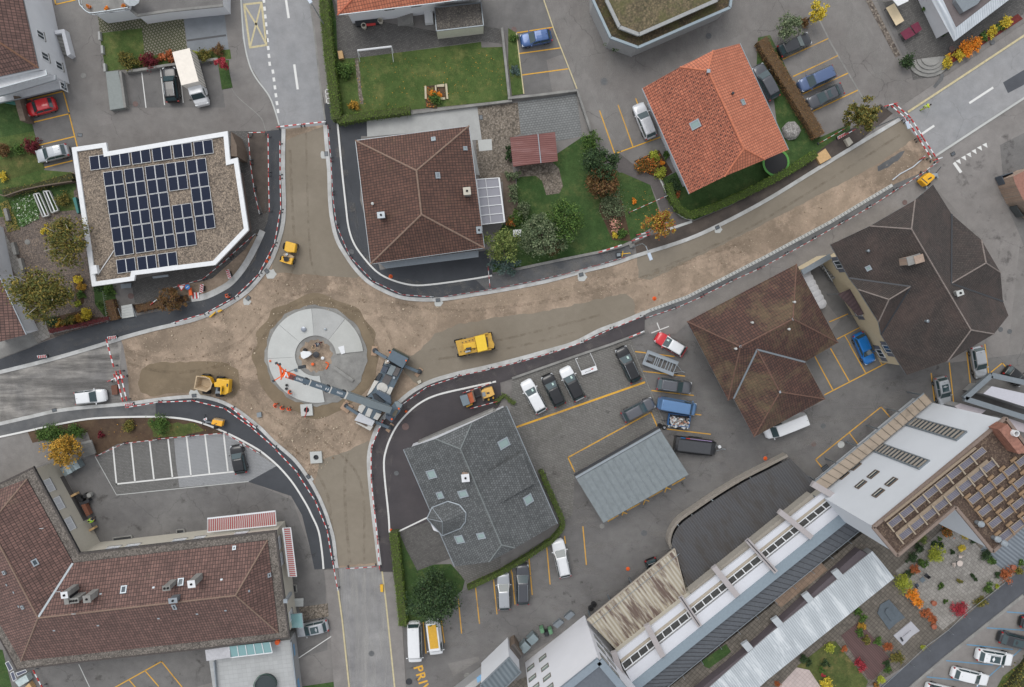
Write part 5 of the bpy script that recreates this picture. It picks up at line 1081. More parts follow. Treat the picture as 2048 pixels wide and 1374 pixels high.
def slit(c1,c2,wd):
 s1,z1=on_wall(A,B,*c1);s2,z2=on_wall(A,B,*c2);s=(s1+s2)/2;z=(z1+z2)/2;h=abs(z2-z1)
 a=Vector((*A,0));d=(Vector((*B,0))-a).normalized();n=Vector((d.y,-d.x,0));n=-n if n.dot(a)>0 else n;up=Vector((0,0,1));c=a+d*s+up*z
 mb=MB()
 for(x,y,ww,hh)in((0,h/2,wd+.2,.15),(0,-h/2,wd+.2,.15),(-wd/2,0,.15,h-.15),(wd/2,0,.15,h-.15)):frame_box(mb,c+d*x+up*y,d,up,n,ww,hh,-.1,.10)
 f=mb.build('slit_window',GREYM,hT);mb=MB();frame_box(mb,c,d,up,n,wd-.1,h-.1,-.1,.01);g=mb.build('pane',GLASS,hT);g.parent=f
 mb=MB();m_=13
 for k in range(m_):frame_box(mb,c+up*(h*((k+.5)/m_-.5)),d,up,n,wd-.12,h/m_*.42,.015,.07)
 g=mb.build('louvres',plain('louvre_beige',(156,148,138),.7),hT);g.parent=f
slit((1823,842.5),(1922,872.5),1.5);slit((1757,893),(1846,931),1.5)
MTN=Vector
PVG=corr('collector_grey',(118,116,126),(98,96,108),.22,2.45,rough=.4)
def z2(x,y):return(1700+x/5.885,960+y/5.885)
TAN=plain('tan_frame',(164,150,130),.7)
pr2=None
def coll(x,y,u=(135,-107),v=(47,55)):
 global pr2
 a=z2(x,y);pr2_=pv(hT,'solar_collector',a,(u[0]/5.885,u[1]/5.885),(v[0]/5.885,v[1]/5.885),zt,pr2,.16,[TAN,PVG],.05);pr2=pr2 or pr2_
for k in range(8):coll(437+k*140,503-k*113)
for k in range(8):coll(562+k*140,648-k*113)
for(x,y,n_)in((1385,228,6),(1500,372,6),(1618,512,5),(1738,664,4)):
 for k in range(n_):coll(x+k*139,y-k*110)
mb=MB()
def rb_(a,b,w=.12,zz=zt+.35):mb.beam(P(*z2(*a),zz),P(*z2(*b),zz),w,.12)
for k in range(8):rb_((435+k*140,505-k*113),(435+85+k*140,505+105-k*113),.14)
mb.build('front_frame',TAN,hT);mb=MB()
rb_((405,480),(1480,-380),.25);rb_((540,640),(1620,-230),.35,zt+.1);mb.build('tan_rail',plain('tan_rail',(146,130,112),.8,var=.1),hT)
mb=MB()
for k in range(9):rb_((545+k*140,640-k*113),(632+k*140,752-k*113),.14)
mb.build('rear_frame',TAN,hT);mb=MB()
for(x,y,n_)in((1372,222,6),(1487,366,6),(1605,506,5),(1725,658,4)):
 for k in range(n_):rb_((x+k*139,y-k*110),(x+75+k*139,y+100-k*110),.12)
 for k in range(n_):rb_((x-20+k*135,y-5-k*108),(x+45+k*135,y-60-k*108),.32,zt+.1)
mb.build('field_frame',plain('orange_tan_frame',(146,120,92),.8),hT)
mb=MB();mb.pp([(1998,859),(2015,848),(2052,898),(2055,905),(2037,908)],zt-.25,zt+1.4);mb.build('copper_roof_box',plain('copper_roof',(158,112,96),.5,.2,var=.25,stain=.3),hT)
c=P(2032,867,zt+1.8);mb=MB();mb.lathe((c.x,c.y,zt),[(.35,0),(.35,1.9),(.27,1.9),(.25,1.2),(.001,1.2)],16);mb.build('flue',WHITE,hT)
for px,py in((1955,1045),(2001,1083),(1988,1075)):
 c=P(px,py,zt);mb=MB();mb.lathe((c.x,c.y,zt-.2),[(.25,0),(.25,.7),(.4,.8),(.3,1.0),(.001,1.05)],12);mb.build('roof_vent',ZINC,hT)
t=thing('panel_canopy',P(1750,880,0),'sloping row of beige panels along the foot of the blank white tower wall','canopy')
a,b,c,d=P(1627,965,3.4),P(1848,786,3.4),P(1864,804,4.6),P(1652,978,4.6)
BEI=plain('beige_panel',(160,146,130),.7,var=.1,stain=.45,sc=.8);mb=MB();mb.add([a,b,c,d]+[p-Vector((0,0,.15))for p in(a,b,c,d)],[[3,2,1,0],[4,5,6,7],[0,1,5,4],[1,2,6,5],[2,3,7,6],[3,0,4,7]]);mb.build('roof_panels',BEI,t)
mb=MB()
for k in range(19):mb.beam(a.lerp(b,k/18)+Vector((0,0,.05)),d.lerp(c,k/18)+Vector((0,0,.05)),.07,.08)
mb.build('seams',plain('seam_dark',(112,104,92),.8),t);mb=MB();mb.beam(a,b,.14,.2);mb.build('gutter',ZINC,t)
for k in range(6):
 mb=MB();e_=a.lerp(b,.02+.192*k)+(d-a)*.12;mb.beam((e_.x,e_.y,0),(e_.x,e_.y,3.3),.16,.16);mb.build('post',GREYM,t)
zf=5.2
LF=thing('factory_hall',P(1450,1170,0),'long low factory hall with white roof, window band and grey cross beams','factory')
L0=[(1234,1307),(1646,985)];L1=[(1240,1320),(1653,993)];L2=[(1252,1344),(1672,1008)];L3=[(1264,1366),(1694,1018)];L4=[(1272,1384),(1706,1035)];L5=[(1328,1380),(1732,1052)]
WF=plain('factory_white',(212,214,220),.7,var=.03,stain=.06,sc=.4)
mb=MB();mb.pp([L0[0],L0[1],L3[1],L3[0]],0,zf-.35,0);mb.build('wall',WALLB,LF)
mb=MB();mb.pp([L0[0],L0[1],L1[1],L1[0]],zf-.34,zf);mb.build('front_roof_strip',WF,LF)
mb=MB();mb.pp([L2[0],L2[1],L3[1],L3[0]],zf-.34,zf);mb.build('rear_roof_strip',WF,LF)
mb=MB();mb.pp([L3[0],L3[1],L4[1],L4[0]],0,zf+.15);mb.build('blue_grey_edge',plain('blue_grey_coping',(140,154,164),.6,.2),LF)
def lp(L,t):return(L[0][0]+(L[1][0]-L[0][0])*t,L[0][1]+(L[1][1]-L[0][1])*t)
FW=plain('roof_window_dark',(72,72,70),.3,.1,var=.3)
mid=[((L1[i][0]*.18+L2[i][0]*.82),(L1[i][1]*.18+L2[i][1]*.82))for i in(0,1)];nW=26
fr=plain('beige_upstand',(186,176,160),.8)
mb=MB();m1=[((L1[i][0]*.72+L2[i][0]*.28),(L1[i][1]*.72+L2[i][1]*.28))for i in(0,1)];mb.pp([L1[0],L1[1],m1[1],m1[0]],zf-.34,zf-.2);mb.build('upstand',fr,LF)
for k in range(nW):
 t0,t1=(k+.08)/nW,(k+.92)/nW;mb=MB();mb.pp([lp(m1,t0),lp(m1,t1),lp(mid,t1),lp(mid,t0)],zf-.34,zf-.12);mb.build('roof_window',FW,LF)
mb=MB();mb.beam(P(*mid[0],zf),P(*mid[1],zf),.12,.1);mb.beam(P(*m1[0],zf),P(*m1[1],zf),.1,.1)
for k in range(nW+1):mb.beam(P(*lp(m1,k/nW),zf-.05),P(*lp(mid,k/nW),zf-.05),.12,.12)
mb.build('glazing_bar',WHITE,LF)
BM=plain('grey_beam',(172,166,166),.8,var=.05)
for a,b,w in(((1227,1303),(1256,1392),.75),((1293,1249),(1325,1312),.75),((1361,1194),(1399,1251),.6),((1427,1133),(1474,1191),.75),((1494,1080),(1551,1143),.6),((1558,1022),(1622,1074),.7),((1624,967),(1702,1012),.8)):
 mb=MB();mb.beam(P(*a,zf+.55),P(*b,zf+.55),w,.55);mb.build('cross_beam',BM,LF)
 if w<.65:
  mb=MB();mb.beam(P(*a,zf+.86),P(*b,zf+.86),.12,.06);mb.build('beam_slot',DARKM,LF)
SLR=thing('slab_roof',P(1500,1210,0),'dark slab-covered flat roof strip behind the factory hall with a wire rail','flat roof')
mb=MB();mb.pp([L4[0],L4[1],L5[1],L5[0]],0,4.4);mb.build('roof',plain('dark_slabs',(92,96,102),.85,var=.12),SLR);mb=MB()
for k in range(44):mb.beam(P(*lp(L4,k/44),4.42),P(*lp(L5,k/44),4.42),.06,.03)
mb.build('slab_joints',plain('joint_dark',(60,62,66),.9),SLR);mb=MB()
for h in(4.5,5.0,5.4):mb.beam(P(*L5[0],h),P(*L5[1],h),.05,.05)
for k in range(12):a=P(*lp(L5,k/11),4.4);mb.beam(a,a+Vector((0,0,1.05)),.06,.06)
mb.build('rail',ZINC,SLR)
t=thing('link_roof',P(1690,1020,0),'small dark roof with pale rim between factory hall and tower','flat roof')
mb=MB();mb.pp([(1692,1012),(1720,995),(1747,1030),(1766,1040),(1742,1062),(1706,1036)],0,5.6,0,1);mb.build('roof',[WALLG,plain('dark_bitumen',(86,86,92),.9,var=.15)],t);mb=MB();mb.beam(P(1700,1006,5.8),P(1721,995,5.8),.3,.3);mb.beam(P(1721,995,5.8),P(1748,1031,5.8),.35,.3);mb.build('rim',GREYM,t)
mb=MB();a,b,c,d=P(1726,1042,7.0),P(1748,1026,8.5),P(1767,1036,8.5),P(1748,1056,7.0);mb.add([a,b,c,d],[[0,3,2,1]]);mb.add([a,b,c,d],[[0,1,2,3]])if False else None;mb.build('metal_flank',corr('flank_metal',(124,136,146),(104,116,126),.4,2.4,metal=.2),t)
STN=corr('stained_sheet',(196,190,176),(168,158,138),.5,-0.93,stain=(92,72,66),amt=.9,srng=(.46,.58),ssc=(.8,.10),rough=.85)
t=thing('stained_roof',P(1280,1200,0),'big trapezoid sheet roof streaked brown and white','roof')
mb=MB();a,b,c,d=P(1349,1097,3.2),P(1373,1192,3.6),P(1236,1303,3.6),P(1174,1240,3.2);mb.add([a,b,c,d]+[p-Vector((0,0,.15))for p in(a,b,c,d)],[[0,3,2,1][::-1],[4,5,6,7][::-1],[0,1,5,4],[1,2,6,5],[2,3,7,6],[3,0,4,7]]);mb.build('roof_sheet',STN,t)
mb=MB();mb.beam(a,d,.15,.2);mb.beam(a,b,.12,.2);mb.build('edge',plain('pale_edge',(170,160,146),.8),t);mb=MB();e=(c-d).normalized()*.9;mb.beam(a+e+Vector((0,0,.12)),d+e+Vector((0,0,.12)),.05,.04);mb.build('snow_bar',ZINC,t)
mb=MB()
for k in(.02,.25,.5,.75,.98):p=a.lerp(d,k)+(c-d).normalized()*.6;mb.beam((p.x,p.y,0),(p.x,p.y,3.1),.18,.18)
mb.build('post',GREYM,t)
CORR=corr('dark_corrugated',(86,86,88),(72,72,74),.34,-0.93,stain=(62,56,50),amt=.7,srng=(.46,.62),ssc=(.35,.12))
curve=cr([(1347,1102),(1341,1085),(1347,1062),(1362,1042),(1390,1022),(1440,988),(1490,958),(1535,935),(1577,913)])
t=thing('corrugated_roof',P(1480,1050,0),'broad dark corrugated roof with curved north edge beside the factory hall','roof')
inner=[(x+(3 if i else 3),y+4)for i,(x,y)in enumerate(curve)]
mb=MB();mb.pp(inner+[(1621,957),(1640,975),(1605,1008),(1378,1186),(1349,1097)],3.0,3.15);mb.build('roof_sheet',CORR,t)
mb=MB();mb.beam(P(1380,1184,3.9),P(1622,990,3.9),.8,1.4);mb.build('upstand_wall',plain('beige_grey_upstand',(160,154,144),.9),t);mb=MB();mb.beam(P(1384,1192,4.4),P(1632,995,4.4),.8,.3);mb.build('metal_box_gutter',GREYM,t)
mb=MB();mb.prism(inset([P(x,y,3)[:2]for x,y in inner[::4]+[(1621,957),(1378,1186)]],.8),0,2.9);mb.build('dark_wall',DARKM,t)
o=ribbon('retaining_wall',[(x-2,y-2)for x,y in curve],.38,0,1.3,plain('weathered_concrete',(160,153,144),.9,var=.15),kind=None);tag(o,'curved weathered concrete retaining wall in front of the dark corrugated roof','wall')
for k,(x,y)in enumerate(((1357,1052),(1385,1032),(1425,1002),(1502,958))):
 mb=MB();mb.beam(P(x-2,y-3,2.3),P(x+6,y+5,3.0),.12,.1);mb.build('strut',ZINC,t)
z2t=12.3
t2,w2=poly_building('white_tower','white tower cut by the bottom edge, rows of small windows and dark slab roof',[(1199,1321),(1060,1432),(1160,1560),(1300,1440)],z2t,plain('white_tower_render',(226,226,230),.9,var=.03,stain=.08,sc=.3),plain('slab_roof_grey',(100,106,114),.9,var=.1),ins=.1)
mb=MB()
for k in range(4):mb.beam((*w2[k],z2t+.05),(*w2[(k+1)%4],z2t+.05),.9,.35)
mb.build('roof_edge',plain('blue_grey_edge2',(138,150,160),.6,.2),t2)
mb=MB();mb.prism(inset(w2,3.4),z2t,z2t+.1);mb.build('gravel_field',gravel('tower_gravel',(130,118,104),(104,92,82),(150,138,120),6),t2)
A,B=inset(w2,.1)[0],None
wi2=inset(w2,.1);qa,qb,qd=near(wi2,w2[0]),near(wi2,w2[1]),near(wi2,w2[3])
for px,py in((1085.5,1315.5),(1061.5,1335),(1090,1335),(1065,1355.7),(1094,1355),(1071,1374),(1099,1375)):wall_win(t2,qb,qa,px,py,1.15,.9,WFR,GLASSL)
for px,py in((1196.5,1281),(1216,1305),(1202.5,1298.5),(1223,1326),(1209,1319),(1230,1344.5)):wall_win(t2,qa,qd,px,py,1.7,1.0,GREYM,GLASS)
t,w=poly_building('metal_roof_annex','annex with dark ribbed metal roof against the white tower at the bottom edge',[(1018,1314),(1042,1344),(1011,1374),(985,1400),(960,1370),(992,1339)],5.5,WALLW,corr('annex_metal',(120,130,136),(100,110,116),.6,-.95,metal=.2));mb=MB()
for k in range(6):mb.beam((*w[k],5.55),(*w[(k+1)%6],5.55),.14,.16)
mb.build('roof_edge',GREYM,t)
t,w=poly_building('blue_annex','low annex with sky-blue panel at the bottom edge',[(948,1358),(994,1325),(997,1336),(975,1352),(960,1368),(920,1400),(900,1395)],2.2,WALLG,CONC2);mb=MB();mb.pp([(953,1356),(990,1327),(992,1338),(955,1366)],2.2,2.3);mb.build('blue_panel',plain('sky_blue_panel',(128,176,214),.6),t)
t,w=poly_building('ribbed_lean_to','dark ribbed lean-to roof next to two pale waste containers',[(1022,1289),(1030,1285),(1047,1311),(1031,1328),(1012,1312)],2.4,WOODG,corr('lean_to',(92,86,82),(68,64,62),.5,-.95))
t,w=poly_building('light_corrugated_roof','long light grey corrugated roof running between terrace gardens and factory',[(1395,1395),(1536,1270),(1745,1101),(1790,1156),(1536,1360),(1480,1410)],4.6,WALLG,corr('light_corrugated',(196,202,206),(168,176,182),.3,-.93,stain=(224,228,230),amt=.6,srng=(.5,.62),ssc=(.5,.1),rough=.6),ins=.05)
t_b=thing('brown_flat_strip',P(1600,1180,0),'dark purple-brown flat roof strip beside the light corrugated roof','flat roof');mb=MB();mb.pp([(1380,1395),(1519,1283),(1720,1100),(1735,1108),(1745,1102),(1536,1272),(1395,1395)],0,4.45);mb.build('roof',plain('purple_brown_felt',(92,84,88),.9,var=.06),t_b)
for k,(x,y)in enumerate(((1554,1245),(1615,1196),(1675,1150),(1494,1294))):mb=MB();mb.pp([(x-11,y-4),(x+1,y-12),(x+13,y+2),(x+2,y+11)],4.3,4.75);mb.build('light_connector',plain('connector',(178,184,188),.7),t_b)
sheet('roof_terrace',[(1340,1374),(1736,1058),(1760,1090),(1720,1100),(1519,1283),(1400,1385)],3.2,SLABD,3.2)
sheet('lawn',[(1404,1322),(1452,1288),(1462,1303),(1455,1310),(1418,1337),(1409,1333)],3.25,GR2)
TB=sheet('roof_terrace',[(1545,1200),(1640,1122),(1655,1140),(1562,1215)],3.22,bricks('terrace_brown',(150,128,110),(138,118,102),(110,96,84),.6,.6,.02,off=0,rot=.72))
t,w=poly_building('pale_flat_roof','pale flat roof with grey parapet at the right edge above the tower',[(1928,797),(1981,750),(2160,790),(2160,870)],4.2,WALLG,plain('pale_membrane',(196,196,204),.8,var=.04),ins=1.4,zr=4.0);mb=MB()
for k in range(4):mb.beam((*w[k],4.2),(*w[(k+1)%4],4.2),.7,.5)
mb.build('parapet',GREYM,t)
t,w=poly_building('pink_grey_roof','low pink-grey roof squeezed between the tower and the pale flat roof',[(1906,812),(1921,805),(1975,820),(1965,828),(2000,838),(2020,836),(2060,850),(2060,870),(1995,850),(1930,830)],3.0,WALLG,plain('pinkish_roof',(184,176,180),.8,var=.06))
t,w=poly_building('brick_yard_roof','brownish roof cut by the right edge behind the skips',[(2024,352),(2070,330),(2090,440),(2046,402),(2030,370)],3.0,BRICKM,plain('rusty_roof',(150,108,94),.8,var=.15))
# ---------------- vehicles ----------------
def paint(name,c,metal=.25):return plain('paint_'+name,c,.28,metal,coat=.6,var=.02)
PW=paint('white',(232,234,236),0);PB=paint('black',(30,31,34));PS=paint('silver',(184,188,192),.4);PG=paint('dark_grey',(78,80,86));PR=paint('red',(206,36,46),0)
TYRE=plain('tyre_rubber',(28,28,30),.85);RIMM=plain('alloy_rim',(150,152,156),.4,.7);CGL=glassy('car_glass',(58,76,80),.06);HLM=plain('headlamp',(220,224,228),.2);TLM=plain('tail_lamp',(170,20,24),.3);BLKP=plain('black_trim',(24,25,27),.5);PAPER=plain('paper_sheet',(188,214,206),.8)
def rotz(v,h):return Vector((v[0]*math.cos(h)-v[1]*math.sin(h),v[0]*math.sin(h)+v[1]*math.cos(h),v[2]))
class L:
 "local builder: x forward, y left, metres; turned by h and moved to c"
 def __init__(s,c,h):s.c=Vector((c[0],c[1],c[2]if len(c)>2 else 0));s.h=h
 def w(s,p):return rotz(p,s.h)+s.c
 def mb(s):m=MB();return m
 def box(s,m,c,d,k=0,tilt=None):return m.box(s.w(c),d,s.h,k,tilt)
 def beam(s,m,a,b,w,h,k=0):return m.beam(s.w(a),s.w(b),w,h,k)
 def tube(s,m,pts,r,n=8,k=0):return m.tube([s.w(p)for p in pts],r,n,k)
 def add(s,m,vs,fs,k=0):return m.add([s.w(v)for v in vs],fs,k)
 def prism(s,m,pts,z0,z1,k=0):return m.prism([s.w((x,y,0))[:2]for x,y in pts],s.c.z+z0,s.c.z+z1,k)
def loft(secs):
 vs=[];fs=[];n=len(secs[0])
 for r in secs:vs+=r
 for i in range(len(secs)-1):
  for j in range(n-1):fs.append([i*n+j,i*n+j+1,(i+1)*n+j+1,(i+1)*n+j])
 fs.append(list(range(n))[::-1]);fs.append([(len(secs)-1)*n+j for j in range(n)])
 return vs,fs
def wheel(l,par,x,y,r,w=.2,rim=True):
 m=MB();c=(x,y,r);n=18;s_=1 if y>0 else-1;vs=[];prof=[(r*.62,w/2),(r*.94,w/2),(r,w/2-.03),(r,-w/2+.03),(r*.94,-w/2),(r*.62,-w/2)]
 for rr,yy in prof:
  for k in range(n):a=2*math.pi*k/n;vs.append((x+rr*math.cos(a),y+yy*s_,r+rr*math.sin(a)))
 fs=[[i*n+k,i*n+(k+1)%n,(i+1)*n+(k+1)%n,(i+1)*n+k]for i in range(5)for k in range(n)]
 l.add(m,vs,fs,0);wh=m.build('wheel',TYRE,par)
 if rim:
  m=MB();vs=[]
  for rr,yy in((r*.63,w/2-.02),(r*.5,w/2-.05),(r*.2,w/2-.02),(.01,w/2-.01)):
   for k in range(n):a=2*math.pi*k/n;vs.append((x+rr*math.cos(a),y+yy*s_,r+rr*math.sin(a)))
  l.add(m,vs,[[i*n+k,i*n+(k+1)%n,(i+1)*n+(k+1)%n,(i+1)*n+k]for i in range(3)for k in range(n)],0);q_=m.build('rim',RIMM,par);q_.parent=wh
 return wh
SHAPES={'hatch':(1.74,1.48,.96,.225,.035,-.36,-.45,1.0),'suv':(1.86,1.66,1.08,.25,.065,-.38,-.465,1.12),'wagon':(1.80,1.47,.95,.225,.03,-.38,-.47,1.0),'sedan':(1.80,1.44,.94,.225,.03,-.26,-.38,1.0),'mpv':(1.84,1.72,1.08,.28,.12,-.40,-.475,1.12),'van':(2.0,2.25,1.2,.38,.27,-.46,-.49,1.3)}
def car(kind,front,rear,col,label,roof=None,rails=False,sunroof=False,group=None,name='parked_car',cat='car',papers=False,rwin=True,tails=True,zc=.75,Wm=1.0,glass=None):
 W_,Ht,hh,f1,f2,r2,r1,dh=SHAPES[kind];W_*=Wm
 a,b=P(*front,zc),P(*rear,zc);d=a-b;Ln=d.length;h=math.atan2(d.y,d.x);c=(a+b)/2;c.z=0
 t=thing(name,c,label,cat,group);l=L(c,h);X=Ln/2;hw=W_/2
 secs=[]
 nst=22
 for i in range(nst+1):
  u=-1+2*i/nst;x=u*X
  pl=hw*(1-.16*abs(u)**7-.10*abs(u)**16)*(1-.05*max(0,u)**2)
  if abs(u)>.96:pl*=.965
  fr=x/(2*X)
  if fr>f1:top=hh-.13*((fr-f1)/(.5-f1))**2-.10*((fr-f1)/(.5-f1))**8
  elif fr<r1:top=dh-.05
  else:top=hh+(dh-hh)*(f1-fr)/(f1-r1)
  if u>.9:top-=(u-.9)*1.6
  if u<-.93:top-=(-.93-u)*2.2
  zb=.24 if abs(u)<.85 else .24+(abs(u)-.85)*.8
  arch=0
  for ax in(.60,-.60):
   if abs(u-ax)<.15:arch=max(arch,math.sqrt(max(0,.15**2-(u-ax)**2))*X)
  zl=max(zb,min(.30+arch*1.0,.66))if arch else zb
  half=[(pl*.93,zl),(pl*.985,max(.45,zl)),(pl,.62),(pl*.985,top*.86),(pl*.93,top-.035),(pl*.80,top+.005),(pl*.45,top+.03),(0,top+.035)]
  secs.append([(x,-y,z)for y,z in half]+[(x,y,z)for y,z in half[:-1][::-1]])
 vs,fs=loft(secs);m=MB();l.add(m,vs,fs,0);body=m.build('body',col,t,smooth=True)
 m=MB();l.box(m,(0,0,.28),(Ln*.86,W_*.86,.2));m.build('underbody',BLKP,t)
 zr=Ht;xs=[(f1*2*X,hh,.90),(f2*2*X,zr-.03,.76),((f2-.03)*2*X,zr,.75),((f2+r2)*X,zr+.025,.755),((r2+.02)*2*X,zr,.74),(r2*2*X,zr-.03,.73),(r1*2*X,dh,.86)]
 secs=[]
 for x,z,wf in xs:
  zb=hh-.06;full=z>hh+.2
  wb=hw*.91;half=[(wb,zb),(hw*(.92 if full else wf),zb+.05),(hw*(wf+.02)if full else hw*wf,z-.06 if full else z-.01),(hw*(wf-.05),z-.005),(hw*.4,z+.02),(0,z+.025)]
  secs.append([(x,-y,z_)for y,z_ in half]+[(x,y,z_)for y,z_ in half[:-1][::-1]])
 vs,fs=loft(secs);m=MB();l.add(m,vs,fs,0);gh=m.build('cabin',roof or col,t,smooth=False,bevel=.02)
 G=glass or CGL
 def pane(nm,q4,off):
  m=MB();o_=Vector(off);l.add(m,[Vector(p)+o_ for p in q4],[[0,1,2,3]]);l.add(m,[Vector(p)+o_*-.5 for p in q4],[[3,2,1,0]]);return m.build(nm,G,t)
 x1,x2=f1*2*X,f2*2*X;x3,x4=r2*2*X,r1*2*X;lr=lambda a_,b_,k:a_+(b_-a_)*k
 def on(xa,za,wa,xb,zb,wb,k0,k1,m_=.90):return[(lr(xa,xb,k0),-lr(wa,wb,k0)*m_,lr(za,zb,k0)),(lr(xa,xb,k0),lr(wa,wb,k0)*m_,lr(za,zb,k0)),(lr(xa,xb,k1),lr(wa,wb,k1)*m_,lr(za,zb,k1)),(lr(xa,xb,k1),-lr(wa,wb,k1)*m_,lr(za,zb,k1))]
 pane('windscreen',on(x1,hh,hw*.88,x2,zr-.03,hw*.74,.06,.92),(.035,0,.045))
 if rwin:pane('rear_window',on(x4,dh,hw*.84,x3,zr-.03,hw*.72,.12,.90),(-.05,0,.03))
 if kind!='van' or True:
  for sg in(-1,1):
   a0=lr(x1,x2,.35);z0,z1=hh+.06,zr-.14;wlo,whi=hw*.925,hw*.80
   xe=lr(x4,x3,.55)if rwin else lr(x1,x4,.30);xm=lr(a0,xe,.48)
   for xa,xb,cut in((a0,xm+.05,True),(xm-.05,xe,False))if rwin else((a0,xe,True),):
    q4=[(xa,sg*wlo,z0),(xb,sg*wlo,z0),(xb,sg*whi,z1),(xa-(.28*(x1-x2)if cut else 0),sg*whi,z1)]
    m=MB();l.add(m,[Vector(p)+Vector((0,sg*.03,.01))for p in q4],[[0,1,2,3]]);m.build('side_window',G,t)
 for sx in(-1,1):
  for sy in(-1,1):wheel(l,t,sx*.60*X,sy*(hw-.12),.33 if kind!='suv' else .36)
 for sy in(-1,1):
  m=MB();l.add(m,[(X*.93,sy*hw*.50,hh-.26),(X*.80,sy*hw*.86,hh-.13),(X*.84,sy*hw*.93,hh-.20),(X*.955,sy*hw*.78,hh-.33),(X*.995,sy*hw*.5,hh-.38)],[[0,1,2,3,4]]if sy>0 else[[4,3,2,1,0]]);l.box(m,(X*.90,sy*hw*.74,hh-.24),(.22,.26,.12));m.build('headlight',HLM,t,bevel=.02)
  if tails:m=MB();l.box(m,(-X*.955,sy*hw*.80,dh-.18),(.14,.2,.24));m.build('tail_light',TLM,t,bevel=.02)
  m=MB();l.box(m,(x1-.15,sy*(hw+.09),hh+.05),(.12,.2,.13));m.build('mirror',col if col is not PW else PW,t,bevel=.03)
  if rails:m=MB();l.tube(m,[(x2-.15,sy*hw*.66,zr+.02),(x2-.3,sy*hw*.66,zr+.08),(x3+.35,sy*hw*.66,zr+.08),(x3+.2,sy*hw*.66,zr+.02)],.028,6);m.build('roof_rail',ZINC,t)
 m=MB();l.box(m,(X*.965,0,.42),(.10,W_*.6,.16));m.build('grille',BLKP,t);m=MB();l.box(m,(-X*.985,0,.62),(.05,.5,.12));l.box(m,(X*.985,0,.5),(.04,.5,.11));
 m=MB();l.box(m,(-X*.975,0,.62),(.05,.5,.12));m.build('number_plate',WHITE,t)
 if sunroof:m=MB();l.box(m,((x2+x3)/2+.1*X,0,zr+.03),(abs(x2-x3)*(.62 if sunroof==2 else .38),W_*.52,.03));m.build('sunroof',G,t)
 if papers:m=MB();l.add(m,[Vector(p)+Vector((.06,0,.06))for p in[(lr(x1,x2,.25),-.38,lr(hh,zr,.25)),(lr(x1,x2,.25),-.15,lr(hh,zr,.25)),(lr(x1,x2,.6),-.15,lr(hh,zr,.6)),(lr(x1,x2,.6),-.38,lr(hh,zr,.6))]],[[0,1,2,3]]);m.build('price_sheet',PAPER,t)
 m=MB();l.tube(m,[(x3+.25,0,zr+.02),(x3+.12,0,zr+.11)],.02,5);m.build('aerial',BLKP,t)
 return t,l,X,hw
BLU=paint('blue',(60,94,148));LBL=paint('pale_blue',(98,136,180));DBL=paint('slate_blue',(84,104,142));VBL=paint('vivid_blue',(24,122,204));GRA=paint('graphite',(96,98,104));ANT=paint('anthracite',(52,54,58))
car('hatch',(53,221),(110,206),PR,'red hatchback in the top bay of the yellow-lined row by the apartment block')
car('hatch',(72,314),(136,299),PS,'silver hatchback parked next to the white parapet of the solar roof')
car('wagon',(337,133),(346,205),PB,'black estate with roof rails beside the white box truck',rails=True)
car('hatch',(1041,82),(1103,70),BLU,'metallic blue hatchback in the yellow bays north of the garden wall')
car('wagon',(1275,207),(1303,276),PS if False else paint('pearl_white',(214,216,220),.1),'pearl white estate beside the left eave of the orange roof')
car('suv',(1513,130),(1549,198),PG,'dark grey car half hidden by the right eave of the orange roof',papers=False)
car('wagon',(1621,74),(1558,104),ANT,'black estate in the topmost bay next to the brown clipped hedge')
car('mpv',(1598,174),(1668,142),DBL,'slate-blue minivan, front towards the brown clipped hedge')
car('sedan',(1616,209),(1685,176),PG,'dark grey saloon with glass sunroof, lowest of the cars by the brown hedge',sunroof=True)
car('hatch',(1313,672),(1369,705),PR,'small red car with a white roof at the corner of the lichened roof',roof=PW,papers=True)
car('suv',(1240,694),(1272,763),PB,'black SUV with roof rails in the paved bays, nearest to the flat metal trailer',rails=True,papers=True)
car('wagon',(1384,777),(1314,767),GRA,'grey estate pointing right, directly above the pale blue van',rails=True)
car('van',(1394,820),(1317,806),LBL,'pale blue panel van between the grey estate and the rubble trailer',name='panel_van',cat='van',rwin=False,Wm=.95,zc=1.2)
car('hatch',(1308,803),(1245,836),GRA,'dark grey hatchback on the yellow line north of the carport',)
car('suv',(1050,761),(1084,824),PW,'white SUV, leftmost in the row of three parked side by side on pavers',papers=True)
car('suv',(1092,749),(1121,811),PB,'black SUV between two white ones on the pavers',papers=True)
car('suv',(1128,735),(1160,799),PW,'white SUV with a black roof, rightmost of the row of three on pavers',roof=PB,papers=True)
car('hatch',(1742,727),(1715,667),VBL,'vivid blue car in the yellow bays between the two dark roofs')
car('van',(1532,868),(1613,836),PW,'white van half under the south eave of the lichened brown roof',name='panel_van',cat='van',rwin=False,zc=1.2)
car('wagon',(1891,810),(1880,754),PS,'silver estate with black sunroof beside the beige panel canopy',sunroof=2)
car('hatch',(1963,756),(1952,693),PS,'silver car parked below the point of the big dark roof')
car('hatch',(2046,766),(2012,738),PB,'black car mostly hidden behind the pale flat roof at the right edge')
car('hatch',(1312,1150),(1300,1118),PB,'black car whose tail peeks out from under the stained canopy')
car('suv',(1114,1079),(1131,1154),PW,'white SUV with roof rails in the bay at the end of the clipped hedge',rails=True)
car('suv',(1045,1127),(1046,1209),PG,'dark grey SUV with roof rails, right of the silver estate',rails=True)
car('wagon',(1006,1146),(1009,1220),PS,'silver estate parked left of the dark grey SUV')
t_,l_,X_,h_=car('van',(873,1311),(864,1237),PW,'white van with a broad yellow roof panel under the round tree',name='panel_van',cat='van',rwin=False,zc=1.1)
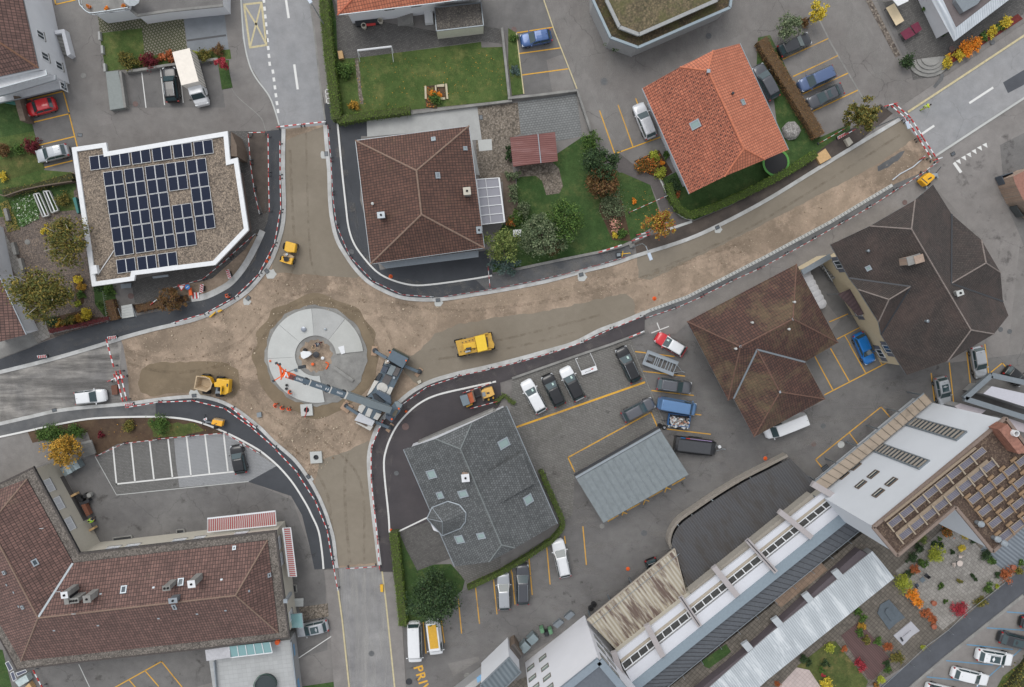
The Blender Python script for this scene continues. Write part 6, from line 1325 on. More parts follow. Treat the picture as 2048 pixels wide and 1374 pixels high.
m=MB();l_.box(m,(-.24*X_,0,2.30),(X_*1.25,h_*1.15,.04));m.build('roof_panel',plain('yellow_roof_sheet',(214,166,52),.6,var=.1,stain=.3),t_)
t_,l_,X_,h_=car('van',(830,1329),(827,1248),PW,'large white delivery van at the foot of the hedge by the yellow lettering',name='panel_van',cat='van',rwin=True,zc=1.4)
car('hatch',(592,1264),(656,1250),PS,'silver car with glass sunroof under the glass door canopy',sunroof=2)
t_,l_,X_,h_=car('hatch',(471,890),(483,947),PB,'black car with green and red decals in the white-lined bays')
for x,z,cc in((.72,.93,(60,150,90)),(.52,.98,(196,120,100)),(-.86,1.02,(60,150,90)),(-.70,1.38,(190,70,60))):
 m=MB();l_.box(m,(x*X_,0,z),(.14,.8 if cc[1]==150 else .3,.015));m.build('decal',plain('decal_%d'%cc[0],cc,.5),t_)
car('wagon',(212,790),(150,797),PW,'white estate driving on the pale worn road at the left')
car('suv',(2072,1292),(1998,1273),ANT,'dark SUV with glass roof cut by the right edge, in the blue-lined bays',sunroof=2)
car('suv',(2025,1320),(1953,1308),PW,'white SUV with roof rails and sunroof in the blue-lined bays',rails=True,sunroof=2)
car('hatch',(1978,1362),(1904,1344),PW,'white car without sunroof, second from the bottom in the blue-lined bays')
car('suv',(1926,1394),(1852,1376),PW,'white car cut by the bottom edge, lowest in the blue-lined bays',roof=PB)
car('hatch',(2100,1252),(2041,1243),PB,'black car tail cut by the right edge above the dark SUV')
a,b=P(405,211,1),P(372,120,2.5);h=math.atan2((a-b).y,(a-b).x);Ln=6.3;c=P(390,166,0)+Vector((.1,-.1,0));t=thing('box_truck',c,'white box truck with ribbed box in the white-lined yard','truck');l=L(c,h)
a=P(405,211,.8);l=L((a.x-3.1*math.cos(h),a.y-3.1*math.sin(h),0),h);t.location=l.c
def cab(l,t,x0,x1,w,hc,col):
 secs=[]
 for x,z,k in((x0,hc,.98),(x0+.1,hc,.98),(x0+(x1-x0)*.42,hc,.96),(x0+(x1-x0)*.66,1.25,.95),(x1-.35,1.08,.90),(x1-.06,.85,.82),(x1,.6,.76)):
  half=[(w/2*k,.35),(w/2*k,min(z-.2,1.1)),(w/2*k*.9,z-.05),(w/2*k*.7,z),(0,z+.03)]
  secs.append([(x,-y,z_)for y,z_ in half]+[(x,y,z_)for y,z_ in half[:-1][::-1]])
 vs,fs=loft(secs);m=MB();l.add(m,vs,fs);m.build('cab',col,t,bevel=.03)
 xa,xb=x0+(x1-x0)*.44,x0+(x1-x0)*.66;m=MB();l.add(m,[(xb+.03,-w*.42,1.33),(xb+.03,w*.42,1.33),(xa+.05,w*.36,hc-.03),(xa+.05,-w*.36,hc-.03)],[[0,1,2,3]]);m.build('windscreen',CGL,t)
 for sy in(-1,1):
  m=MB();l.box(m,(xb-.1,sy*(w/2+.12),1.35),(.12,.25,.25));m.build('mirror',BLKP,t);m=MB();l.box(m,(x1-.16,sy*w*.36,.82),(.2,.3,.16));m.build('headlight',HLM,t,bevel=.02)
  m=MB();l.box(m,(x0+(x1-x0)*.35,sy*(w/2*.93),1.45),(.8,.03,.5));m.build('side_window',CGL,t)
cab(l,t,.95,3.1,1.95,2.0,PW)
m=MB();l.box(m,(-1.1,0,1.95),(4.1,2.15,2.4));m.build('cargo_box',plain('cargo_box_cream',(230,224,214),.5),t,bevel=.02);m=MB();l.box(m,(-1.1,0,.6),(4.2,1.0,.22));m.build('chassis',DARKM,t)
m=MB()
for k in range(10):l.box(m,(-3+k*.42,1.085,1.95),(.06,.03,2.3))
m.build('side_ribs',GREYM,t);m=MB();l.box(m,(-1.1,0,3.16),(4.16,2.2,.05));m.build('roof_frame',plain('cargo_roof',(236,228,216),.5),t)
for x in(2.0,-1.9):
 for s_ in(-1,1):wheel(l,t,x,s_*.85,.34)
def trailer(front,rear,wd,label,name,zc=.7):
 a,b=P(*front,zc),P(*rear,zc);d=a-b;c=(a+b)/2;c.z=0;t=thing(name,c,label,'trailer');return t,L(c,math.atan2(d.y,d.x)),d.length
t,l,Ln=trailer((1352,738),(1290,714),1.9,'flat galvanised car trailer with open slatted bed','flat_trailer');Wd=2.05
m=MB();hx=Ln/2
for s_ in(-1,1):l.box(m,(0,s_*(Wd/2-.22),.62),(Ln,.44,.08));l.box(m,(0,s_*Wd/2,.72),(Ln,.05,.16))
m.build('deck_rails',ZINC,t);m=MB()
for x in(-.98,-.93,-.86,-.35,-.22,-.1,.12,.38,.55,.72,.95):l.box(m,(x*hx,0,.58),(.1,Wd-.8,.07))
m.build('cross_bars',ZINC,t);m=MB();l.box(m,(-hx*.66,0,.6),(Ln*.16,.5,.05));l.box(m,(-hx*.66,.0,.66),(Ln*.14,.1,.05));m.build('ramp_mesh',plain('mesh_grey',(120,124,128),.5,.4),t)
m=MB();l.tube(m,[(hx,.55,.5),(hx+1.0,0,.5),(hx,-.55,.5)],.05,6);l.tube(m,[(hx+1.0,0,.5),(hx+1.35,0,.5)],.05,6);m.build('drawbar',ZINC,t)
for s_ in(-1,1):
 for x in(-.35,.35):wheel(l,t,x,s_*(Wd/2-.12),.27)
t,l,Ln=trailer((1379,852),(1337,847),1.5,'small blue box trailer heaped with white rubble and plastic','rubble_trailer');l=L(P(1358,845,.6)*Vector((1,1,0))if False else Vector((P(1358,845,.8).x,P(1358,845,.8).y,0)),l.h)
BT=plain('blue_trailer_side',(58,112,170),.5);Ln=2.9;Wd=1.55;m=MB()
for s_ in(-1,1):l.box(m,(0,s_*Wd/2,.8),(Ln,.06,.6));l.box(m,(s_*Ln/2,0,.8),(.06,Wd,.6))
m.build('side_wall',BT,t);m=MB();l.box(m,(0,0,.5),(Ln-.1,Wd-.1,.08));m.build('floor',DARKM,t)
t.location=l.c
rr_=random.Random(5);RUB=[plain('rubble_white',(206,208,208),.8,var=.1),plain('rubble_grey',(120,118,114),.8),plain('rubble_tan',(170,130,110),.8)];m=MB()
for k in range(160):
 m.box(l.w((rr_.uniform(-1.35,1.35),rr_.uniform(-.68,.68),.75+rr_.uniform(0,.38))),(rr_.uniform(.1,.35),rr_.uniform(.08,.28),rr_.uniform(.05,.2)),rr_.uniform(0,3),rr_.choice((0,0,0,1,2)),Matrix.Rotation(rr_.uniform(-.6,.6),4,'X'))
o=m.build('rubble_heap',RUB);tag(o,'heap of white plastic and rubble in the small blue trailer','rubble',kind='stuff')
for s_ in(-1,1):wheel(l,t,0,s_*.86,.28)
m=MB();l.tube(m,[(-Ln/2,0,.5),(-Ln/2-.9,0,.5)],.05,6);m.build('drawbar',DARKM,t)
t,l,Ln=trailer((1433,898),(1350,888),2.3,'long black covered trailer with blue and red stripes beside the carport','covered_trailer',1.2);hx=Ln/2;secs=[]
for u in(-1,-.97,-.8,0,.6,.8,.92,.98,1):
 k=1-.35*max(0,(u-.7)/.3)**2;z=1.55-.35*max(0,(u-.6)/.4)**2-(.15 if abs(u)>.96 else 0)
 half=[(1.1*k,.5),(1.15*k,1.0),(1.05*k,z-.15),(.85*k,z),(0,z+.05)];secs.append([(u*hx,-y,z_)for y,z_ in half]+[(u*hx,y,z_)for y,z_ in half[:-1][::-1]])
vs,fs=loft(secs);m=MB();l.add(m,vs,fs);m.build('cover',PB,t,bevel=.05)
m=MB();l.box(m,(-.1*hx,0,1.62),(Ln*.78,1.5,.06));m.build('lid_panel',plain('matt_black_lid',(66,68,72),.6,var=.08),t,bevel=.02)
for nm,cc,x0,x1 in(('blue_stripe',(40,120,190),-.8,-.55),('red_stripe',(206,50,46),-.58,-.35),('lilac_stripe',(160,140,180),-.35,.7)):m=MB();l.box(m,((x0+x1)/2*hx,1.0,1.44),((x1-x0)*hx,.09,.05));m.build('stripe',plain(nm,cc,.4),t)
m=MB();l.tube(m,[(hx,.5,.5),(hx+1.2,0,.5),(hx,-.5,.5)],.05,6);l.tube(m,[(hx+1.1,0,.5),(hx+1.5,0,.55)],.06,6);m.build('drawbar',ZINC,t);m=MB();c=l.w((hx+.6,.25,0));m.lathe((c.x,c.y,.45),[(.22,0),(.24,.1),(.22,.22),(.001,.22)],14);m.build('jockey_wheel',WHITE,t)
for s_ in(-1,1):
 for x in(-.5,.3):wheel(l,t,x,s_*1.08,.33)
 m=MB();l.box(m,(-.1,s_*1.14,.72),(1.9,.2,.08));m.build('mudguard',BLKP,t)
c=P(1327,853,.5);
for k,(px,py)in enumerate(((1320,852),(1329,855))):
 c=P(px,py,.3);t=thing('spare_wheel',(c.x,c.y,0),('loose black wheel at the upper corner of the carport','loose wheel with pale rim at the upper corner of the carport')[k],'wheel');m=MB();m.lathe((c.x,c.y,0),[(.2,0),(.33,.02),(.36,.12),(.33,.24),(.2,.25),(.19,.1),(.001,.1)],18);m.build('tyre',TYRE,t)
 if k:m=MB();m.lathe((c.x,c.y,.1),[(.18,.02),(.18,.1),(.05,.06),(.001,.06)],14);m.build('rim',RIMM,t)
# ---------------- construction machines ----------------
def c3(x,y):return(680+x/7.633,690+y/7.633)
def cp(par,name,pts,z0,z1,mat,f=c3,bev=0):m=MB();m.pp([f(*p)for p in pts],z0,z1);return m.build(name,mat,par,bevel=bev)
CB=plain('crane_blue_grey',(88,104,116),.45,.1,coat=.2,var=.06);CW=plain('crane_stone_grey',(208,206,200),.6,var=.06,stain=.1);CM=plain('crane_mid_grey',(126,136,140),.45,.1,var=.05);CD=plain('crane_dark',(48,54,60),.6)
kr=thing('mobile_crane',P(765,785,0),'big grey mobile crane on outriggers with its boom swung over the roundabout','crane')
for k,q_ in enumerate(([(150,880)],)):pass
WP=plain('plywood_pad',(178,150,126),.85,var=.1)
def wood(pts,lab,zz=.12,grp='timber pads under the crane outriggers'):
 m=MB()
 for k,p in enumerate(pts):m.pp([c3(*v)for v in p],.02+k*.12,.13+k*.125)
 tag(m.build('timber_pad',WP),lab,'timber pad',grp)
wood([[(490,15),(575,25),(557,166),(472,158)]],'timber pad under the crane outrigger nearest the roundabout ring top')
wood([[(1215,340),(1270,378),(1185,495),(1135,452)]],'timber pad under the crane outrigger by the east sand strip')
wood([[(95,835),(140,880),(40,1000),(0,960)],[(60,870),(205,935),(110,1045),(5,960)]],'stacked timber pads under the crane outrigger below the boom')
wood([[(775,1185),(825,1220),(745,1340),(693,1300)]],'timber pad under the crane outrigger on the new asphalt')
for a,b in(((525,90),(715,200)),((1205,410),(990,320)),((85,930),(290,1060)),((760,1265),(540,1170))):
 A,B=P(*c3(*a),.75),P(*c3(*b),.95);m=MB();m.beam(A,B,.38,.35);o=m.build('outrigger',CB,kr);m=MB();m.lathe((A.x,A.y,.14),[(.36,0),(.36,.1),(.12,.14),(.12,.75),(.2,.8),(.001,.8)],14);g=m.build('jack_foot',CD,kr);g.parent=o
ca,cb=P(*c3(880,200),.9),P(*c3(370,1150),.9);hd=math.atan2((ca-cb).y,(ca-cb).x);l=L(((ca.x+cb.x)/2,(ca.y+cb.y)/2,0),hd);LL=(ca-cb).length
m=MB();l.box(m,(0,0,.85),(LL,1.5,.5));m.build('chassis',CD,kr)
for x in(-.40,-.24,.08,.36):
 for s_ in(-1,1):wheel(l,kr,x*LL,s_*1.12,.62,.38)
cp(kr,'cab',[(798,75),(1045,205),(958,358),(715,215)],.6,2.5,CB,bev=.05)
cp(kr,'windscreen',[(808,45),(1050,175),(1036,208),(788,80)],1.2,2.3,plain('dark_green_glass',(58,66,56),.1))
for x,y in((765,112),(1008,238)):c=P(*c3(x,y),2.6);m=MB();m.lathe((c.x,c.y,2.48),[(.1,0),(.1,.15),(.001,.18)],10);m.build('beacon',ORANGE,kr)
for x,y in((755,88),(1040,215)):c=P(*c3(x,y),2.0);m=MB();m.box(c,(.2,.3,.3),hd);m.build('mirror',CD,kr)
cp(kr,'deck',[(685,255),(960,365),(810,670),(560,545)],1.1,1.5,CB)
cp(kr,'engine_cover',[(780,300),(860,335),(790,470),(710,440)],1.5,2.0,CM,bev=.05)
cp(kr,'mesh_panel',[(860,330),(925,360),(868,480),(800,455)],1.5,1.9,plain('mesh_brown',(94,90,90),.7,var=.1))
cp(kr,'toolbox',[(660,310),(745,345),(700,430),(620,395)],1.5,1.95,plain('crane_navy',(66,76,90),.4),bev=.03)
cp(kr,'grating',[(695,445),(800,490),(735,615),(635,560)],1.5,1.62,plain('mesh_brown',(94,90,90),.7))
cp(kr,'exhaust',[(590,430),(640,450),(590,545),(550,520)],1.3,1.9,CD);c=P(*c3(826,497),2.0);m=MB();m.lathe((c.x,c.y,1.5),[(.16,0),(.16,.7),(.001,.7)],12);m.build('muffler',ZINC,kr)
cp(kr,'centre_deck',[(560,545),(810,670),(745,790),(420,800),(440,760)],1.0,1.45,CB)
cp(kr,'mudguard',[(525,540),(592,555),(480,720),(408,780),(432,720)],1.2,1.55,CW,bev=.03);cp(kr,'mudguard',[(760,635),(812,655),(762,770),(700,740)],1.2,1.55,CW,bev=.03)
cp(kr,'mudguard',[(340,905),(392,940),(330,1048),(272,1000),(290,930)],1.2,1.55,CW,bev=.03);cp(kr,'mudguard',[(555,1030),(630,1060),(570,1150),(505,1120)],1.2,1.55,CW,bev=.03)
cp(kr,'rear_deck',[(385,920),(640,1020),(520,1165),(300,1050)],.9,1.4,CB);cp(kr,'deck_plate',[(430,960),(500,990),(450,1105),(380,1075)],1.4,1.5,CW)
cp(kr,'rear_box',[(290,1035),(530,1165),(490,1240),(218,1150)],.7,1.7,plain('white_tarp_box',(204,206,210),.6,var=.04),bev=.03);cp(kr,'tail_board',[(240,1180),(505,1240),(460,1310),(240,1190)],.6,1.1,CW)
cp(kr,'board',[(285,1160),(415,1222),(400,1245),(275,1180)],1.12,1.3,WOODG)
c=P(*c3(643,655),1.5);m=MB();m.lathe((c.x,c.y,1.45),[(.72,0),(.72,.05),(.001,.06)],24);m.build('round_plate',CW,kr)
cp(kr,'turntable',[(500,760),(560,690),(780,800),(775,905),(640,1000),(480,900)],1.5,2.2,CB,bev=.05)
cp(kr,'crane_cab',[(575,690),(770,785),(780,905),(700,860),(550,740)],2.2,3.2,plain('crane_slate',(84,98,112),.35,.1),bev=.05)
cp(kr,'winch_bay',[(490,745),(540,740),(690,870),(640,885),(520,820)],2.2,2.5,CD)
cp(kr,'counterweight',[(700,1045),(835,870),(950,920),(920,1010),(790,1185),(690,1110)],1.7,3.0,CB,bev=.06)
cp(kr,'winch',[(800,1050),(850,985),(885,1010),(850,1085),(805,1095)],3.0,3.3,plain('rope_drum',(92,88,76),.7));cp(kr,'counter_frame',[(830,870),(880,860),(950,915),(930,960),(870,950)],3.0,3.4,CM);cp(kr,'hoist_box',[(700,1065),(815,1100),(800,1170),(700,1120)],3.0,3.35,plain('crane_navy',(66,76,90),.4))
for x,y in((897,972),(790,1133)):c=P(*c3(x,y),3.5);m=MB();m.lathe((c.x,c.y,3.3),[(.12,0),(.12,.2),(.001,.22)],10);m.build('beacon',ORANGE,kr)
def b2(x,y):return(530+x/10.24,710+y/10.24)
r0=P(*c3(760,985),3.8);tip=P(*b2(480,415),10.8);dv=(tip-r0);Lb=dv.length;ud=dv.normalized();sd=ud.cross(Vector((0,0,1))).normalized();up=sd.cross(ud)
def seg(t0,t1,w,h,mat,nm='boom_section',par=None,off=0):
 m=MB();a=r0+dv*t0+up*off;b=r0+dv*t1+up*off;m.beam(a,b,w,h);o=m.build(nm,mat,kr,bevel=.03)
 if par:o.parent=par
 return o
s1=seg(0,.47,.86,.95,CM);s2=seg(.40,.62,.74,.84,CB);s3=seg(.60,.82,.68,.76,CB);s4=seg(.80,1.0,.60,.7,CB)
seg(.455,.47,.92,1.0,CW,'collar',s1);seg(.61,.62,.8,.88,CW,'collar',s2);seg(.805,.815,.74,.8,CW,'collar',s3);seg(.38,.46,.8,.9,plain('crane_light_grey',(146,156,158),.5),'sleeve',s1)
seg(.47,.5,1.0,.5,CD,'shackle_block');seg(.625,.65,.95,.45,CD,'shackle_block');seg(.83,.855,.85,.4,CD,'shackle_block')
for t0,off in((.93,.0),(.75,.0),(.55,.0)):
 m=MB()
 for k in range(5):a=r0+dv*(t0-.012*k)+up*(.42 if t0<.6 else .38 if t0<.9 else .352)+sd*.05;m.beam(a-sd*.13,a+sd*.13+ud*.06,.08,.02)
 if t0<.9:
  for k in(.03,.05):a=r0+dv*(t0-.06-k)+up*(.42 if t0<.6 else .38);m.beam(a-sd*.12,a+sd*.12,.14,.02)
 m.build('white_lettering',WHITE,s4 if False else kr)
hd_=tip+ud*.2;m=MB();m.beam(tip-ud*.8,tip+ud*.7,.68,.7);o=m.build('boom_head',ORANGE,kr,bevel=.08);m=MB();a=tip+ud*.6;m.beam(a-sd*.5,a+sd*.9+ud*.9,.18,.2);m.beam(a+sd*.3,a+sd*.9+ud*1.3,.14,.16);m.beam(a-sd*.2,a-sd*1.2+ud*.7,.12,.12);m.beam(a-sd*.8,a+sd*.6,.12,.15);m.build('head_arm',ORANGE,kr)
for v in(a+sd*.9+ud*.9,a-sd*1.2+ud*.7,a+sd*.9+ud*1.3):m=MB();m.box(v,(.26,.26,.26),.4);m.build('sheave',CD,kr)
m=MB();m.beam(tip+ud*.1+up*.36-sd*.2,tip+ud*.1+up*.36+sd*.3+ud*.5,.25,.02);m.beam(tip+ud*.5+up*.36-sd*.3,tip+ud*.5+up*.36+sd*.3,.2,.02);m.build('white_mark',WHITE,kr)
hk=P(601,722.5,3.0);m=MB();hc=a+Vector((0,0,-.3));hk=Vector((hc.x,hc.y,3.0));
for e in(-.1,.1):m.tube([hc+Vector((e,0,0)),hk+Vector((e,0,.3))],.02,5)
m.build('hoist_rope',CD,kr);m=MB();m.box(hk,(.9,.4,.5),.2);m.lathe((hk.x,hk.y,hk.z-.7),[(.05,0),(.18,.1),(.16,.3),(.1,.5)],10);m.build('hook_block',CD,kr)
m=MB();a,b=P(*b2(400,265),0),P(*b2(600,160),0)
# ---- yellow grader-like milling machine on the east sand
def g4(x,y):return(890+x/7.23,640+y/7.23)
YD=plain('dusty_yellow',(200,158,60),.6,var=.12,stain=.35);YB=plain('bright_yellow_roof',(238,198,48),.5,var=.03)
t=thing('yellow_stabiliser',P(949,689,0),'large dusty yellow road machine with bright canopy on the rolled sand','road machine')
cp(t,'rear_body',[(150,305),(440,245),(470,462),(205,522)],.5,1.9,YD,g4,.05);cp(t,'hood',[(260,348),(440,312),(455,400),(275,425)],1.9,2.25,plain('yellow_hood',(228,182,50),.5,stain=.15),g4,.04)
cp(t,'canopy',[(430,240),(575,208),(618,428),(475,465)],2.6,2.75,YB,g4,.03);cp(t,'front_body',[(575,200),(665,188),(685,290),(715,350),(708,405),(615,425)],.6,2.0,YD,g4,.05);cp(t,'cab_floor',[(430,240),(575,208),(618,428),(475,465)],.5,1.2,YD,g4)
cp(t,'exhaust_stack',[(290,450),(365,435),(370,455),(295,475)],1.9,2.3,ZINC,g4);cp(t,'filter_box',[(300,405),(375,392),(380,418),(305,428)],2.25,2.5,CD,g4);cp(t,'step',[(595,250),(612,245),(628,385),(612,388)],2.0,2.05,CD,g4)
cp(t,'side_rail',[(410,245),(620,185),(625,196),(418,258)],1.2,2.3,YD,g4);cp(t,'side_rail',[(470,462),(670,418),(672,430),(473,474)],1.2,2.3,YD,g4)
a=P(*g4(430,350),0);l=L((a.x,a.y,0),math.atan2(*(reversed((P(*g4(660,300),0)-P(*g4(200,400),0)).to_2d()))))
for x in(-2.0,2.0):
 for s_ in(-1,1):wheel(l,t,x,s_*.95,.6,.45)
for(x,y)in((285,265),(350,505),(180,400)):c=P(*g4(x,y),1.2);m=MB();m.box(c,(.25,.2,.4),.2);m.build('bracket',CD,t)
for k in range(9):c=P(*g4(230+k*24,335-k*7 if k%2 else 460-k*5),1.93);m=MB();m.lathe((c.x,c.y,1.9),[(.08,0),(.08,.05),(.001,.05)],8);m.build('filler_cap',CD,t)
# ---- mini paver on the south-east asphalt
t=thing('small_paver',P(955,790,0),'small road paver with grey hood, orange hopper and dark frame behind a barrier','road machine')
cp(t,'hood',[(212,1108),(320,1078),(365,1215),(262,1250)],.4,1.5,plain('paver_grey',(120,134,142),.5,.2),g4,.04);cp(t,'hopper',[(320,1075),(390,1045),(425,1180),(365,1212)],.4,1.25,plain('rust_orange',(176,92,58),.8,var=.2),g4);cp(t,'frame',[(390,1040),(405,1035),(445,1175),(425,1185)],.4,1.3,WOODG,g4)
cp(t,'drawbar',[(400,1120),(520,1080),(525,1095),(405,1138)],.4,.6,CD,g4);cp(t,'foot',[(380,1020),(410,1015),(412,1040),(385,1045)],.1,.4,WP,g4);cp(t,'track',[(305,1245),(395,1205),(400,1225),(312,1265)],.1,.6,YELM,g4)
t=thing('small_roller_engine',P(978,782,0),'pale yellow engine unit of a small paver parked in front of the parking wall','road machine')
cp(t,'hood',[(525,1030),(580,995),(680,970),(720,1080),(650,1115),(560,1140)],.4,1.6,plain('pale_machine_yellow',(222,176,92),.5,var=.05),g4,.08);cp(t,'grille',[(600,1048),(640,1042),(645,1065),(605,1072)],1.6,1.65,CD,g4);cp(t,'engine',[(535,1050),(580,1040),(590,1100),(545,1110)],1.2,1.75,GREYM,g4);cp(t,'frame',[(490,975),(505,970),(570,1160),(550,1175)],.3,.7,WOODG,g4);cp(t,'track',[(615,1135),(705,1110),(710,1135),(620,1165)],.1,.6,CD,g4)
cp(t,'track_guard',[(615,1140),(640,1132),(645,1160),(622,1168)],.6,.75,YELM,g4);cp(t,'track_guard',[(685,1112),(705,1108),(710,1135),(690,1142)],.6,.75,YELM,g4)
# ---- wheel dumper
def g5(x,y):return(370+x/9.81,730+y/9.81)
t=thing('site_dumper',P(424,769,0),'yellow articulated site dumper with a sand-caked skip','dumper')
SKP=plain('sand_caked_skip',(188,166,136),.8,var=.12,stain=.2)
m=MB();out_=[g5(*p)for p in[(220,208),(400,225),(490,265),(535,370),(500,470),(420,530),(170,465)]];oo=[P(x,y,1.9)[:2]for x,y in out_];ii=inset(oo,.14);area=sum(oo[i][0]*oo[(i+1)%7][1]-oo[(i+1)%7][0]*oo[i][1]for i in range(7));oo=oo if area>0 else oo[::-1];fl=inset(oo,.45);n=7
m.add([(*p,1.9)for p in oo]+[(*p,1.9)for p in ii]+[(*p,.9)for p in fl]+[(*p,.8)for p in fl],[[k,(k+1)%n,n+(k+1)%n,n+k]for k in range(n)]+[[n+k,n+(k+1)%n,2*n+(k+1)%n,2*n+k]for k in range(n)]+[list(range(2*n,3*n))]+[[(k+1)%n,k,3*n+k,3*n+(k+1)%n]for k in range(n)]);m.build('skip',SKP,t)
cp(t,'skip_frame',[(300,215),(410,225),(495,262),(545,365),(520,372),(480,280),(400,245)],.8,1.7,YELM,g5);cp(t,'front_frame',[(300,330),(560,330),(560,430),(300,430)],.5,.8,CD,g5)
cp(t,'engine_body',[(620,268),(868,298),(850,545),(790,582),(700,575),(705,440),(575,430),(565,350),(615,330)],.5,1.7,YELM,g5,.06);cp(t,'operator_floor',[(610,440),(695,445),(690,575),(590,560)],.5,.95,GREYM,g5);cp(t,'seat',[(635,455),(680,455),(680,515),(635,515)],.95,1.4,BLACK,g5,.04);cp(t,'roll_bar',[(695,420),(718,420),(705,580),(688,578)],1.7,2.3,YELM,g5);cp(t,'radiator',[(815,365),(842,370),(838,430),(812,425)],1.7,1.75,CD,g5)
cp(t,'steering_column',[(720,450),(740,450),(735,520),(718,520)],1.7,1.95,CD,g5)
for x,y in((430,215),(430,520),(710,262),(690,575)):
 c=P(*g5(x,y),.5);l=L((c.x,c.y,0),-.1 if y<400 else-.05);wheel(l,t,0,.05 if y<400 else-.05,.55,.42)
# ---- articulated roller / dumper on the north arm
def g6(x,y):return(540+x/17.17,470+y/17.17)
t=thing('small_dumper',P(577,506,0),'small yellow dumper with a smooth yellow skip in the north arm','dumper')
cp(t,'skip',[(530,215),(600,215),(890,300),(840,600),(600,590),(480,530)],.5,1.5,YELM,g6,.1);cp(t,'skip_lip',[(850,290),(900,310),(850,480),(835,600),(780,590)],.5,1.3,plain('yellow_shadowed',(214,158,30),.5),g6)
cp(t,'front_fender',[(450,650),(560,620),(660,640),(820,740),(780,800),(650,780),(480,740)],.5,1.0,SKP,g6,.05);cp(t,'frame',[(400,720),(460,730),(440,800),(640,840),(690,790),(790,780),(730,1010),(310,890),(380,860)],.5,1.25,YELM,g6,.04);cp(t,'engine_grille',[(470,800),(640,800),(650,880),(540,905),(470,880)],1.25,1.4,CD,g6)
c=P(*g6(565,830),1.2);m=MB();m.lathe((c.x,c.y,1.1),[(.3,0),(.34,.25),(.2,.32),(.001,.33)],16);m.build('seat',BLACK,t,smooth=False);cp(t,'roll_bar',[(330,880),(345,905),(700,1010),(710,985)],1.25,2.0,YELM,g6);c=P(*g6(585,665),1.1);m=MB();m.box(c,(.3,.25,.3),.4);m.build('air_filter',ZINC,t)
for x,y in((900,400),(780,900),(500,380),(400,820)):c=P(*g6(x,y),.4);l=L((c.x,c.y,0),1.35);wheel(l,t,0,-.05,.42,.32)
# ---- yellow compressor, SW pavement; traffic-light trailer beside it
t=thing('yellow_trailer_box',P(432,846,0),'small orange-yellow trailer box on the south-west pavement','trailer')
cp(t,'box',[(540,1070),(740,1105),(715,1210),(510,1160)],.5,1.3,plain('orange_yellow',(242,176,44),.5),g5,.05);cp(t,'lid_edge',[(570,1050),(745,1088),(738,1108),(560,1072)],.5,1.25,plain('tan_lid',(180,156,120),.7),g5);cp(t,'drawbar',[(400,1090),(530,1120),(530,1150),(395,1140)],.3,.5,GREYM,g5);cp(t,'handle',[(560,1170),(620,1138),(625,1146),(566,1180)],1.3,1.34,CD,g5)
c=P(*g5(620,1140),.3);l=L((c.x,c.y,0),-.2);wheel(l,t,0,-.65,.28);wheel(l,t,0,.65,.28)
t=thing('signal_stand',P(409,844,0),'dark tripod stand with a small warning board beside the orange-yellow trailer box','stand');m=MB();a=P(*g5(440,1100),.1)
for k in range(3):m.tube([a+Vector((0,0,1.6)),a+Vector((.9*math.cos(k*2.1+3.9),.9*math.sin(k*2.1+3.9),0))],.04,6)
m.build('tripod',CD,t);cp(t,'board',[(355,1060),(425,1030),(430,1075),(365,1100)],1.0,1.06,WHITE,g5);cp(t,'board_mark',[(385,1060),(408,1048),(410,1068),(390,1078)],1.06,1.075,RED,g5)
# ---- yellow tank trailer at the north-east end
def g7(x,y):return(1740+x/6.54,180+y/6.54)
t=thing('yellow_tank',P(1856,358,0),'yellow covered compressor on stabilisers at the north-east end of the works','compressor')
cp(t,'hood',[(780,1075),(850,1115),(852,1150),(742,1255),(665,1180),(700,1140)],.5,1.5,plain('pump_yellow',(240,180,30),.5,var=.04),g7,.1);cp(t,'slot',[(752,1165),(800,1135),(812,1150),(765,1175)],1.5,1.52,CD,g7);cp(t,'front_plate',[(805,1095),(880,1085),(890,1120),(830,1140)],.7,1.2,ZINC,g7);cp(t,'marking_strip',[(680,1150),(755,1215),(750,1225),(672,1160)],1.5,1.52,CD,g7)
for a,b in(((780,1080),(768,1055)),((670,1180),(632,1162)),((735,1250),(738,1278)),((860,1110),(880,1140))):m=MB();A,B=P(*g7(*a),.5),P(*g7(*b),.4);m.beam(A,B,.08,.08);m.box((B.x,B.y,.25),(.22,.22,.5),.4);m.build('stabiliser',ZINC,t)
m=MB();m.tube([P(*g7(850,1100),.5),P(*g7(930,1005),.5)],.05,6);m.build('drawbar',CD,t)
c=P(1853,361,.4);l=L((c.x,c.y,0),.6);wheel(l,t,0,.6,.3);wheel(l,t,0,-.6,.3)
t=thing('plate_compactor',P(1240,509,0),'small yellow-handled plate compactor on the pavement by the planks','compactor');cp(t,'plate',[(0,0),(12,0),(12,10),(0,10)],.1,.3,CD,lambda x,y:(1232+x,505+y-x*.1));cp(t,'engine',[(2,2),(9,2),(9,8),(2,8)],.3,.7,GREYM,lambda x,y:(1232+x,505+y-x*.1));m=MB();m.tube([P(1243,508,.6),P(1260,506,1.0),P(1261,507,1.0)],.05,6);m.tube([P(1244,514,.6),P(1246,502,.8)],.05,6);m.build('handle',YELM,t)
tag(MB().pp([(1258,489),(1268,487),(1270,494),(1260,496)],.1,.35).build('paving_block',CONC3),'pale stone block between the compactor and the street lamp foot','block')
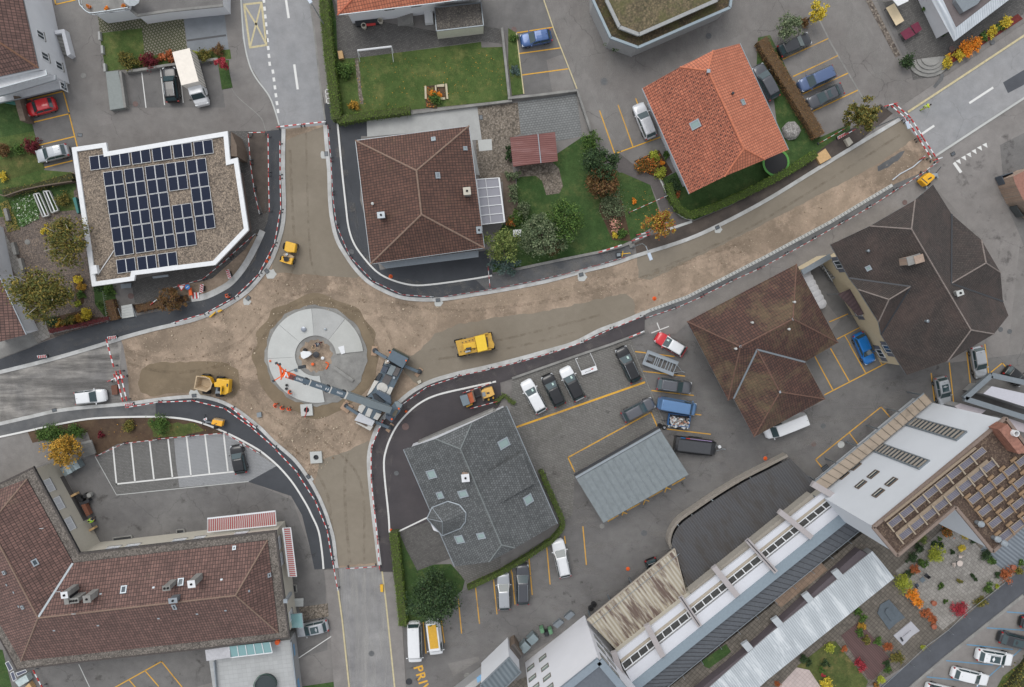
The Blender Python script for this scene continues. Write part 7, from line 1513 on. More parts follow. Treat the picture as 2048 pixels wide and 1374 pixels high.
# ---------------- barriers, signs, people, yard things ----------------
PLK={}
def plank(a,b,zz,label,group,h=.16,w=.09,feet=True,n=None):
 a=P(*a,zz);b=P(*b,zz);d=b-a;Ln=d.length;u=d.normalized();sd=Vector((-u.y,u.x,0));n=n or max(2,round(Ln/.55))
 w*=.52
 t=thing('barrier_plank',(*((a+b)/2).to_2d(),0),label,'barrier',group)
 m=MB()
 for k in range(n):
  p,r=a+d*(k/n),a+d*((k+1)/n);up=Vector((0,0,h));o_=sd*w
  m.add([p-o_,r-o_,r+o_,p+o_,p-o_+up-up*.2,r-o_+up-up*.2,r+o_+up*.8,p+o_+up*.8],[[0,3,2,1],[4,5,6,7],[0,1,5,4],[1,2,6,5],[2,3,7,6],[3,0,4,7]],k%2)
 m.build('board',[RED,WHITE],t)
 if feet:
  for p in(a+u*.15,b-u*.15):
   m=MB();m.beam((p.x,p.y,0),(p.x,p.y,p.z+.25),.05,.05);po=m.build('post',ZINC,t);m=MB();m.box((p.x,p.y,.16),(.34,.14,.1),math.atan2(sd.y,sd.x));f=m.build('foot',DARKM,t);f.parent=po
 return t
def run(pts,label,group,Lp=4.2,zz=.8,seed=1,w=.075,feet=True):
 r=random.Random(seed);W3=[P(*p,zz)for p in pts];acc=[0]
 for a,b in zip(W3,W3[1:]):acc.append(acc[-1]+(b-a).length)
 n=max(1,round(acc[-1]/Lp));
 def at(s):
  for k in range(len(acc)-1):
   if s<=acc[k+1]or k==len(acc)-2:t=(s-acc[k])/max(1e-6,acc[k+1]-acc[k]);return(pts[k][0]+(pts[k+1][0]-pts[k][0])*t,pts[k][1]+(pts[k+1][1]-pts[k][1])*t)
 for k in range(n):
  a,b=at(acc[-1]*k/n+.1),at(acc[-1]*(k+1)/n-.05);j=lambda p:(p[0]+r.uniform(-.7,.7),p[1]+r.uniform(-.7,.7));plank(j(a),j(b),zz,label,group,w=w,feet=feet)
def off(c,dx,dy):return[(x+dx,y+dy)for x,y in c]
run([(537,266),(537,344),(539,424)],'red and white plank barrier on the strip between solar-roof house and new pavement','planks west of the north arm')
run([(532,264),(497,266)],'short plank barrier closing the top of the black earth strip',None)
run([(497,266),(501,330),(510,390),(519,429)],'plank barrier on the left edge of the black earth strip','planks left of the earth strip',w=.05)
run(off([c for c in cNW[2:64:3]],-6,-2),'plank in the barrier run along the north-west kerb','planks along the north-west kerb')
run([(x+6,y-2)for x,y in cNE[0:36:3]]+[(x+3,y-5)for x,y in cNE[38:60:4]],'plank in the barrier run along the kerb beside the brown hipped house','planks along the north-east kerb',w=.05)
run([(x,y-5)for x,y in cNE[60:92:4]],'thin plank lying along the north kerb above the long reddish earth strip','thin planks north kerb',zz=.3,w=.035,feet=False)
run([(250,815),(325,803),(387,801),(412,801),(460,822),(511,860),(545,892),(582,926),(605,960),(625,990),(643,1025),(655,1060),(662,1100),(668,1145),(676,1182)],'plank in the barrier run along the south-west kerb','planks along the south-west kerb',w=.09)
run([(462,813),(490,838),(512,857)],'extra wide plank pair above the kerb north of the black decal car','extra planks',w=.14,Lp=3)
run([(760,1140),(757,1100),(752,1050),(747,1000),(742,960),(741,905),(748,865),(766,840)],'plank in the barrier run on the east kerb of the south arm','planks along the south-east kerb',w=.1)
run([(800,812),(830,786),(866,768),(915,753),(965,742),(1023,728),(1099,707),(1150,692),(1200,667),(1240,651),(1287,632)],'plank in the barrier run along the kerb north of the paved car park','planks along the kerb of the east arm',w=.06)
run([(1290,636),(1374,609),(1449,569),(1536,529),(1649,466),(1736,417),(1800,375),(1850,343)],'plank in the barrier run south of the drainage channel','planks along the drainage channel',w=.045)
run([(552,254),(602,249),(652,243)],'plank across the top of the north arm','planks across the north arm',w=.12,Lp=3.4)
for k,(a,b)in enumerate((((213,678),(228,734)),((232,742),(246,803)),((240,740),(254,801)),((228,748),(233,762)))):plank(a,b,.85,('long plank barrier across the pale west road, upper one','leftmost plank of the pair closing the west road','rightmost plank of the pair closing the west road','short plank end beside the pair closing the west road')[k],'planks closing the west road',w=.13)
plank((215,763),(230,757),.8,'small plank sticking out towards the driving white estate',None,w=.1);plank((232,756),(249,753),1.1,'tilted warning board on top of the plank pair at the west road',None,w=.3,n=5)
run([(1779,208),(1800,228),(1818,244),(1832,268),(1846,292),(1862,318)],'inner plank of the double barrier at the north-east end','inner planks at the north-east end',w=.13,Lp=3)
run([(1788,206),(1812,226),(1826,243),(1840,266),(1854,290),(1870,314)],'outer plank of the double barrier at the north-east end','outer planks at the north-east end',w=.13,Lp=3)
plank((1768,213),(1795,206),.9,'plank at the street corner above the north-east barrier',None,w=.12);plank((1866,321),(1884,315),.9,'plank at the lower tip of the north-east barrier',None,w=.12)
run([(1846,344),(1870,328),(1878,322)],'plank between the yellow compressor and the earthwork',None,w=.05)
run([(190,913),(232,889),(290,881),(370,873),(445,866)],'thin plank along the top of the white-lined bays','thin planks by the white-lined bays',zz=.5,w=.05);run([(450,865),(490,893),(520,908)],'thin plank right of the black decal car',None,zz=.5,w=.05)
run([(337,578),(352,568),(405,559),(470,505),(511,467)],'thin tape-like plank in the yard below the solar roof','thin planks below the solar roof',w=.04,zz=.9)
for a,b,lb,w in(((1197,505),(1243,490),'thick plank on the lawn wall above the compactor',.14),((1263,482),(1300,469),'front plank of the stack under the red-tipped young tree',.12),((1273,470),(1300,464),'rear plank of the stack under the red-tipped young tree',.12),((1258,425),(1335,391),'long plank spanning the dark garden path',.05),((1639,286),(1690,257),'long thin plank on the grass edge below the brown hedge',.05),((1690,270),(1710,259),'short plank left of the leafy street tree',.1),((1258,675),(1288,662),'single plank at the top of the parking wall',.12),((925,786),(986,765),'plank behind the small road paver, along the white line',.06),((940,817),(994,803),'plank in front of the small road paver',.06),((692,1137),(752,1133),'thin plank across the foot of the south arm',.05),((67,1340),(86,1376),'plank leaning out from the solar panels at the bottom left',.12),((301,610),(314,599),'short plank beside the brown bush south of the solar roof',.08),((976,533),(980,575),'upright-running plank east of the brown hipped house',.06)):plank(a,b,.8,lb,None,w=w)
for k,(px,py,lb)in enumerate(((541,722,'orange marker on the left rim of the roundabout ring'),(781,553,'orange marker on the curved white line by the brown hipped house'),(1531,917,'orange marker on the drive left of the curved wall end'),(1256,1138,'orange-red marker on the drive north of the stained roof'),(782,1060,'orange marker at the top of the long hedge'),(1309,597,'round red marker on the earth by the drainage channel'),(539,515,'lower orange warning light on the north-west barrier'),(534,523,'upper orange warning light on the north-west barrier'),(812,823,'small brown-orange cone right of the crane'))):
 c=P(px,py,.1);m=MB();m.lathe((c.x,c.y,.02),[(.28,0),(.28,.04),(.2,.05),(.05,.5),(.001,.5)],12);tag(m.build('traffic_cone',ORANGE),lb,'cone')
def board(px,py,a,w,h,z,name,label,cat,mats,draw=None,tilt=.5):
 c=P(px,py,z);t=thing(name,(c.x,c.y,0),label,cat);T=Matrix.Rotation(tilt,4,'X');m=MB();m.box(c,(w,h,.04),a,0,T);m.build('sign_panel',mats[0],t);m=MB();m.beam((c.x,c.y,0),(c.x,c.y,z),.05,.05);m.build('post',ZINC,t);m=MB();m.box((c.x,c.y,.16),(.7,.35,.12),a);m.build('foot',BLACK,t)
 R=Matrix.Rotation(a,4,'Z')@T
 for k,(x,y,ww,hh,ang,mi)in enumerate(draw or()):
  m=MB();o_=c+(R@Vector((x,y,.035+.004*k)));m.box(o_,(ww,hh,.02),a+ang,0,T);m.build('sign_mark',mats[mi],t)
 return t
stripes=[(x,0,.14,.42,-.6,1)for x in(-.42,-.14,.14,.42)]
for px,py,a,lb in((403,577,1.45,'red and white chevron board near the brown bush'),(457,548,1.85,'red and white chevron board at the bend of the grey kerb'),(84,713,.1,'red striped board on the new pavement at the far left'),(258,809,.15,'red striped board below the west road barrier'),(224,675,.15,'red striped board above the west road barrier'),(1683,272,.5,'red striped board left of the leafy street tree')):
 board(px,py,a,1.15,.42,.9,'chevron_board',lb,'sign',[WHITE,RED],stripes)
c=P(363,575,1.0);t=thing('warning_sign',c*1,'triangular warning sign, red rim, beside the blue round sign','sign');m=MB();
m.add([c+Vector((x,y,0))for x,y in((-.5,.38),(.55,.3),(-.05,-.5))],[[0,2,1]]);m.build('red_rim',RED,t);m=MB();m.add([c+Vector((x,y,.015))for x,y in((-.3,.24),(.33,.2),(-.03,-.3))],[[0,2,1]]);m.build('white_field',WHITE,t);m=MB();m.beam((c.x,c.y,0),c,.05,.05);m.build('post',ZINC,t)
c=P(375,574,1.0);t=thing('round_sign',c*1,'round blue sign with white arrow in the sign pile','sign');m=MB();m.lathe(c,[(.33,0),(.33,.03),(.001,.03)],20);m.build('blue_disc',plain('sign_blue',(40,120,190),.5),t);m=MB();m.beam(c+Vector((-.15,-.1,.04)),c+Vector((.15,.1,.04)),.08,.02);m.build('arrow',WHITE,t);m=MB();m.beam((c.x,c.y,0),c,.05,.05);m.build('post',ZINC,t)
tag(MB().pp([(377,576),(382,575),(384,590),(378,591)],.5,.7).build('orange_board',ORANGE),'orange board standing in the sign pile under the solar roof','board')
for k in range(4):tag(MB().pp([(384+k*3.4,585),(387+k*3.4,584.5),(388.5+k*3.4,597),(385.5+k*3.4,597.5)],.1+.03*k,.16+.03*k).build('stacked_barrier_board',[RED,WHITE][k%2]),'board in the stack of red and white barrier boards by the blue sign','board','stacked barrier boards')
for pts,mt,lb in(([(418,633),(430,623),(431,625),(420,635)],YELM,'yellow tool lying on the kerb below the signs'),([(434,622),(441,618),(444,621),(437,625)],YELM,'small yellow box on the kerb below the orange worker'),([(760,1170),(766,1170),(766,1184),(761,1184)],YELM,'yellow and red tool case at the edge of the south road'),([(222,771),(234,770),(235,789),(224,790)],plain('rusty_tray',(120,84,70),.8,.3),'rusty tray with yellow tool in front of the white estate'),([(834,763),(841,759),(843,765),(837,768)],WALLB,'small pale engine tool on the sand right of the crane'),([(513,826),(522,824),(523,834),(514,835)],GREYM,'grey surveying box at the kerb left of the shaft head'),([(1840,316+3),(1850,313),(1851,315),(1841,318)],RED,'red board lying on the earth at the north-east end')):
 tag(MB().pp(pts,.12,.4).build('tool_case' if 'case' in lb else 'site_item',mt),lb,'site item')
def bit(name,pts,z0,z1,mt,lb,cat):tag(MB().pp(pts,z0,z1).build(name,mt),lb,cat)
BAG=plain('white_sack',(232,234,236),.7,var=.04)
bit('white_sack',[(601,705),(606,702),(612,703),(619,703),(623,708),(616,714),(607,718),(602,714)],.07,.7,BAG,'big white sack in the middle of the roundabout','sack')
for px,py,r,mt,lb in((611,700,.28,BLACK,'black tub on the white sack in the roundabout centre'),(633,709,.42,DARKM,'dark bucket right of the white sack'),(646,716,.22,WHITE,'white bucket lid near the orange hose'),(639-13,728,.2,ORANGE,'small orange helmet on the soil in the roundabout centre'),(608,658.5,.34,plain('steel_dome',(150,156,166),.3,.6),'steel dome lamp socket on the upper part of the ring'),(651,658,.15,ZINC,'small steel socket right of the dome on the ring'),(592,740,.2,plain('blue_grey_pot',(96,116,130),.6),'blue-grey pot on the ring near the boom'),(574,770,.17,BLACK,'upper black pot left of the boom'),(573.5,777,.17,BLACK,'lower black pot left of the boom')):
 c=P(px,py,.2);m=MB();m.lathe((c.x,c.y,.1),[(r*.8,0),(r,.35),(r*.7,.38),(.001,.4)],14);tag(m.build('site_bucket',mt),lb,'bucket')
m=MB();m.tube([P(x,y,.15)for x,y in((651,724),(657,727),(656,732),(652,738))],.09,6);tag(m.build('orange_hose',ORANGE),'bent orange hose in the roundabout centre','hose')
m=MB();m.tube([P(626+4*math.cos(k*.6)+k*.15,696+4*math.sin(k*.6),.12)for k in range(20)],.04,5);tag(m.build('cable_coil',plain('beige_cable',(186,160,130),.7)),'coiled pale cable in the roundabout centre','cable')
for pts,lb in(([(614,813),(612,828),(609,835)],'red cord across the shaft head below the ring'),([(1785,360),(1800,348),(1826,334),(1840,322),(1850,312)],'pale blue hose on the earth at the north-east end')):
 m=MB();m.tube([P(x,y,.42 if 'cord' in lb else .1)for x,y in pts],.05 if 'cord' in lb else .09,5);tag(m.build('cord',RED if 'red' in lb else plain('pale_hose',(196,204,212),.6)),lb,'hose')
for(bx,by),(hx,hy),lb in(((1287,486),(1300,513),'street lamp with curved arm over the north kerb near the young tree'),((1802,232),(1816,250),'street lamp at the north-east barrier'),((628,15),(618,-1),'street lamp cut by the top edge at the hedge')):
 a=P(bx,by,0)if False else P(hx,hy,7.2);b=P(bx,by,6.5);t=thing('street_lamp',(b.x,b.y,0),lb,'street lamp','street lamps');m=MB();m.tube([(b.x,b.y,0),(b.x,b.y,5.8),b+(a-b)*.25+Vector((0,0,.4)),a],[.09,.07,.05,.05],8);m.build('pole',ZINC,t);m=MB();m.box(a,(.42,.95,.12),math.atan2((a-b).y,(a-b).x)-math.pi/2);m.build('lamp_head',plain('lamp_head_grey',(188,200,214),.4),t,bevel=.03)
SKIN=plain('skin',(206,160,134),.6);HIO=plain('hi_vis_orange',(248,92,30),.6);HIY=plain('hi_vis_yellow',(206,232,50),.6);TRO=plain('dark_trousers',(50,52,60),.8);SHW=plain('white_shirt',(226,226,226),.8);HAIR=plain('dark_hair',(40,32,28),.8)
def person(px,py,face,label,top,legs,helmet=None,hair=HAIR,lean=0.0,stride=.18,arms=(.35,.35),z0=0.0,carry=None):
 "continuous skin figure; face = direction in radians, lean = forward bend of the trunk"
 c=P(px,py,z0+1.0);t=thing('person',(c.x,c.y,z0),label,'person');l=L((c.x,c.y,z0),face)
 hip=.93;sx=math.sin(lean);cz=math.cos(lean);tr=lambda x,y,z:(x*cz+z*sx,y,hip+z*cz-x*sx)
 V=[];E_=[];Rr=[]
 def v(p,r,pa=None):
  V.append(l.w(p)-t.location);Rr.append(r);
  if pa is not None:E_.append((pa,len(V)-1))
  return len(V)-1
 pel=v((0,0,hip),.135);ch=v(tr(0,0,.28),.14,pel);nk=v(tr(0,0,.50),.08,ch);n2=v(tr(.01,0,.58),.055,nk);hd=v(tr(.03,0,.70),.095,n2);v(tr(.03,0,.80),.075,hd);v(tr(.13,0,.69),.02,hd)
 for s in(-1,1):
  v(tr(.03,s*.095,.70),.014,hd)
  h=v((0,s*.1,hip-.06),.1,pel);st_=stride*s;kn=v((.04+st_*.5,s*.11,.50),.065,h);an=v((st_-.02,s*.11,.09),.045,kn);v((st_+.16,s*.12,.04),.04,an)
  sh=v(tr(0,s*.19,.45),.065,nk);el=v(tr(.12*arms[s>0]+.02,s*.25,.18),.045,sh);fo=.3*arms[s>0]*2;wr=v(tr(.10+fo*.7,s*.23,-.02+fo*.35),.032,el);pm=v(tr(.14+fo*.7,s*.225,-.09+fo*.35),.034,wr)
  for f in range(4):a=v(tr(.16+fo*.7+.01*f,s*(.20+.018*f),-.14+fo*.35),.010,pm);v(tr(.175+fo*.7,s*(.195+.018*f),-.185-.008*(f in(1,2))+fo*.35),.009,a)
  a=v(tr(.19+fo*.7,s*.19,-.09+fo*.35),.011,pm);v(tr(.21+fo*.7,s*.185,-.125+fo*.35),.009,a)
 me=bpy.data.meshes.new('body');me.from_pydata(V,E_,[]);o=bpy.data.objects.new('body',me);C.objects.link(o);o.parent=t;me.materials.append(SKIN);o.modifiers.new('skin','SKIN');
 for k,sv in enumerate(me.skin_vertices[0].data if me.skin_vertices else[]):sv.radius=(Rr[k],Rr[k])
 if me.skin_vertices:me.skin_vertices[0].data[0].use_root=True
 sb=o.modifiers.new('sub','SUBSURF');sb.levels=sb.render_levels=1
 def ring(m,p,q_,r1,r2,n=10):m.tube([l.w(p),l.w(q_)],[r1,r2],n)
 m=MB();m.tube([l.w(tr(0,0,-.05)),l.w(tr(0,0,.15)),l.w(tr(0,0,.36)),l.w(tr(0,0,.50)),l.w(tr(0,0,.55))],[.17,.17,.20,.16,.07],12)
 for s in(-1,1):fo=.3*arms[s>0]*2;m.tube([l.w(tr(0,s*.14,.46)),l.w(tr(.0,s*.2,.44)),l.w(tr(.12*arms[s>0]+.02,s*.25,.18)),l.w(tr(.09+fo*.6,s*.235,-.0+fo*.33))],[.10,.09,.068,.05],10)
 m.build('jacket',top,t,smooth=True);m=MB()
 for z_ in(.12,.30):m.tube([l.w(tr(0,0,z_)),l.w(tr(0,0,z_+.05))],[.205,.21],12)
 m.build('reflective_band',plain('reflective',(206,208,204),.4),t);m=MB();
 for s in(-1,1):st_=stride*s;m.tube([l.w((0,s*.06,hip+.03)),l.w((0,s*.1,hip-.1)),l.w((.04+st_*.5,s*.11,.50)),l.w((st_-.02,s*.11,.13))],[.12,.125,.09,.075],10)
 m.build('trousers',legs,t,smooth=True)
 for s in(-1,1):m=MB();st_=stride*s;l.box(m,(st_+.06,s*.115,.05),(.28,.11,.1));m.build('shoe',BLACK,t,bevel=.02)
 hc=l.w(tr(.03,0,.76));m=MB()
 if helmet:m.lathe(hc,[(.15,-.02),(.135,.0),(.125,.06),(.08,.11),(.001,.125)],12);m.build('helmet',helmet,t,smooth=True)
 else:m.lathe(hc,[(.105,-.06),(.115,.02),(.09,.08),(.001,.10)],12);m.build('hair',hair,t,smooth=True)
 for s in(-1,1):m=MB();e_=l.w(tr(.115,s*.035,.71));m.lathe(e_,[(.001,-.012),(.012,0),(.001,.012)],6);m.build('eye',BLACK,t)
 m=MB();l.box(m,tr(.112,0,.64),(.02,.05,.012));m.build('mouth',plain('lips',(160,90,84),.6),t)
 return t
person(1853,213,math.radians(25),'person in full yellow-green hi-vis suit walking on the north-east street',HIY,HIY,stride=.3,arms=(.6,.2),lean=.15)
person(454,593,math.radians(40),'person in an orange hi-vis top walking on the north-west pavement',HIO,TRO,stride=.25,lean=.25)
person(577,786,math.radians(30),'person in orange hi-vis on the lower left rim of the roundabout ring',HIO,TRO,arms=(.7,.7),lean=.5)
person(549,811,math.radians(10),'leftmost of three people in orange standing below the roundabout ring',HIO,HIO,lean=.3,arms=(.5,.3))
person(563,818,math.radians(50),'middle one of three people in orange standing below the roundabout ring',HIO,TRO,arms=(.6,.6),lean=.4,stride=.05)
person(577,820,math.radians(60),'rightmost of three people in orange standing below the roundabout ring',HIO,HIO,lean=.35,stride=.1)
person(638,688,math.radians(200),'person in dark clothes with red-striped trousers crouching in the roundabout centre',plain('navy_shirt',(50,54,70),.8),plain('red_dark_trousers',(120,50,50),.8),lean=.9,stride=.2,arms=(.9,.9))
person(771.5,726,math.radians(40),'person with white helmet and beige top leaning over the crane deck',plain('beige_shirt',(196,186,170),.8),TRO,helmet=SHW,lean=.6,z0=1.5,arms=(.9,.9))
person(181,1043,math.radians(60),'person in yellow-green top by the loggia of the L-shaped building',plain('lime_top',(180,230,60),.7),TRO,lean=.3,arms=(.6,.6),z0=.1)
def bin_(px,py,a,w,d,h,mt,lb,name='waste_container',lid=None,z0=0):
 c=P(px,py,z0+h);t=thing(name,(c.x,c.y,z0),lb,'container');m=MB();m.box((c.x,c.y,z0+h*.45+.08),(w*.94,d*.94,h*.85),a);m.build('tub',mt,t,bevel=.03);m=MB();l=L((c.x,c.y,z0),a);secs=[]
 for x in(-w/2,-w*.3,0,w*.3,w/2):z=h+.16*(1-(2*x/w)**2);secs.append([(x,-d/2,h-.08),(x,-d/2,z),(x,d/2,z),(x,d/2,h-.08)])
 vs,fs=loft(secs);l.add(m,vs,fs);m.build('lid',lid or mt,t);
 for sx in(-1,1):
  for sy in(-1,1):m=MB();q_=l.w((sx*w*.4,sy*d*.4,0));m.lathe(q_,[(.08,0),(.08,.12),(.001,.12)],8);m.build('castor',BLACK,t)
GAL=plain('galvanised',(150,164,168),.4,.5,var=.1)
bin_(133,941,.5,1.25,1.15,1.25,GAL,'galvanised round-lidded container left of its twin at the loggia');bin_(148,932,.5,1.25,1.15,1.3,GAL,'galvanised round-lidded container under the orange tree, right of its twin')
bin_(1049,1295,.75,1.3,1.2,1.2,GAL,'galvanised container with a pale spot on the lid near the ribbed lean-to');bin_(1065,1279,.75,1.3,1.1,1.2,GAL,'galvanised container nearer the stained roof');GRB=plain('green_bin',(104,146,112),.6)
bin_(1084,1261,.3,.55,.65,1.0,GRB,'left small green wheeled bin by the white tower','wheeled_bin');bin_(1101,1263,.3,.55,.65,1.0,GRB,'right small green wheeled bin by the white tower','wheeled_bin');bin_(1093,1268,.3,.6,.6,.9,DARKM,'dark wheeled bin between the two green ones','wheeled_bin')
for k,(px,py,w)in enumerate(((1140,1232,1.8),(1118,1248,1.6))):bit('low_grey_box',[(px-12,py+3),(px+2,py-9),(px+10,py-3),(px-3,py+9)],0,.6,GREYM,('grey ribbed low box beside the white tower, nearer the stained roof','grey ribbed low box beside the white tower, nearer the bins')[k],'box')
for k,(px,py,lb)in enumerate(((1182,1218,'black tyre in the dark niche at the corner of the stained roof, lower one'),(1188,1210,'black tyre in the dark niche at the corner of the stained roof, upper one'))):c=P(px,py,.5);m=MB();m.lathe((c.x,c.y,.05),[(.2,0),(.38,.05),(.38,.35),(.2,.4),(.18,.2),(.001,.2)],16);tag(m.build('tyre',TYRE),lb,'tyre')
def skip(pts,mt,lb,inn):
 t=thing('skip',P(*pts[0],0),lb,'skip');w=[P(x,y,1.3)[:2]for x,y in pts];m=MB()
 for k in range(len(w)):m.beam((*w[k],.75),(*w[(k+1)%len(w)],.75),.08,1.2)
 m.build('side_wall',mt,t);m=MB();m.prism(inset(w,.05),.15,.5);m.build('load',inn,t)
skip([(2003,352),(2025,345),(2031,362),(2010,368)],plain('skip_grey',(88,96,106),.6,.2),'grey skip with bar, topmost of the skips at the right edge',DARKM);skip([(2018,376),(2033,365),(2046,378),(2033,387)],plain('skip_teal',(50,130,160),.6,stain=.3),'teal-blue skip just below the grey one',plain('skip_green_load',(60,84,76),.9,var=.3));skip([(2032,412),(2060,400),(2070,425),(2046,432)],plain('skip_dark',(78,84,86),.6),'dark slatted skip at the right edge, lowest of three',DARKM)
bit('rusty_cart',[(162,1010),(170,1008),(180,1029),(173,1033)],.2,.9,plain('rusty_red',(130,84,64),.8,.2,var=.2),'rusty red-brown cart by the loggia','cart');bit('black_bench',[(158,1008),(176,998),(179,1003),(161,1014)],.1,.8,DARKM,'black bench beside the rusty cart','bench')
for px,py,lb in((159,996,'black barrel cluster at the loggia, left barrel'),(163,1000,'black barrel cluster at the loggia, right barrel'),(171.5,991,'pale round pot right of the black barrels'),(179,990,'grey round stool right of the pale pot')):c=P(px,py,.6);m=MB();m.lathe((c.x,c.y,0),[(.28,0),(.34,.4),(.3,.8),(.001,.82)],12);tag(m.build('barrel',BLACK if 'black' in lb else CONC3),lb,'barrel')
for pts,lb in(([(159,1083-30),(168,1050),(172,1062),(163,1066)],None),):pass
bit('pallet',q(2,0,[(555,1215),(605,1190),(612,1205),(562,1232)]),.2,.9,WOODL,'light timber beam by the loggia posts','timber');bit('timber_beam',q(3,0,[(700,125),(750,95),(758,110),(705,138)]),.2,.9,WOODL,'light timber beam below the yellow-green dressed person','timber')
for k,(pts,lb)in enumerate(((q(3,0,[(900,185),(1050,165),(1055,195),(905,215)]),'long dark light well with pale rim in the yard'),(q(3,0,[(1410,120),(1470,115),(1475,155),(1415,160)]),'square light well with pale rim in the yard'),(q(3,1,[(275,565),(320,560),(325,620),(280,622)]),'light well with pale rim east of the L-shaped building'))):
 t=thing('light_well',P(*pts[0],0),lb,'light well');w=[P(x,y,.2)[:2]for x,y in pts];m=MB()
 for j in range(4):m.beam((*w[j],.1),(*w[(j+1)%4],.1),.15,.2)
 m.build('rim',CONC3,t);m=MB();m.prism(inset(w,.02),.02,.06);m.build('grate',DARKM,t)
t=thing('concrete_stairs',P(175,890,0),'pale concrete stairs below the orange tree','stairs')
for k in range(7):m=MB();a,b=q(2,0,[(640+k*5,800+k*16),(735+k*5,775+k*15)]);m.beam(P(*a,.1+.12*(7-k)),P(*b,.1+.12*(7-k)),.32,.2+.01*k);m.build('step',CONC3,t)
t=thing('round_steps',P(1850,135,0),'fan of rounded concrete steps leading to the patio top right','stairs');cs=P(1856,118,0)
for k in range(4):m=MB();r=2.7-k*.5;m.prism([(cs.x+r*1.1*math.cos(a*math.pi/9-math.pi*.95),cs.y+r*.9*math.sin(a*math.pi/9-math.pi*.95))for a in range(0,10)],0,.15+.15*k);m.build('step',CONC3,t)
t=thing('entrance_steps',P(258,624,0),'pale garden steps down to the north-west pavement','stairs')
for k in range(5):m=MB();a,b=q(1,0,[(975+k*1,1082+k*20),(1060+k*4,1065+k*20)]);m.beam(P(*a,.5-.08*k),P(*b,.5-.08*k),.33,.25+.01*k);m.build('step',CONC,t)
for x in(945,1065):m=MB();a,b=q(1,0,[(x,1090),(x+25,1160)]);m.tube([P(*a,1.1),P(*b,.9)],.03);m.tube([P(*a,0),P(*a,1.1)],.03);m.tube([P(*b,0),P(*b,.9)],.03);m.build('handrail',ZINC,t)
def wall(pts,w,h,mt,lb,name='wall'):tag(ribbon_mb(MB(),pts,w,0,h).build(name,mt),lb,name.replace('_',' '))
wall(q(1,0,[(385,1290),(630,1235),(880,1172)]),.35,.9,CONC3,'garden wall overhung by dark red creeper at the north-west pavement','garden_wall')
wall(q(0,0,[(1005,570),(1100,560),(1300,525),(1610,485),(1740,470)]),.3,.6,CONC3,'low concrete wall behind the black estate and the box truck','garden_wall');wall(q(0,0,[(960,570),(1000,860)]),.3,.8,CONC3,'concrete wall right of the bare ramp slab','garden_wall')
bit('ramp_slab',q(0,0,[(845,575),(945,565),(1000,860),(880,880)]),0,.7,plain('green_grey_slab',(142,148,146),.9,var=.06),'green-grey ramp slab left of the white-lined yard','slab')
for x,y in((790,285),(812,395),(832,540)):bit('stone_block',q(0,0,[(x-8,y-32),(x+8,y-34),(x+14,y+30),(x-4,y+32)]),0,.5,CONC2,{285:'top',395:'middle',540:'bottom'}[y]+' one of three pale stone blocks left of the small lawn','stone block')
wall([(1024-8,196),(1075,190),(1154,180),(1158,190),(1182,262)],.3,.7,CONC3,'angled concrete wall between blue-grey paving and the three-bay yard','garden_wall');wall([(822,226),(1024,201)],.3,.5,CONC3,'low wall at the south edge of the mossy lawn','garden_wall');wall([(1004,55),(1019,198)],.3,.6,CONC3,'low wall at the east edge of the mossy lawn','garden_wall')
t=thing('goal_frame',P(750,100,0),'white tubular goal-like frame on the lawn edge','frame');z_=2.0;m=MB()
a,b=P(715,101,z_),P(783,93,z_);m.tube([(a.x,a.y-.1,0),a],.05);m.tube([a,b],.13);m.tube([b,(b.x,b.y-.1,0)],.05);m.tube([a,P(720,124,0)],.04);m.tube([b,P(787,124,0)],.04);m.build('frame',WHITE,t)
c=P(680,108,.6);bit('wooden_chest',[(675,102),(684,101),(687,116),(678,118)],0,.6,WOODL,'light wooden chest between hedge and paved yard','chest')
t=thing('trampoline',P(1553,322,0),'black trampoline with lime green rim under the orange roof','trampoline');c=P(1552,325,.8);m=MB();m.lathe((c.x,c.y,.75),[(1.55,0),(1.55,.03),(.001,.03)],28);m.build('mat',BLACK,t);m=MB();n=28
for k in range(n):a0,a1=2*math.pi*k/n,2*math.pi*(k+1)/n;m.beam((c.x+1.7*math.cos(a0),c.y+1.7*math.sin(a0),.8),(c.x+1.7*math.cos(a1),c.y+1.7*math.sin(a1),.8),.28,.06)
m.build('rim_pad',plain('lime_green',(84,150,62),.6),t);
for k in range(4):m=MB();a0=k*1.57+.5;m.tube([(c.x+1.6*math.cos(a0),c.y+1.6*math.sin(a0),0),(c.x+1.6*math.cos(a0),c.y+1.6*math.sin(a0),.8)],.04);m.build('leg',DARKM,t)
rk=random.Random(3);c=P(1584,260,.6);m=MB();m.lathe((c.x,c.y,0),[(1.15,0),(1.2,.4),(.9,.8),(.45,1.0),(.001,1.05)],11);
for k in range(len(m.v)):v=m.v[k];m.v[k]=(v[0]+rk.uniform(-.12,.12),v[1]+rk.uniform(-.12,.12),max(0,v[2]+rk.uniform(-.1,.1)))
tag(m.build('boulder',gravel('boulder_stone',(168,164,160),(140,136,134),(190,188,184),8)),'grey boulder on the grass between orange roof and brown hedge','boulder')
t=thing('parking_sign_frame',P(1173,732,0),'white frame with lettered board marking the empty bay of the car row','sign');pts=q(2,2,[(560,250),(685,208),(672,172),(550,216)]);m=MB();m.pp(pts,.5,.55);m.build('board',WHITE,t);m=MB();a,b,c,d=q(2,2,[(550,216),(508,120),(625,72),(672,172)]);m.tube([P(*a,.5),P(*b,.9)],.04);m.tube([P(*d,.5),P(*c,.9)],.04);m.tube([P(*b,.9),P(*q(2,2,[(528,112)])[0],.9)],.04);m.build('frame',WHITE,t);m=MB()
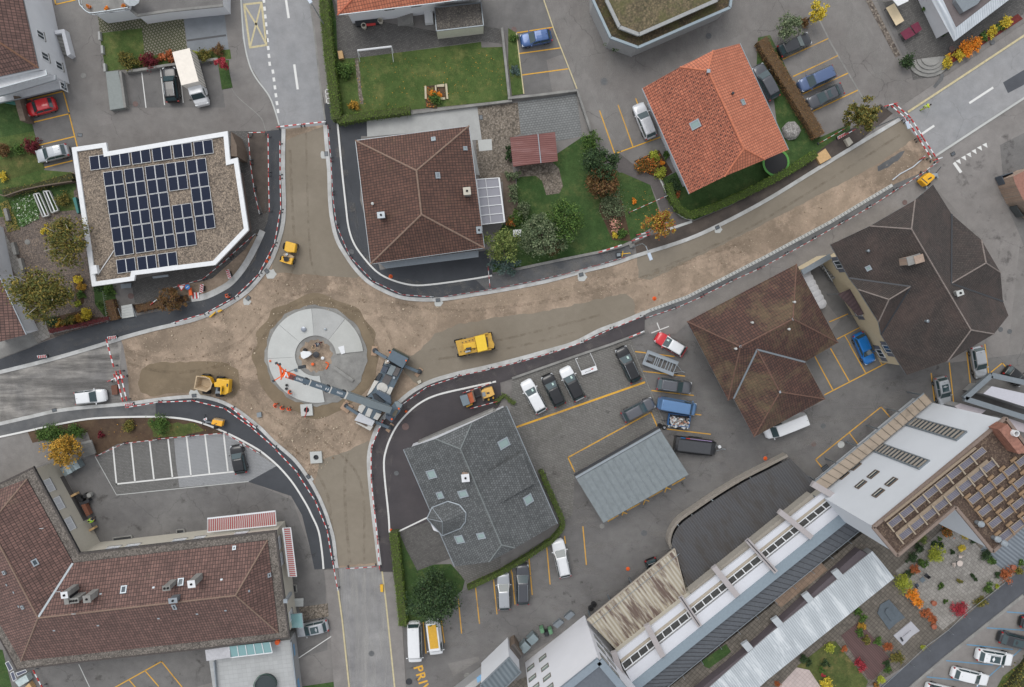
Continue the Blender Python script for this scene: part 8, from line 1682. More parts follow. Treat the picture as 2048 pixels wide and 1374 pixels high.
for k in range(5):a,b=q(2,2,[(585+k*10,226-k*3.5),(590+k*10,224-k*3.5)]);m.beam(P(*a,.56),P(*b,.56),.1,.01)
m.build('lettering',DARKM,t);m=MB();c=P(*q(2,2,[(642,200)])[0],.56);m.box(c,(.3,.16,.012),.35);m.build('red_logo',RED,t)
for pts,mt,lb in((q(0,3,[(945,62),(1010,25),(1090,165),(1025,205)]),plain('cream_tabletop',(228,208,172),.7),'long cream table on the paved patio top right'),(q(0,3,[(1058,262),(1130,215),(1180,275),(1100,320)]),plain('wine_red_cloth',(112,36,62),.7,var=.15),'left wine-red table on the patio top right'),(q(0,3,[(1140,205),(1200,172),(1232,235),(1185,270)]),plain('wine_red_cloth',(112,36,62),.7,var=.15),'right wine-red table on the patio top right')):
 t=thing('patio_table',P(*pts[0],0),lb,'table');m=MB();m.pp(pts,.72,.78);m.build('table_top',mt,t)
 for p in inset([P(x,y,.7)[:2]for x,y in pts],.12):m=MB();m.beam((*p,0),(*p,.72),.07,.07);m.build('leg',DARKM,t)
c=P(1920,1127,.74);t=thing('round_table',(c.x,c.y,0),'round white table on the slab terrace','table');m=MB();m.lathe((c.x,c.y,.7),[(.42,0),(.42,.05),(.001,.05)],20);m.build('table_top',plain('ivory',(216,202,192),.6),t);m=MB();m.tube([(c.x,c.y,0),(c.x,c.y,.7)],.05);m.build('leg',DARKM,t)
def chair(px,py,a,mt,lb):
 c=P(px,py,.45);t=thing('terrace_chair',(c.x,c.y,0),lb,'chair');l=L((c.x,c.y,0),a);m=MB();l.box(m,(0,0,.44),(.48,.48,.05));m.build('seat',mt,t);m=MB();l.box(m,(-.24,0,.7),(.05,.46,.5));m.build('backrest',mt,t)
 for x in(-.2,.2):
  for y in(-.2,.2):m=MB();l.tube(m,[(x,y,0),(x,y,.44)],.02,5);m.build('leg',ZINC,t)
IV=plain('ivory',(216,202,192),.6);chair(1908,1129,0,IV,'ivory chair left of the round white table');chair(1921,1113,-1.57,IV,'ivory chair above the round white table');chair(1834,1171,.4,plain('dark_blue_grey',(62,74,88),.6),'dark round-armed chair near the orange bushes');chair(1853,1151,2.4,DARKM,'dark chair by the square grey table');bit('square_table',[(1839,1160),(1846,1153),(1852,1160),(1845,1166)],.7,.76,plain('slate_table',(98,110,118),.6),'square grey table between two dark chairs','table')
def cloth(pts,mt,lb):
 m=MB();w=[P(x,y,.3)[:2]for x,y in pts];m.prism(w,.02,.16);ii=inset(w,.9);m.prism(ii,.16,.32);tag(m.build('ground_cover',mt,bevel=.05),lb,'tarpaulin')
cloth(q(3,3,[(905,720),(975,680),(1105,825),(1040,865),(975,925),(880,790)]),plain('slate_tarp',(88,98,106),.7,var=.15),'dark slate tarpaulin spread on the slab terrace');cloth(q(3,3,[(1010,970),(1150,855),(1220,930),(1160,970),(1085,1048)]),plain('pale_tarp',(178,178,184),.7,var=.06),'pale grey tarpaulin spread on the slab terrace');bit('lounger_pad',q(3,3,[(1058,985),(1070,978),(1086,1005),(1074,1014)]),.32,.4,DARKM,'small dark box on the pale tarpaulin','box')
t=thing('wire_fence',P(1800,1300,0),'long wire rail between slab terraces and the slate lane','fence');fl=q(3,3,[(905,1385),(1130,1180),(1260,1055),(1440,925),(1570,800),(1900,540)]);m=MB()
for z_ in(.5,.8,1.1):m.tube([P(x,y,z_)for x,y in fl],.025,5)
m.build('wire',ZINC,t)
for x,y in fl:m=MB();c=P(x,y,0);m.beam((c.x,c.y,0),(c.x,c.y,1.15),.07,.07);m.build('post',ZINC,t)
for k,(pts,lb)in enumerate((([(10,1326),(17,1322),(26,1338),(18,1343)],'uppermost of three loose solar panels at the bottom left corner'),([(20,1346),(27,1342),(33,1359),(26,1363)],'lowest of three loose solar panels at the bottom left corner'),([(31,1346),(51,1339),(54,1344),(35,1353)],'horizontal one of three loose solar panels at the bottom left corner'))):
 t=thing('loose_solar_panel',P(*pts[0],0),lb,'solar panel','loose solar panels');m=MB();m.pp(pts,1.1,1.16);m.build('panel_frame',WHITE,t);m=MB();w=inset([P(x,y,1.17)[:2]for x,y in pts],.07);m.prism(w,1.16,1.175);m.build('cells',plain('cells_grey',(84,88,106),.4),t);m=MB();e_=P(*pts[0],1);m.beam((e_.x+.2,e_.y-.2,0),(e_.x+.2,e_.y-.2,1.1),.06,.06);m.build('stand',ZINC,t)
bit('foil_bundle',[(29,1363),(52,1350),(58,1362),(38,1374)],0,.9,plain('foil',(190,204,204),.4,var=.15),'foil-wrapped bundle below the loose solar panels','bundle');bit('timber_crate',[(50,1374),(58,1366),(66,1378),(60,1384)],0,.7,WOODL,'small timber crate cut by the bottom edge','crate')
t=thing('cold_frames',P(104,405,0),'pair of white-framed cold frames in the vegetable garden','cold frame')
for pts in(q(1,0,[(268,178),(312,168),(390,345),(342,358)]),q(1,0,[(345,155),(392,150),(465,305),(412,325)])):w=[P(x,y,.5)[:2]for x,y in pts];m=MB();[m.beam((*w[k],.35),(*w[(k+1)%4],.35),.12,.35)for k in range(4)];m.build('frame',CONC,t);m=MB();m.beam(((w[0][0]+w[1][0])/2,(w[0][1]+w[1][1])/2,.54),((w[2][0]+w[3][0])/2,(w[2][1]+w[3][1])/2,.54),.14,.05);m.build('bar',WHITE,t)
wall([(-5,388),(8,392),(46,379),(80,372),(144,362)],.12,1.0,WOODG,'weathered fence above the vegetable garden','fence');bit('green_slide',[(145,396),(151,394),(158,425),(154,427)],.2,.7,plain('teal_plastic',(34,118,112),.5),'teal slide at the west wall of the solar-roof house','slide');bit('wooden_wall',q(0,0,[(105,765),(150,770),(205,965),(160,965)]),0,1.7,WOODG,'weathered wooden privacy wall left of the red hatchback','wall');bit('green_bench',q(0,0,[(28,790),(118,812),(125,838),(30,820)]),.2,.6,plain('teal_wood',(70,130,120),.8),'teal slatted bench on the lawn by the apartment block','bench')
V={'a':(-60,430,3.6),'b':(0,555,3.6),'c':(53,669,3.6),'d':(-60,700,3.6)}
hL=thing('edge_house',P(-20,600,0),'brown-roofed house cut by the left edge below the big birches','house');mb,W3,inf=roof_mb({'a':(-60,430,5.6),'b':(-4,545,3.6),'c':(53,669,3.6),'d':(-60,700,5.2)},[('a','b','c','d')]);mb.build('roof',[T_MAROON,GREYM],hL);gutter(hL,[W3['b'],W3['c']],.1);mb=MB();mb.prism(inset([W3[k][:2]for k in 'abcd'],.6),0,3.3);mb.build('wall',WALLW,hL)
for k,(x,y)in enumerate(((9,430),(24,498),(38,530))):bit('concrete_planter',[(x-3,y-12),(x+3,y-14),(x+9,y+10),(x+3,y+12)],0,.6,CONC3,('first','second','third')[k]+' from the top of the grey planters along the slab path at the left','planter')
bit('white_bench',q(1,2,[(8,462),(75,460),(72,515),(10,520)]),.3,.5,WHITE,'white garden bench between the conifer and the big shrub','bench');bit('timber_deck',q(0,3,[(380,1245),(460,1188),(508,1262),(420,1312)]),.05,.5,WOODL,'light timber-covered pit frame in the dark verge','timber deck');bit('stone_stack',q(0,3,[(618,1115),(650,1095),(682,1140),(648,1170)]),.05,.6,WALLB,'stack of pale paving stones in the dark verge','stone stack')
bit('garden_seat_set',q(0,1,[(790,165),(980,150),(985,185),(800,205)]),.1,.7,DARKM,'dark garden sofa below the red-orange roof','sofa');bit('red_cushion',q(0,1,[(880,190),(955,182),(958,200),(885,208)]),.7,.8,RED,'red cushion on the dark garden sofa','cushion');bit('white_table_cloth',q(0,1,[(1345,92),(1412,88),(1418,180),(1352,185)]),.1,.8,WHITE,'table under a white spotted cloth by the garage','table')
for x,y in((997,172),(865,212)):c=P(*q(0,1,[(x,y)])[0],.4);m=MB();m.lathe((c.x,c.y,.05),[(.25,0),(.34,.4),(.34,.75),(.25,.75),(.25,.4),(.001,.38)],12);tag(m.build('armchair',WALLB),'beige round armchair, '+('right' if x>900 else 'left')+' one of two by the dark sofa','chair')
for k,pts in enumerate(([(1348,688),(1362,686),(1366,790),(1350,790)],[(1430,682),(1442,680),(1448,790),(1438,790)],[(1445,678),(1505,670),(1507,692),(1448,695)],[(1512,670),(1528,668),(1538,790),(1524,790)],[(1460,780),(1512,778),(1514,795),(1462,797)])):bit('border_stone',q(0,1,pts),.03,.25,plain('pale_border_stone',(196,186,160),.9,var=.15),('left edge','middle divider','upper edge','right edge','lower edge')[k]+' row of pale border stones of the lawn flower bed','border stones')
# ---------------- trees, hedges, shrubs, flowers ----------------
LM={'olive':leaf('leaf_olive',(52,62,30),(92,96,48),(128,110,52),(70,78,38)),'green':leaf('leaf_green',(38,62,28),(66,92,40),(92,114,54)),'dark':leaf('leaf_dark',(28,44,28),(48,68,40),(68,86,52)),'grey':leaf('leaf_grey_green',(52,66,46),(88,102,72),(120,128,98)),'conifer':leaf('leaf_conifer',(58,76,36),(92,106,54),(122,128,72)),'blue':leaf('leaf_blue_green',(58,76,72),(88,106,100)),'amber':leaf('leaf_amber',(112,98,44),(160,122,48),(184,138,52),(112,106,48)),'brown':leaf('leaf_brown',(78,58,40),(112,80,50),(92,82,48)),'rust':leaf('leaf_rust',(130,70,44),(170,96,60),(124,84,50)),'red':leaf('leaf_red',(136,42,50),(168,60,70),(110,40,46)),'maroon':leaf('leaf_maroon',(74,26,32),(110,36,44)),'lime':leaf('leaf_lime',(128,136,48),(168,172,66),(96,112,42)),'yellow':leaf('leaf_yellow',(190,166,52),(206,182,64),(116,118,46)),'orange':leaf('leaf_orange',(216,118,34),(226,144,48),(120,100,40)),'hedge':leaf('leaf_hedge',(62,84,30),(84,106,40),(100,118,50)),'hedgeb':leaf('leaf_hedge_brown',(96,72,50),(124,92,60),(104,88,52)),'mixed':leaf('leaf_mixed',(70,92,40),(110,70,50),(60,82,36),(200,110,50),(90,100,46)),'pink':leaf('leaf_pink',(214,150,140),(226,170,150),(50,74,36),(60,84,40)),'white':leaf('leaf_white_flowers',(58,90,40),(66,96,44),(56,84,38),(60,88,40),(64,92,42),(200,204,190)),'young':leaf('leaf_young_tree',(120,110,44),(168,140,56),(150,76,44),(96,100,46))}
BARK=plain('bark',(104,90,78),.9,var=.2);BIRCH=plain('birch_bark',(206,200,190),.8,var=.1)
lr_=random.Random(11)
def leaves(m,pts,s,up=.5):
 for p in pts:
  n=Vector((lr_.gauss(0,1),lr_.gauss(0,1),lr_.gauss(0,1)+up*2)).normalized();u=n.cross(Vector((lr_.gauss(0,1),lr_.gauss(0,1),.3))).normalized();v=n.cross(u);a=s*lr_.uniform(.6,1.4);b=a*lr_.uniform(.5,.8)
  b0=len(m.v);m.v+=[tuple(p-u*a),tuple(p-v*b),tuple(p+u*a),tuple(p+v*b)];m.f.append([b0,b0+1,b0+2,b0+3]);m.m.append(0)
def crown(m,c,rx,ry,rz,n,s,clump=.34,ncl=None,shell=.5):
 ncl=ncl or max(8,int(n/55));per=max(1,n//ncl)
 for _ in range(ncl):
  d=Vector((lr_.gauss(0,1),lr_.gauss(0,1),lr_.gauss(0,.9)+.25)).normalized();k=lr_.uniform(shell,1.0)*(1+.14*math.sin(3*math.atan2(d.y,d.x)+rx*5));q0=c+Vector((d.x*rx*k,d.y*ry*k,d.z*rz*k));cs=clump*min(rx,ry)*lr_.uniform(.55,1.15)
  leaves(m,[q0+Vector((lr_.gauss(0,.42)*cs,lr_.gauss(0,.42)*cs,lr_.gauss(0,.36)*cs*.8))for _ in range(per)],s)
def tree(px,py,r,zc,mat,label,n=3600,s=.15,ry=None,rz=None,bark=None,name='tree',clump=.34,cat='tree',h=1,group=None,shell=.5):
 "r = crown radius in photo pixels"
 c=P(px,py,zc);R=r*(H-zc)/F;Ry=(ry or r)*(H-zc)/F;rz=rz or R*.8;t=thing(name,(c.x,c.y,0),label,cat,group);m=MB();crown(m,c,R,Ry,rz,n,s,clump,shell=shell);m.build('crown',LM[mat],t)
 m=MB();r0=.05+R*.04;bk=bark or BARK;m.tube([(c.x,c.y,0),(c.x+.05,c.y,zc*.5),(c.x,c.y+.05,zc+rz*.5)],[r0*1.4,r0,r0*.4],7);tk=m.build('trunk',bk,t)
 for k in range(5 if r>20 else 3):a=k*1.3+px;m=MB();e_=c+Vector((math.cos(a)*R*.75,math.sin(a)*Ry*.75,rz*(.45 if not bark else .8)));st_=Vector((c.x,c.y,zc*.55));m.tube([st_,st_.lerp(e_,.5)+Vector((0,0,.25)),e_],[r0*.7,r0*.45,r0*.15],5);g=m.build('branch',bk,t);g.parent=tk
 return t
def shrub(px,py,r,mat,label,z=.0,h=None,n=None,s=.09,ry=None,cat='shrub',pot=False,name='shrub'):
 R0=r*H/F;h=h or max(.5,R0*1.1);c=P(px,py,z+h*.55);R=r*(H-z-h*.55)/F;Ry=(ry or r)*(H-z)/F;n=n or int(260+900*R*Ry);t=thing(name,(c.x,c.y,z),label,cat);m=MB();crown(m,c,R,Ry,h*.5,n,s,.5,ncl=max(7,int(n/40)),shell=.25);m.build('foliage',LM[mat],t)
 m=MB();
 for k in range(3):m.tube([(c.x,c.y,z),(c.x+R*.5*math.cos(k*2.1),c.y+Ry*.5*math.sin(k*2.1),z+h*.6)],[.03,.015],5)
 m.build('stem',BARK,t)
 if pot:m=MB();m.lathe((c.x,c.y,z),[(.16,0),(.24,.35),(.2,.36),(.001,.33)],12);m.build('pot',plain('terracotta',(170,104,80),.8),t)
def hedge(pts,w,h,mat,label,dens=70,s=.07,jit=.06,name='hedge',core=(60,62,34)):
 m=MB();cm=plain('hedge_core_%d'%core[0],core,.95,var=.15);ribbon_mb(m,pts,w*.86,0,h*.93,1);P3=[P(x,y,h)for x,y in pts]
 for a,b in zip(P3,P3[1:]):
  d=b-a;L_=d.length;u=d.normalized();sd=Vector((-u.y,u.x,0));N_=int(L_*(w+h*.8)*dens)
  ps=[]
  for _ in range(N_):
   t=lr_.random()
   if lr_.random()<w/(w+h*.8):q0=a+d*t+sd*lr_.uniform(-.52,.52)*w+Vector((0,0,lr_.uniform(-.1,.06)-.02))
   else:q0=a+d*t+sd*(lr_.choice((-.5,.5))*w+lr_.gauss(0,jit))+Vector((0,0,-h*lr_.random()))
   ps.append(q0)
  leaves(m,ps,s,.6)
 o=m.build(name,[LM[mat],cm]);tag(o,label,name.replace('_',' '));return o
tree(133,485,41,5.2,'olive','upper of the two big birches, between gravel path and solar-roof house',4300,.13,ry=50,bark=BIRCH,shell=.3);tree(85,586,58,5.8,'olive','lower and larger of the two big birches, above the brown-roofed edge house',6800,.14,ry=53,bark=BIRCH,shell=.3)
tree(868,1197,50,4.0,'dark','round dense tree beside the long hedge above the yellow-roofed van',6500,.13,shell=.5);tree(125,902,33,3.2,'amber','orange-yellow autumn tree next to the pale concrete stairs',3600,.12,ry=30)
tree(1005,489,36,3.4,'conifer','light green feathery conifer at the corner of the brown hipped house',3800,.11,rz=3);tree(1012,528,30,1.4,'blue','blue-green juniper below the light green conifer',2200,.1,ry=22,rz=1.2)
tree(1083,472,48,2.8,'grey','large grey-green spreading shrub tree in the garden lawn',5600,.12,ry=40);tree(1130,437,38,3.0,'green','green shrub tree with a pale tip, right of the large grey-green one',3600,.12,ry=44,shell=.4);tree(1203,327,34,3.2,'dark','dark rounded tree at the bend of the garden lane',3800,.12);tree(1205,366,36,2.2,'brown','orange-brown shrub tree directly below the dark rounded one',3200,.12,ry=30)
shrub(1181,284,18,'green','glossy laurel shrub at the corner of the blue-grey paving',h=2.2,ry=24,n=1500);shrub(1226,410,27,'grey','pale-dotted shrub in the strip bed of the garden lawn',h=1.8,ry=32,n=2000);shrub(1233,449,16,'pink','pink rose shrub in the strip bed of the garden lawn',h=1,n=700);shrub(1245,467,12,'green','small green shrub below the pink roses',h=.8)
shrub(1231,471,7,'yellow','tiny yellow shrub at the foot of the strip bed',h=.5);shrub(1105,495,30,'brown','orange-brown ground shrub under the large grey-green shrub tree',h=.5,ry=14,n=900);shrub(1025,352,18,'grey','laurel at the top of the deck path near the conservatory',h=1.3,ry=9);shrub(1026,385,11,'grey','pale laurel column right of the conservatory',h=1.8,ry=26,n=1200);shrub(1046,420,14,'grey','pale round shrub at the end of the deck path',h=1.4,ry=17);shrub(1036,434,12,'green','green round shrub below the deck path',h=1.2,ry=16);shrub(1021,447,10,'mixed','reddish-green shrub between conservatory and conifer',h=1)
shrub(1017,305,7,'dark','narrow dark shrub against the left wall of the maroon shed',h=1.6,ry=24)
tree(1318,447,32,4.2,'young','young yellow and red leaved street tree by the dark garden path',2300,.13,clump=.26,shell=.1);tree(1728,231,34,4.6,'olive','leafy olive street tree at the north-east barrier',4200,.14,clump=.28,shell=.1);tree(1574,52,26,2.4,'grey','pale willow-like tree above the topmost black estate',2200,.1);tree(1635,22,20,2.6,'yellow','bright yellow tree near the top edge',1500,.11,ry=19);shrub(1608,44,11,'brown','small brown shrub between pale willow and yellow tree',h=1)
shrub(1812,124,15,'dark','dark round shrub left of the rounded steps',h=1.6,n=1500);tree(443,126,13,2.2,'red','small bright red maple by the box truck',900,.1)
for a in((340,114,13,'rust','rusty orange shrub above the black estate in the white-lined yard'),(300,119,16,'maroon','dark red shrub left of the rusty orange one'),(322,116,8,'rust','low reddish shrub between dark red and rusty orange ones'),(357,112,9,'maroon','small dark red shrub right of the rusty orange one'),(255,120,17,'olive','olive shrub at the lower edge of the small lawn'),(282,124,9,'olive','small olive shrub left of the dark red one'),(437,100,11,'brown','brown shrub at the corner of the slate-grey paving'),(410,110,14,'olive','low olive shrub above the box truck'),(385,112,13,'lime','yellow-green shrub left of the low olive one'),(62,291,15,'maroon','purple-brown shrub left of the silver hatchback'),(8,300,14,'brown','brown shrub at the left edge above the yellow flowers'),(35,300,12,'green','green shrub in the bed left of the purple-brown one'),(5,353,9,'yellow','yellow flowers cut by the left edge'),(92,460,9,'yellow','yellow shrub touching the upper birch'),(125,400,14,'olive','olive vegetable bush next to the cold frames'),(155,560,9,'yellow','yellow shrub at the top of the kidney-shaped bed'),(163,575,9,'amber','amber shrub in the middle of the kidney-shaped bed'),(163,590,9,'green','green shrub low in the kidney-shaped bed'),(156,607,7,'lime','lime shrub at the foot of the kidney-shaped bed'),(172,628,12,'yellow','bright yellow shrub above the red creeper'),(156,636,9,'amber','amber shrub left of the bright yellow one above the creeper'),(138,642,12,'olive','olive shrub above the middle of the creeper'),(120,648,10,'amber','amber shrub at the left end above the creeper'),(108,645,12,'dark','dark shrub at the left end above the creeper'),(198,575,9,'dark','dark shrub under the left corner of the solar roof'),(205,612,9,'green','green shrub left of the slatted fence'),(218,578,13,'green','fresh green shrub by the lower corner of the solar roof'),(255,852,12,'olive','round olive shrub in the brown bed above the white-lined bays'),(202,869,7,'maroon','small purple shrub in the brown bed'),(110,870,22,'green','green shrub at the left end of the brown bed'),(85,868,14,'green','green shrub by the white kerb curve'),(150,862,16,'green','green shrub above the pale concrete stairs'),(320,850,20,'green','low green shrub in the bed right of the round olive one'),(690,140,16,'green','round green shrub beside the hedge on the mossy lawn'),(706,210,10,'amber','yellowish shrub at the corner of the long hedge'),(871,196,12,'green','leafy plant in the bordered lawn bed'),(866,188,7,'orange','orange flowers in the bordered lawn bed, left'),(877,187,6,'orange','orange flowers in the bordered lawn bed, right'),(1027,75,8,'green','shrub in the strip bed left of the three bays, upper'),(1030,140,10,'blue','grey-blue shrub in the strip bed left of the three bays'),(1228,85,14,'green','green bush at the foot of the mossy-roofed building'),(1283,330,14,'mixed','mixed flowers left of the orange roof, lower left clump'),(1308,310,12,'lime','yellow-green shrub left of the orange roof'),(1322,345,12,'lime','yellow-leaved shrub by the pale front steps'),(1304,330,16,'mixed','colourful flower clump left of the orange roof'),(1325,326,5,'orange','orange marigolds left of the orange roof'),(1345,372,16,'dark','dark shrub at the lower left corner of the orange roof'),(1353,392,9,'rust','rusty shrub inside the hedge corner'),(1268,402,5,'orange','small orange-purple flower tuft on the lawn'),(1335,310,8,'green','green plants along the left wall of the orange-roofed house'),(1895,125,12,'yellow','yellow flower cushion with green panel by the rounded steps'),(1897,113,7,'orange','orange flowers touching the green panel'),(1919,109,11,'yellow','plain yellow flower cushion left of the big orange one'),(1932,98,16,'orange','largest orange flower cushion along the street'),(1952,86,14,'orange','second orange flower cushion along the street'),(1968,74,9,'green','green ball shrub right of the orange flower cushions'),(1984,65,11,'yellow','left tall yellow flower cushion'),(1998,54,9,'green','green ball shrub between the two tall yellow cushions'),(2013,46,12,'yellow','right tall yellow flower cushion'),(1886,68,8,'dark','pot plant beside the white roof rim'),(1855,16,9,'green','plant at the upper left corner of the white roof rim')):shrub(*a)
for x,y,r,mt,lb in((177,13,3.5,'orange','left of three orange flower bowls on the rounded terrace'),(214,16,3.5,'orange','middle of three orange flower bowls on the rounded terrace'),(247,11,3.5,'orange','right of three orange flower bowls on the rounded terrace')):shrub(x,y,r,mt,lb,z=3.75,pot=True)
T3=(('lime',1340,315,72,'large lime-green shrub on the slab terrace'),('conifer',1235,190,50,'feathery pale green shrub at the tower edge of the terrace'),('dark',1210,262,40,'dark shrub left of the large lime-green one'),('green',1240,380,42,'green shrub below the large lime-green one'),('dark',1150,350,48,'broad dark shrub above the small orange one'),('rust',1175,432,42,'small orange autumn shrub among dark ones'),('dark',1135,465,40,'dark shrub beside the small orange one'),('lime',1085,540,72,'yellow-green grassy shrub at the corrugated roof corner'),('orange',1150,625,55,'bright orange shrub, upper half of the pair'),('orange',1195,695,50,'bright orange shrub, lower half of the pair'),('rust',1270,780,42,'rust-red shrub below the bright orange pair'),('rust',1315,840,38,'last rust-red shrub of the diagonal row'),('red',1530,755,62,'round crimson maple on the slab terrace'),('olive',1710,690,52,'olive shrub at the wire rail right of the crimson maple'),('green',1775,585,45,'green shrub beside the wire rail, upper'),('lime',1840,570,22,'small lime shrub at the wire rail'),('rust',1905,478,58,'brown-red round shrub near the slate lane'),('dark',1832,470,30,'dark shrub left of the brown-red round one'),('dark',1745,320,48,'dark shrub below the point of the tower roof'),('green',1790,370,35,'green shrub next to the plank terrace'),('yellow',1600,155,42,'yellow-green shrub along the tower wall'),('dark',1640,195,30,'dark shrub along the tower wall'),('green',1385,567,30,'flowering pot plant in the middle of the terrace'),('olive',1528,525,24,'olive pot plant in the middle of the terrace'),('yellow',1540,262,34,'loose yellow shrub above the white table'),('dark',1478,292,20,'small dark ball shrub above the white table'),('dark',1640,490,18,'upper of two tiny dark pot plants'),('dark',1662,515,15,'lower of two tiny dark pot plants'),('green',1425,690,18,'small green pot plant left of the crimson maple'),('dark',1330,222,27,'dark ball shrub right of the feathery one'),('green',1370,187,18,'small green ball shrub near the rock bed'),('dark',1380,245,28,'dark shrub by the rock bed'),('mixed',1435,130,50,'rock bed with pale flowers'),('green',2030,380,25,'green ball shrub at the right edge of the plank terrace'),('olive',2010,440,38,'olive shrub at the right edge above the lane'),('amber',755,885,35,'amber shrub at the top of the brown deck'),('green',760,825,36,'green shrub above the amber one of the deck'),('green',735,940,36,'green shrub on the upper part of the brown deck'),('olive',785,1000,36,'olive plant in the middle of the brown deck'),('green',880,1015,36,'green shrub at the right edge of the brown deck'),('rust',965,1055,42,'rusty shrub right of the brown deck'),('olive',1030,1140,56,'round olive shrub at the lower right of the deck'),('red',730,1200,48,'flame-red shrub at the left edge of the deck'),('dark',945,1190,32,'dark potted shrub on the lower deck, upper'),('green',960,1235,30,'green potted shrub on the lower deck, lower'),('lime',490,1058,44,'lime shrub at the top of the terrace lawn'),('dark',455,1188,36,'dark pot group on the terrace lawn'),('green',430,1235,30,'green plant below the dark pot group'),('dark',288,1148,40,'dark shrub beside the pink slabs, upper'),('dark',325,1182,30,'dark shrub beside the pink slabs, lower'),('red',435,1285,17,'small red flower pot on the terrace lawn'),('yellow',465,1352,50,'bright yellow ball shrub at the bottom edge'),('lime',900,1312,40,'pale lime shrub at the lower tip of the deck'),('rust',75,1352,30,'rust shrub at the left end of the pink slabs'),('rust',615,1075,28,'rust plants along the left border of the deck'),('green',720,770,34,'climbing green plant under the corrugated roof edge'),('lime',1240,1055,24,'mossy tuft at the wire rail'),('mixed',860,1360,34,'dark mixed shrub at the bottom edge below the deck'))
for mt,x,y,r,lb in T3:p=q(3,3,[(x,y)])[0];shrub(p[0],p[1],r/4,mt,lb)
for x,y,lb in((1328,706,'open terracotta pot left of the crimson maple'),(1328,893,'terracotta pot at the end of the rust-red shrubs'),(1965,418,'terracotta pot at the plank terrace')):c=P(*q(3,3,[(x,y)])[0],.4);m=MB();m.lathe((c.x,c.y,0),[(.25,0),(.38,.5),(.32,.5),(.3,.38),(.001,.38)],14);tag(m.build('flower_pot',plain('terracotta',(170,104,80),.8)),lb,'flower pot')
shrub(1945,1400,1,'dark','dark tuft below the blue-lined bays');hedge([(2035,1400),(2090,1325)],4.5,1.2,'olive','broad dark shrubbery at the bottom right corner',40,.12,.2,'shrubbery')
G1=(72,82,42)
hedge([(645,-40),(650,40),(656,100),(664,170),(673,238)],1.25,1.8,'hedge','long clipped hedge along the east pavement of the north road',core=G1);hedge([(673,240),(740,228),(820,218)],.95,1.6,'hedge','clipped hedge at the south edge of the mossy lawn',core=G1);hedge([(787,1066),(793,1120),(799,1180),(806,1252)],1.15,1.7,'hedge','clipped hedge along the east pavement of the south road',core=G1)
hedge([(1082,942),(1100,985),(1125,1040),(1126,1056),(1105,1082),(1060,1112),(1000,1148),(935,1178)],.6,1.2,'hedge','narrow clipped hedge wrapped round the grey tiled house',core=G1);hedge([(1338,366),(1346,395),(1360,418),(1380,430),(1420,418),(1480,392),(1540,362),(1590,335),(1634,306)],.95,1.4,'hedge','clipped hedge curving along the verge south of the orange roof',core=(66,82,34))
hedge([(1524,78),(1545,115),(1575,162),(1600,205),(1628,250),(1640,272)],1.55,1.3,'hedgeb','broad brown beech hedge beside the yellow-lined bays',core=(96,76,54));hedge([(98,663),(135,655),(175,647),(216,636)],.5,1.3,'maroon','dark red creeper hanging over the garden wall',name='creeper',core=(80,36,36))
hedge([(218,600),(228,640)],1.2,.9,'brown','brown shrub hedge beside the entrance stairs',60,.08,.12,core=(90,68,48));hedge([(272,618),(325,606)],.9,.8,'brown','low brown hedge right of the entrance stairs',60,.08,.12,core=(90,68,48));tree(342,600,26,1.5,'brown','round brown bush at the pavement south of the solar roof',2300,.1,ry=22,name='bush',cat='bush')
hedge([(5,385),(60,376),(145,352)],.9,.7,'olive','scrubby olive hedge above the vegetable garden',50,.08,.15);hedge([(990,806),(1008,790),(1018,800),(1030,808)],.5,.6,'hedge','small green hedge bits behind the small road paver',core=G1)
t=thing('slatted_fence',P(208,600,0),'white slatted fence casting stripes beside the gravel garden','fence')
for k in range(16):m=MB();m.beam(P(205+k*.6,584+k*4,.9),P(211+k*.4,583+k*4,.2),.07,.05);m.build('slat',CONC,t)
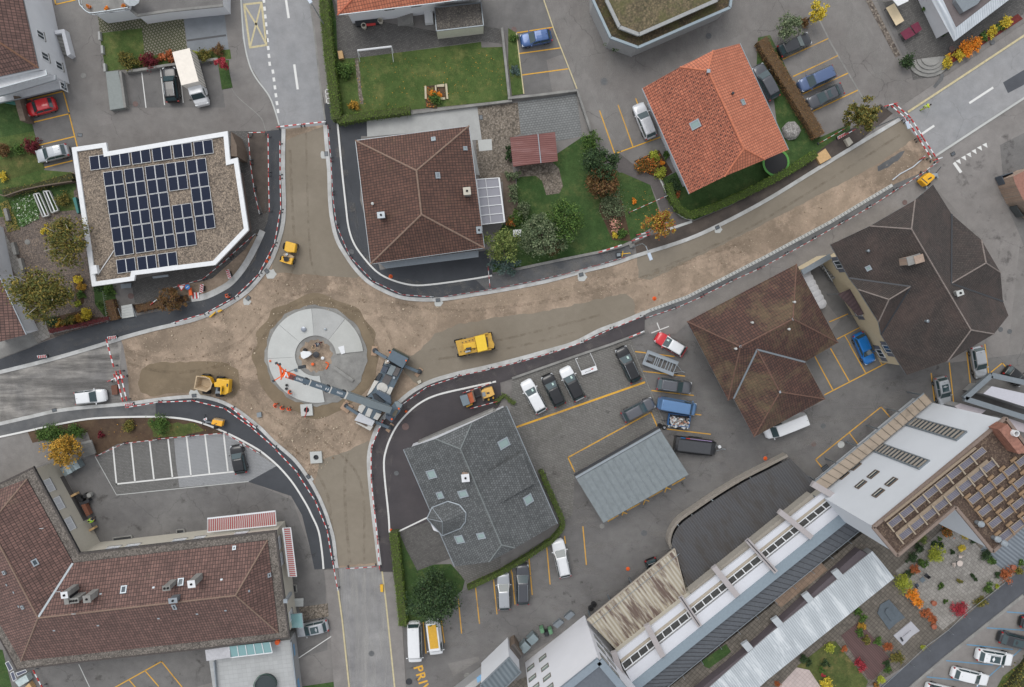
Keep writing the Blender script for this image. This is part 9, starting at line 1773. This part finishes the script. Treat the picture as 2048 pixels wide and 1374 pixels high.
def scatter(name,polys,n,s,mat,label,cat,z=.02,flat=False):
 m=MB();k=0;wt=[abs(sum(p[i-1][0]*p[i][1]-p[i][0]*p[i-1][1]for i in range(len(p))))for p in polys]
 while k<n:
  pl=lr_.choices(polys,wt)[0];x=lr_.uniform(min(p[0]for p in pl),max(p[0]for p in pl));y=lr_.uniform(min(p[1]for p in pl),max(p[1]for p in pl));ins=False;j=len(pl)-1
  for i in range(len(pl)):
   if(pl[i][1]>y)!=(pl[j][1]>y)and x<(pl[j][0]-pl[i][0])*(y-pl[i][1])/(pl[j][1]-pl[i][1])+pl[i][0]:ins=not ins
   j=i
  if not ins:continue
  k+=1;c=P(x,y,z)
  if flat:leaves(m,[c],s*lr_.uniform(.6,1.3),3)
  else:a=s*lr_.uniform(.4,1.5)*(2 if lr_.random()<.04 else 1);m.box((c.x,c.y,z+a*.25),(a,a*.8,a*.6),lr_.uniform(0,3),0,Matrix.Rotation(lr_.uniform(-.4,.4),4,'X'))
 tag(m.build(name,mat),label,cat,kind='stuff')
earth=[[(250,690),(520,590),(545,560),(700,560),(770,600),(900,610),(1270,540),(1260,580),(900,640),(800,720),(720,640),(560,640),(520,740),(540,830),(600,930),(500,820),(400,720),(260,720)],[(1290,560),(1500,480),(1750,340),(1840,290),(1860,315),(1600,450),(1400,565),(1290,615)],[(540,820),(700,840),(700,890),(620,960),(580,890)]]
scatter('loose_stones',earth,1000,.08,plain('pale_stone',(196,180,158),.9,var=.2),'loose pale stones scattered over the earthwork','stones');scatter('soil_clods',earth,260,.11,plain('brown_clod',(132,114,94),.95,var=.2),'brown clods scattered over the earthwork','clods')
scatter('fallen_leaves',[[(190,850),(440,835),(450,865),(235,885),(200,900)],[(1240,370),(1320,390),(1320,450),(1250,450)],[(700,120),(1000,100),(1010,190),(720,220)],[(300,610),(420,600),(480,560),(300,640)]],330,.06,LM['amber'],'fallen yellow leaves on beds and lawns','leaves',.11,True)
scatter('vegetable_plants',[q(1,0,[(70,220),(265,180),(320,370),(170,440)])],900,.1,LM['white'],'white-flowering vegetable patch left of the cold frames','plants',.12,True);scatter('bed_plants',[q(1,0,[(0,250),(60,220),(160,460),(60,480)])],500,.1,LM['olive'],'narrow mixed bed at the left of the vegetable garden','plants',.12,True)
scatter('bed_flowers',[[(1270,322),(1318,302),(1335,350),(1300,348)],q(0,1,[(1355,700),(1425,695),(1440,860),(1365,855)])],700,.09,LM['mixed'],'small mixed flowers filling the garden beds','flowers',.15,True)
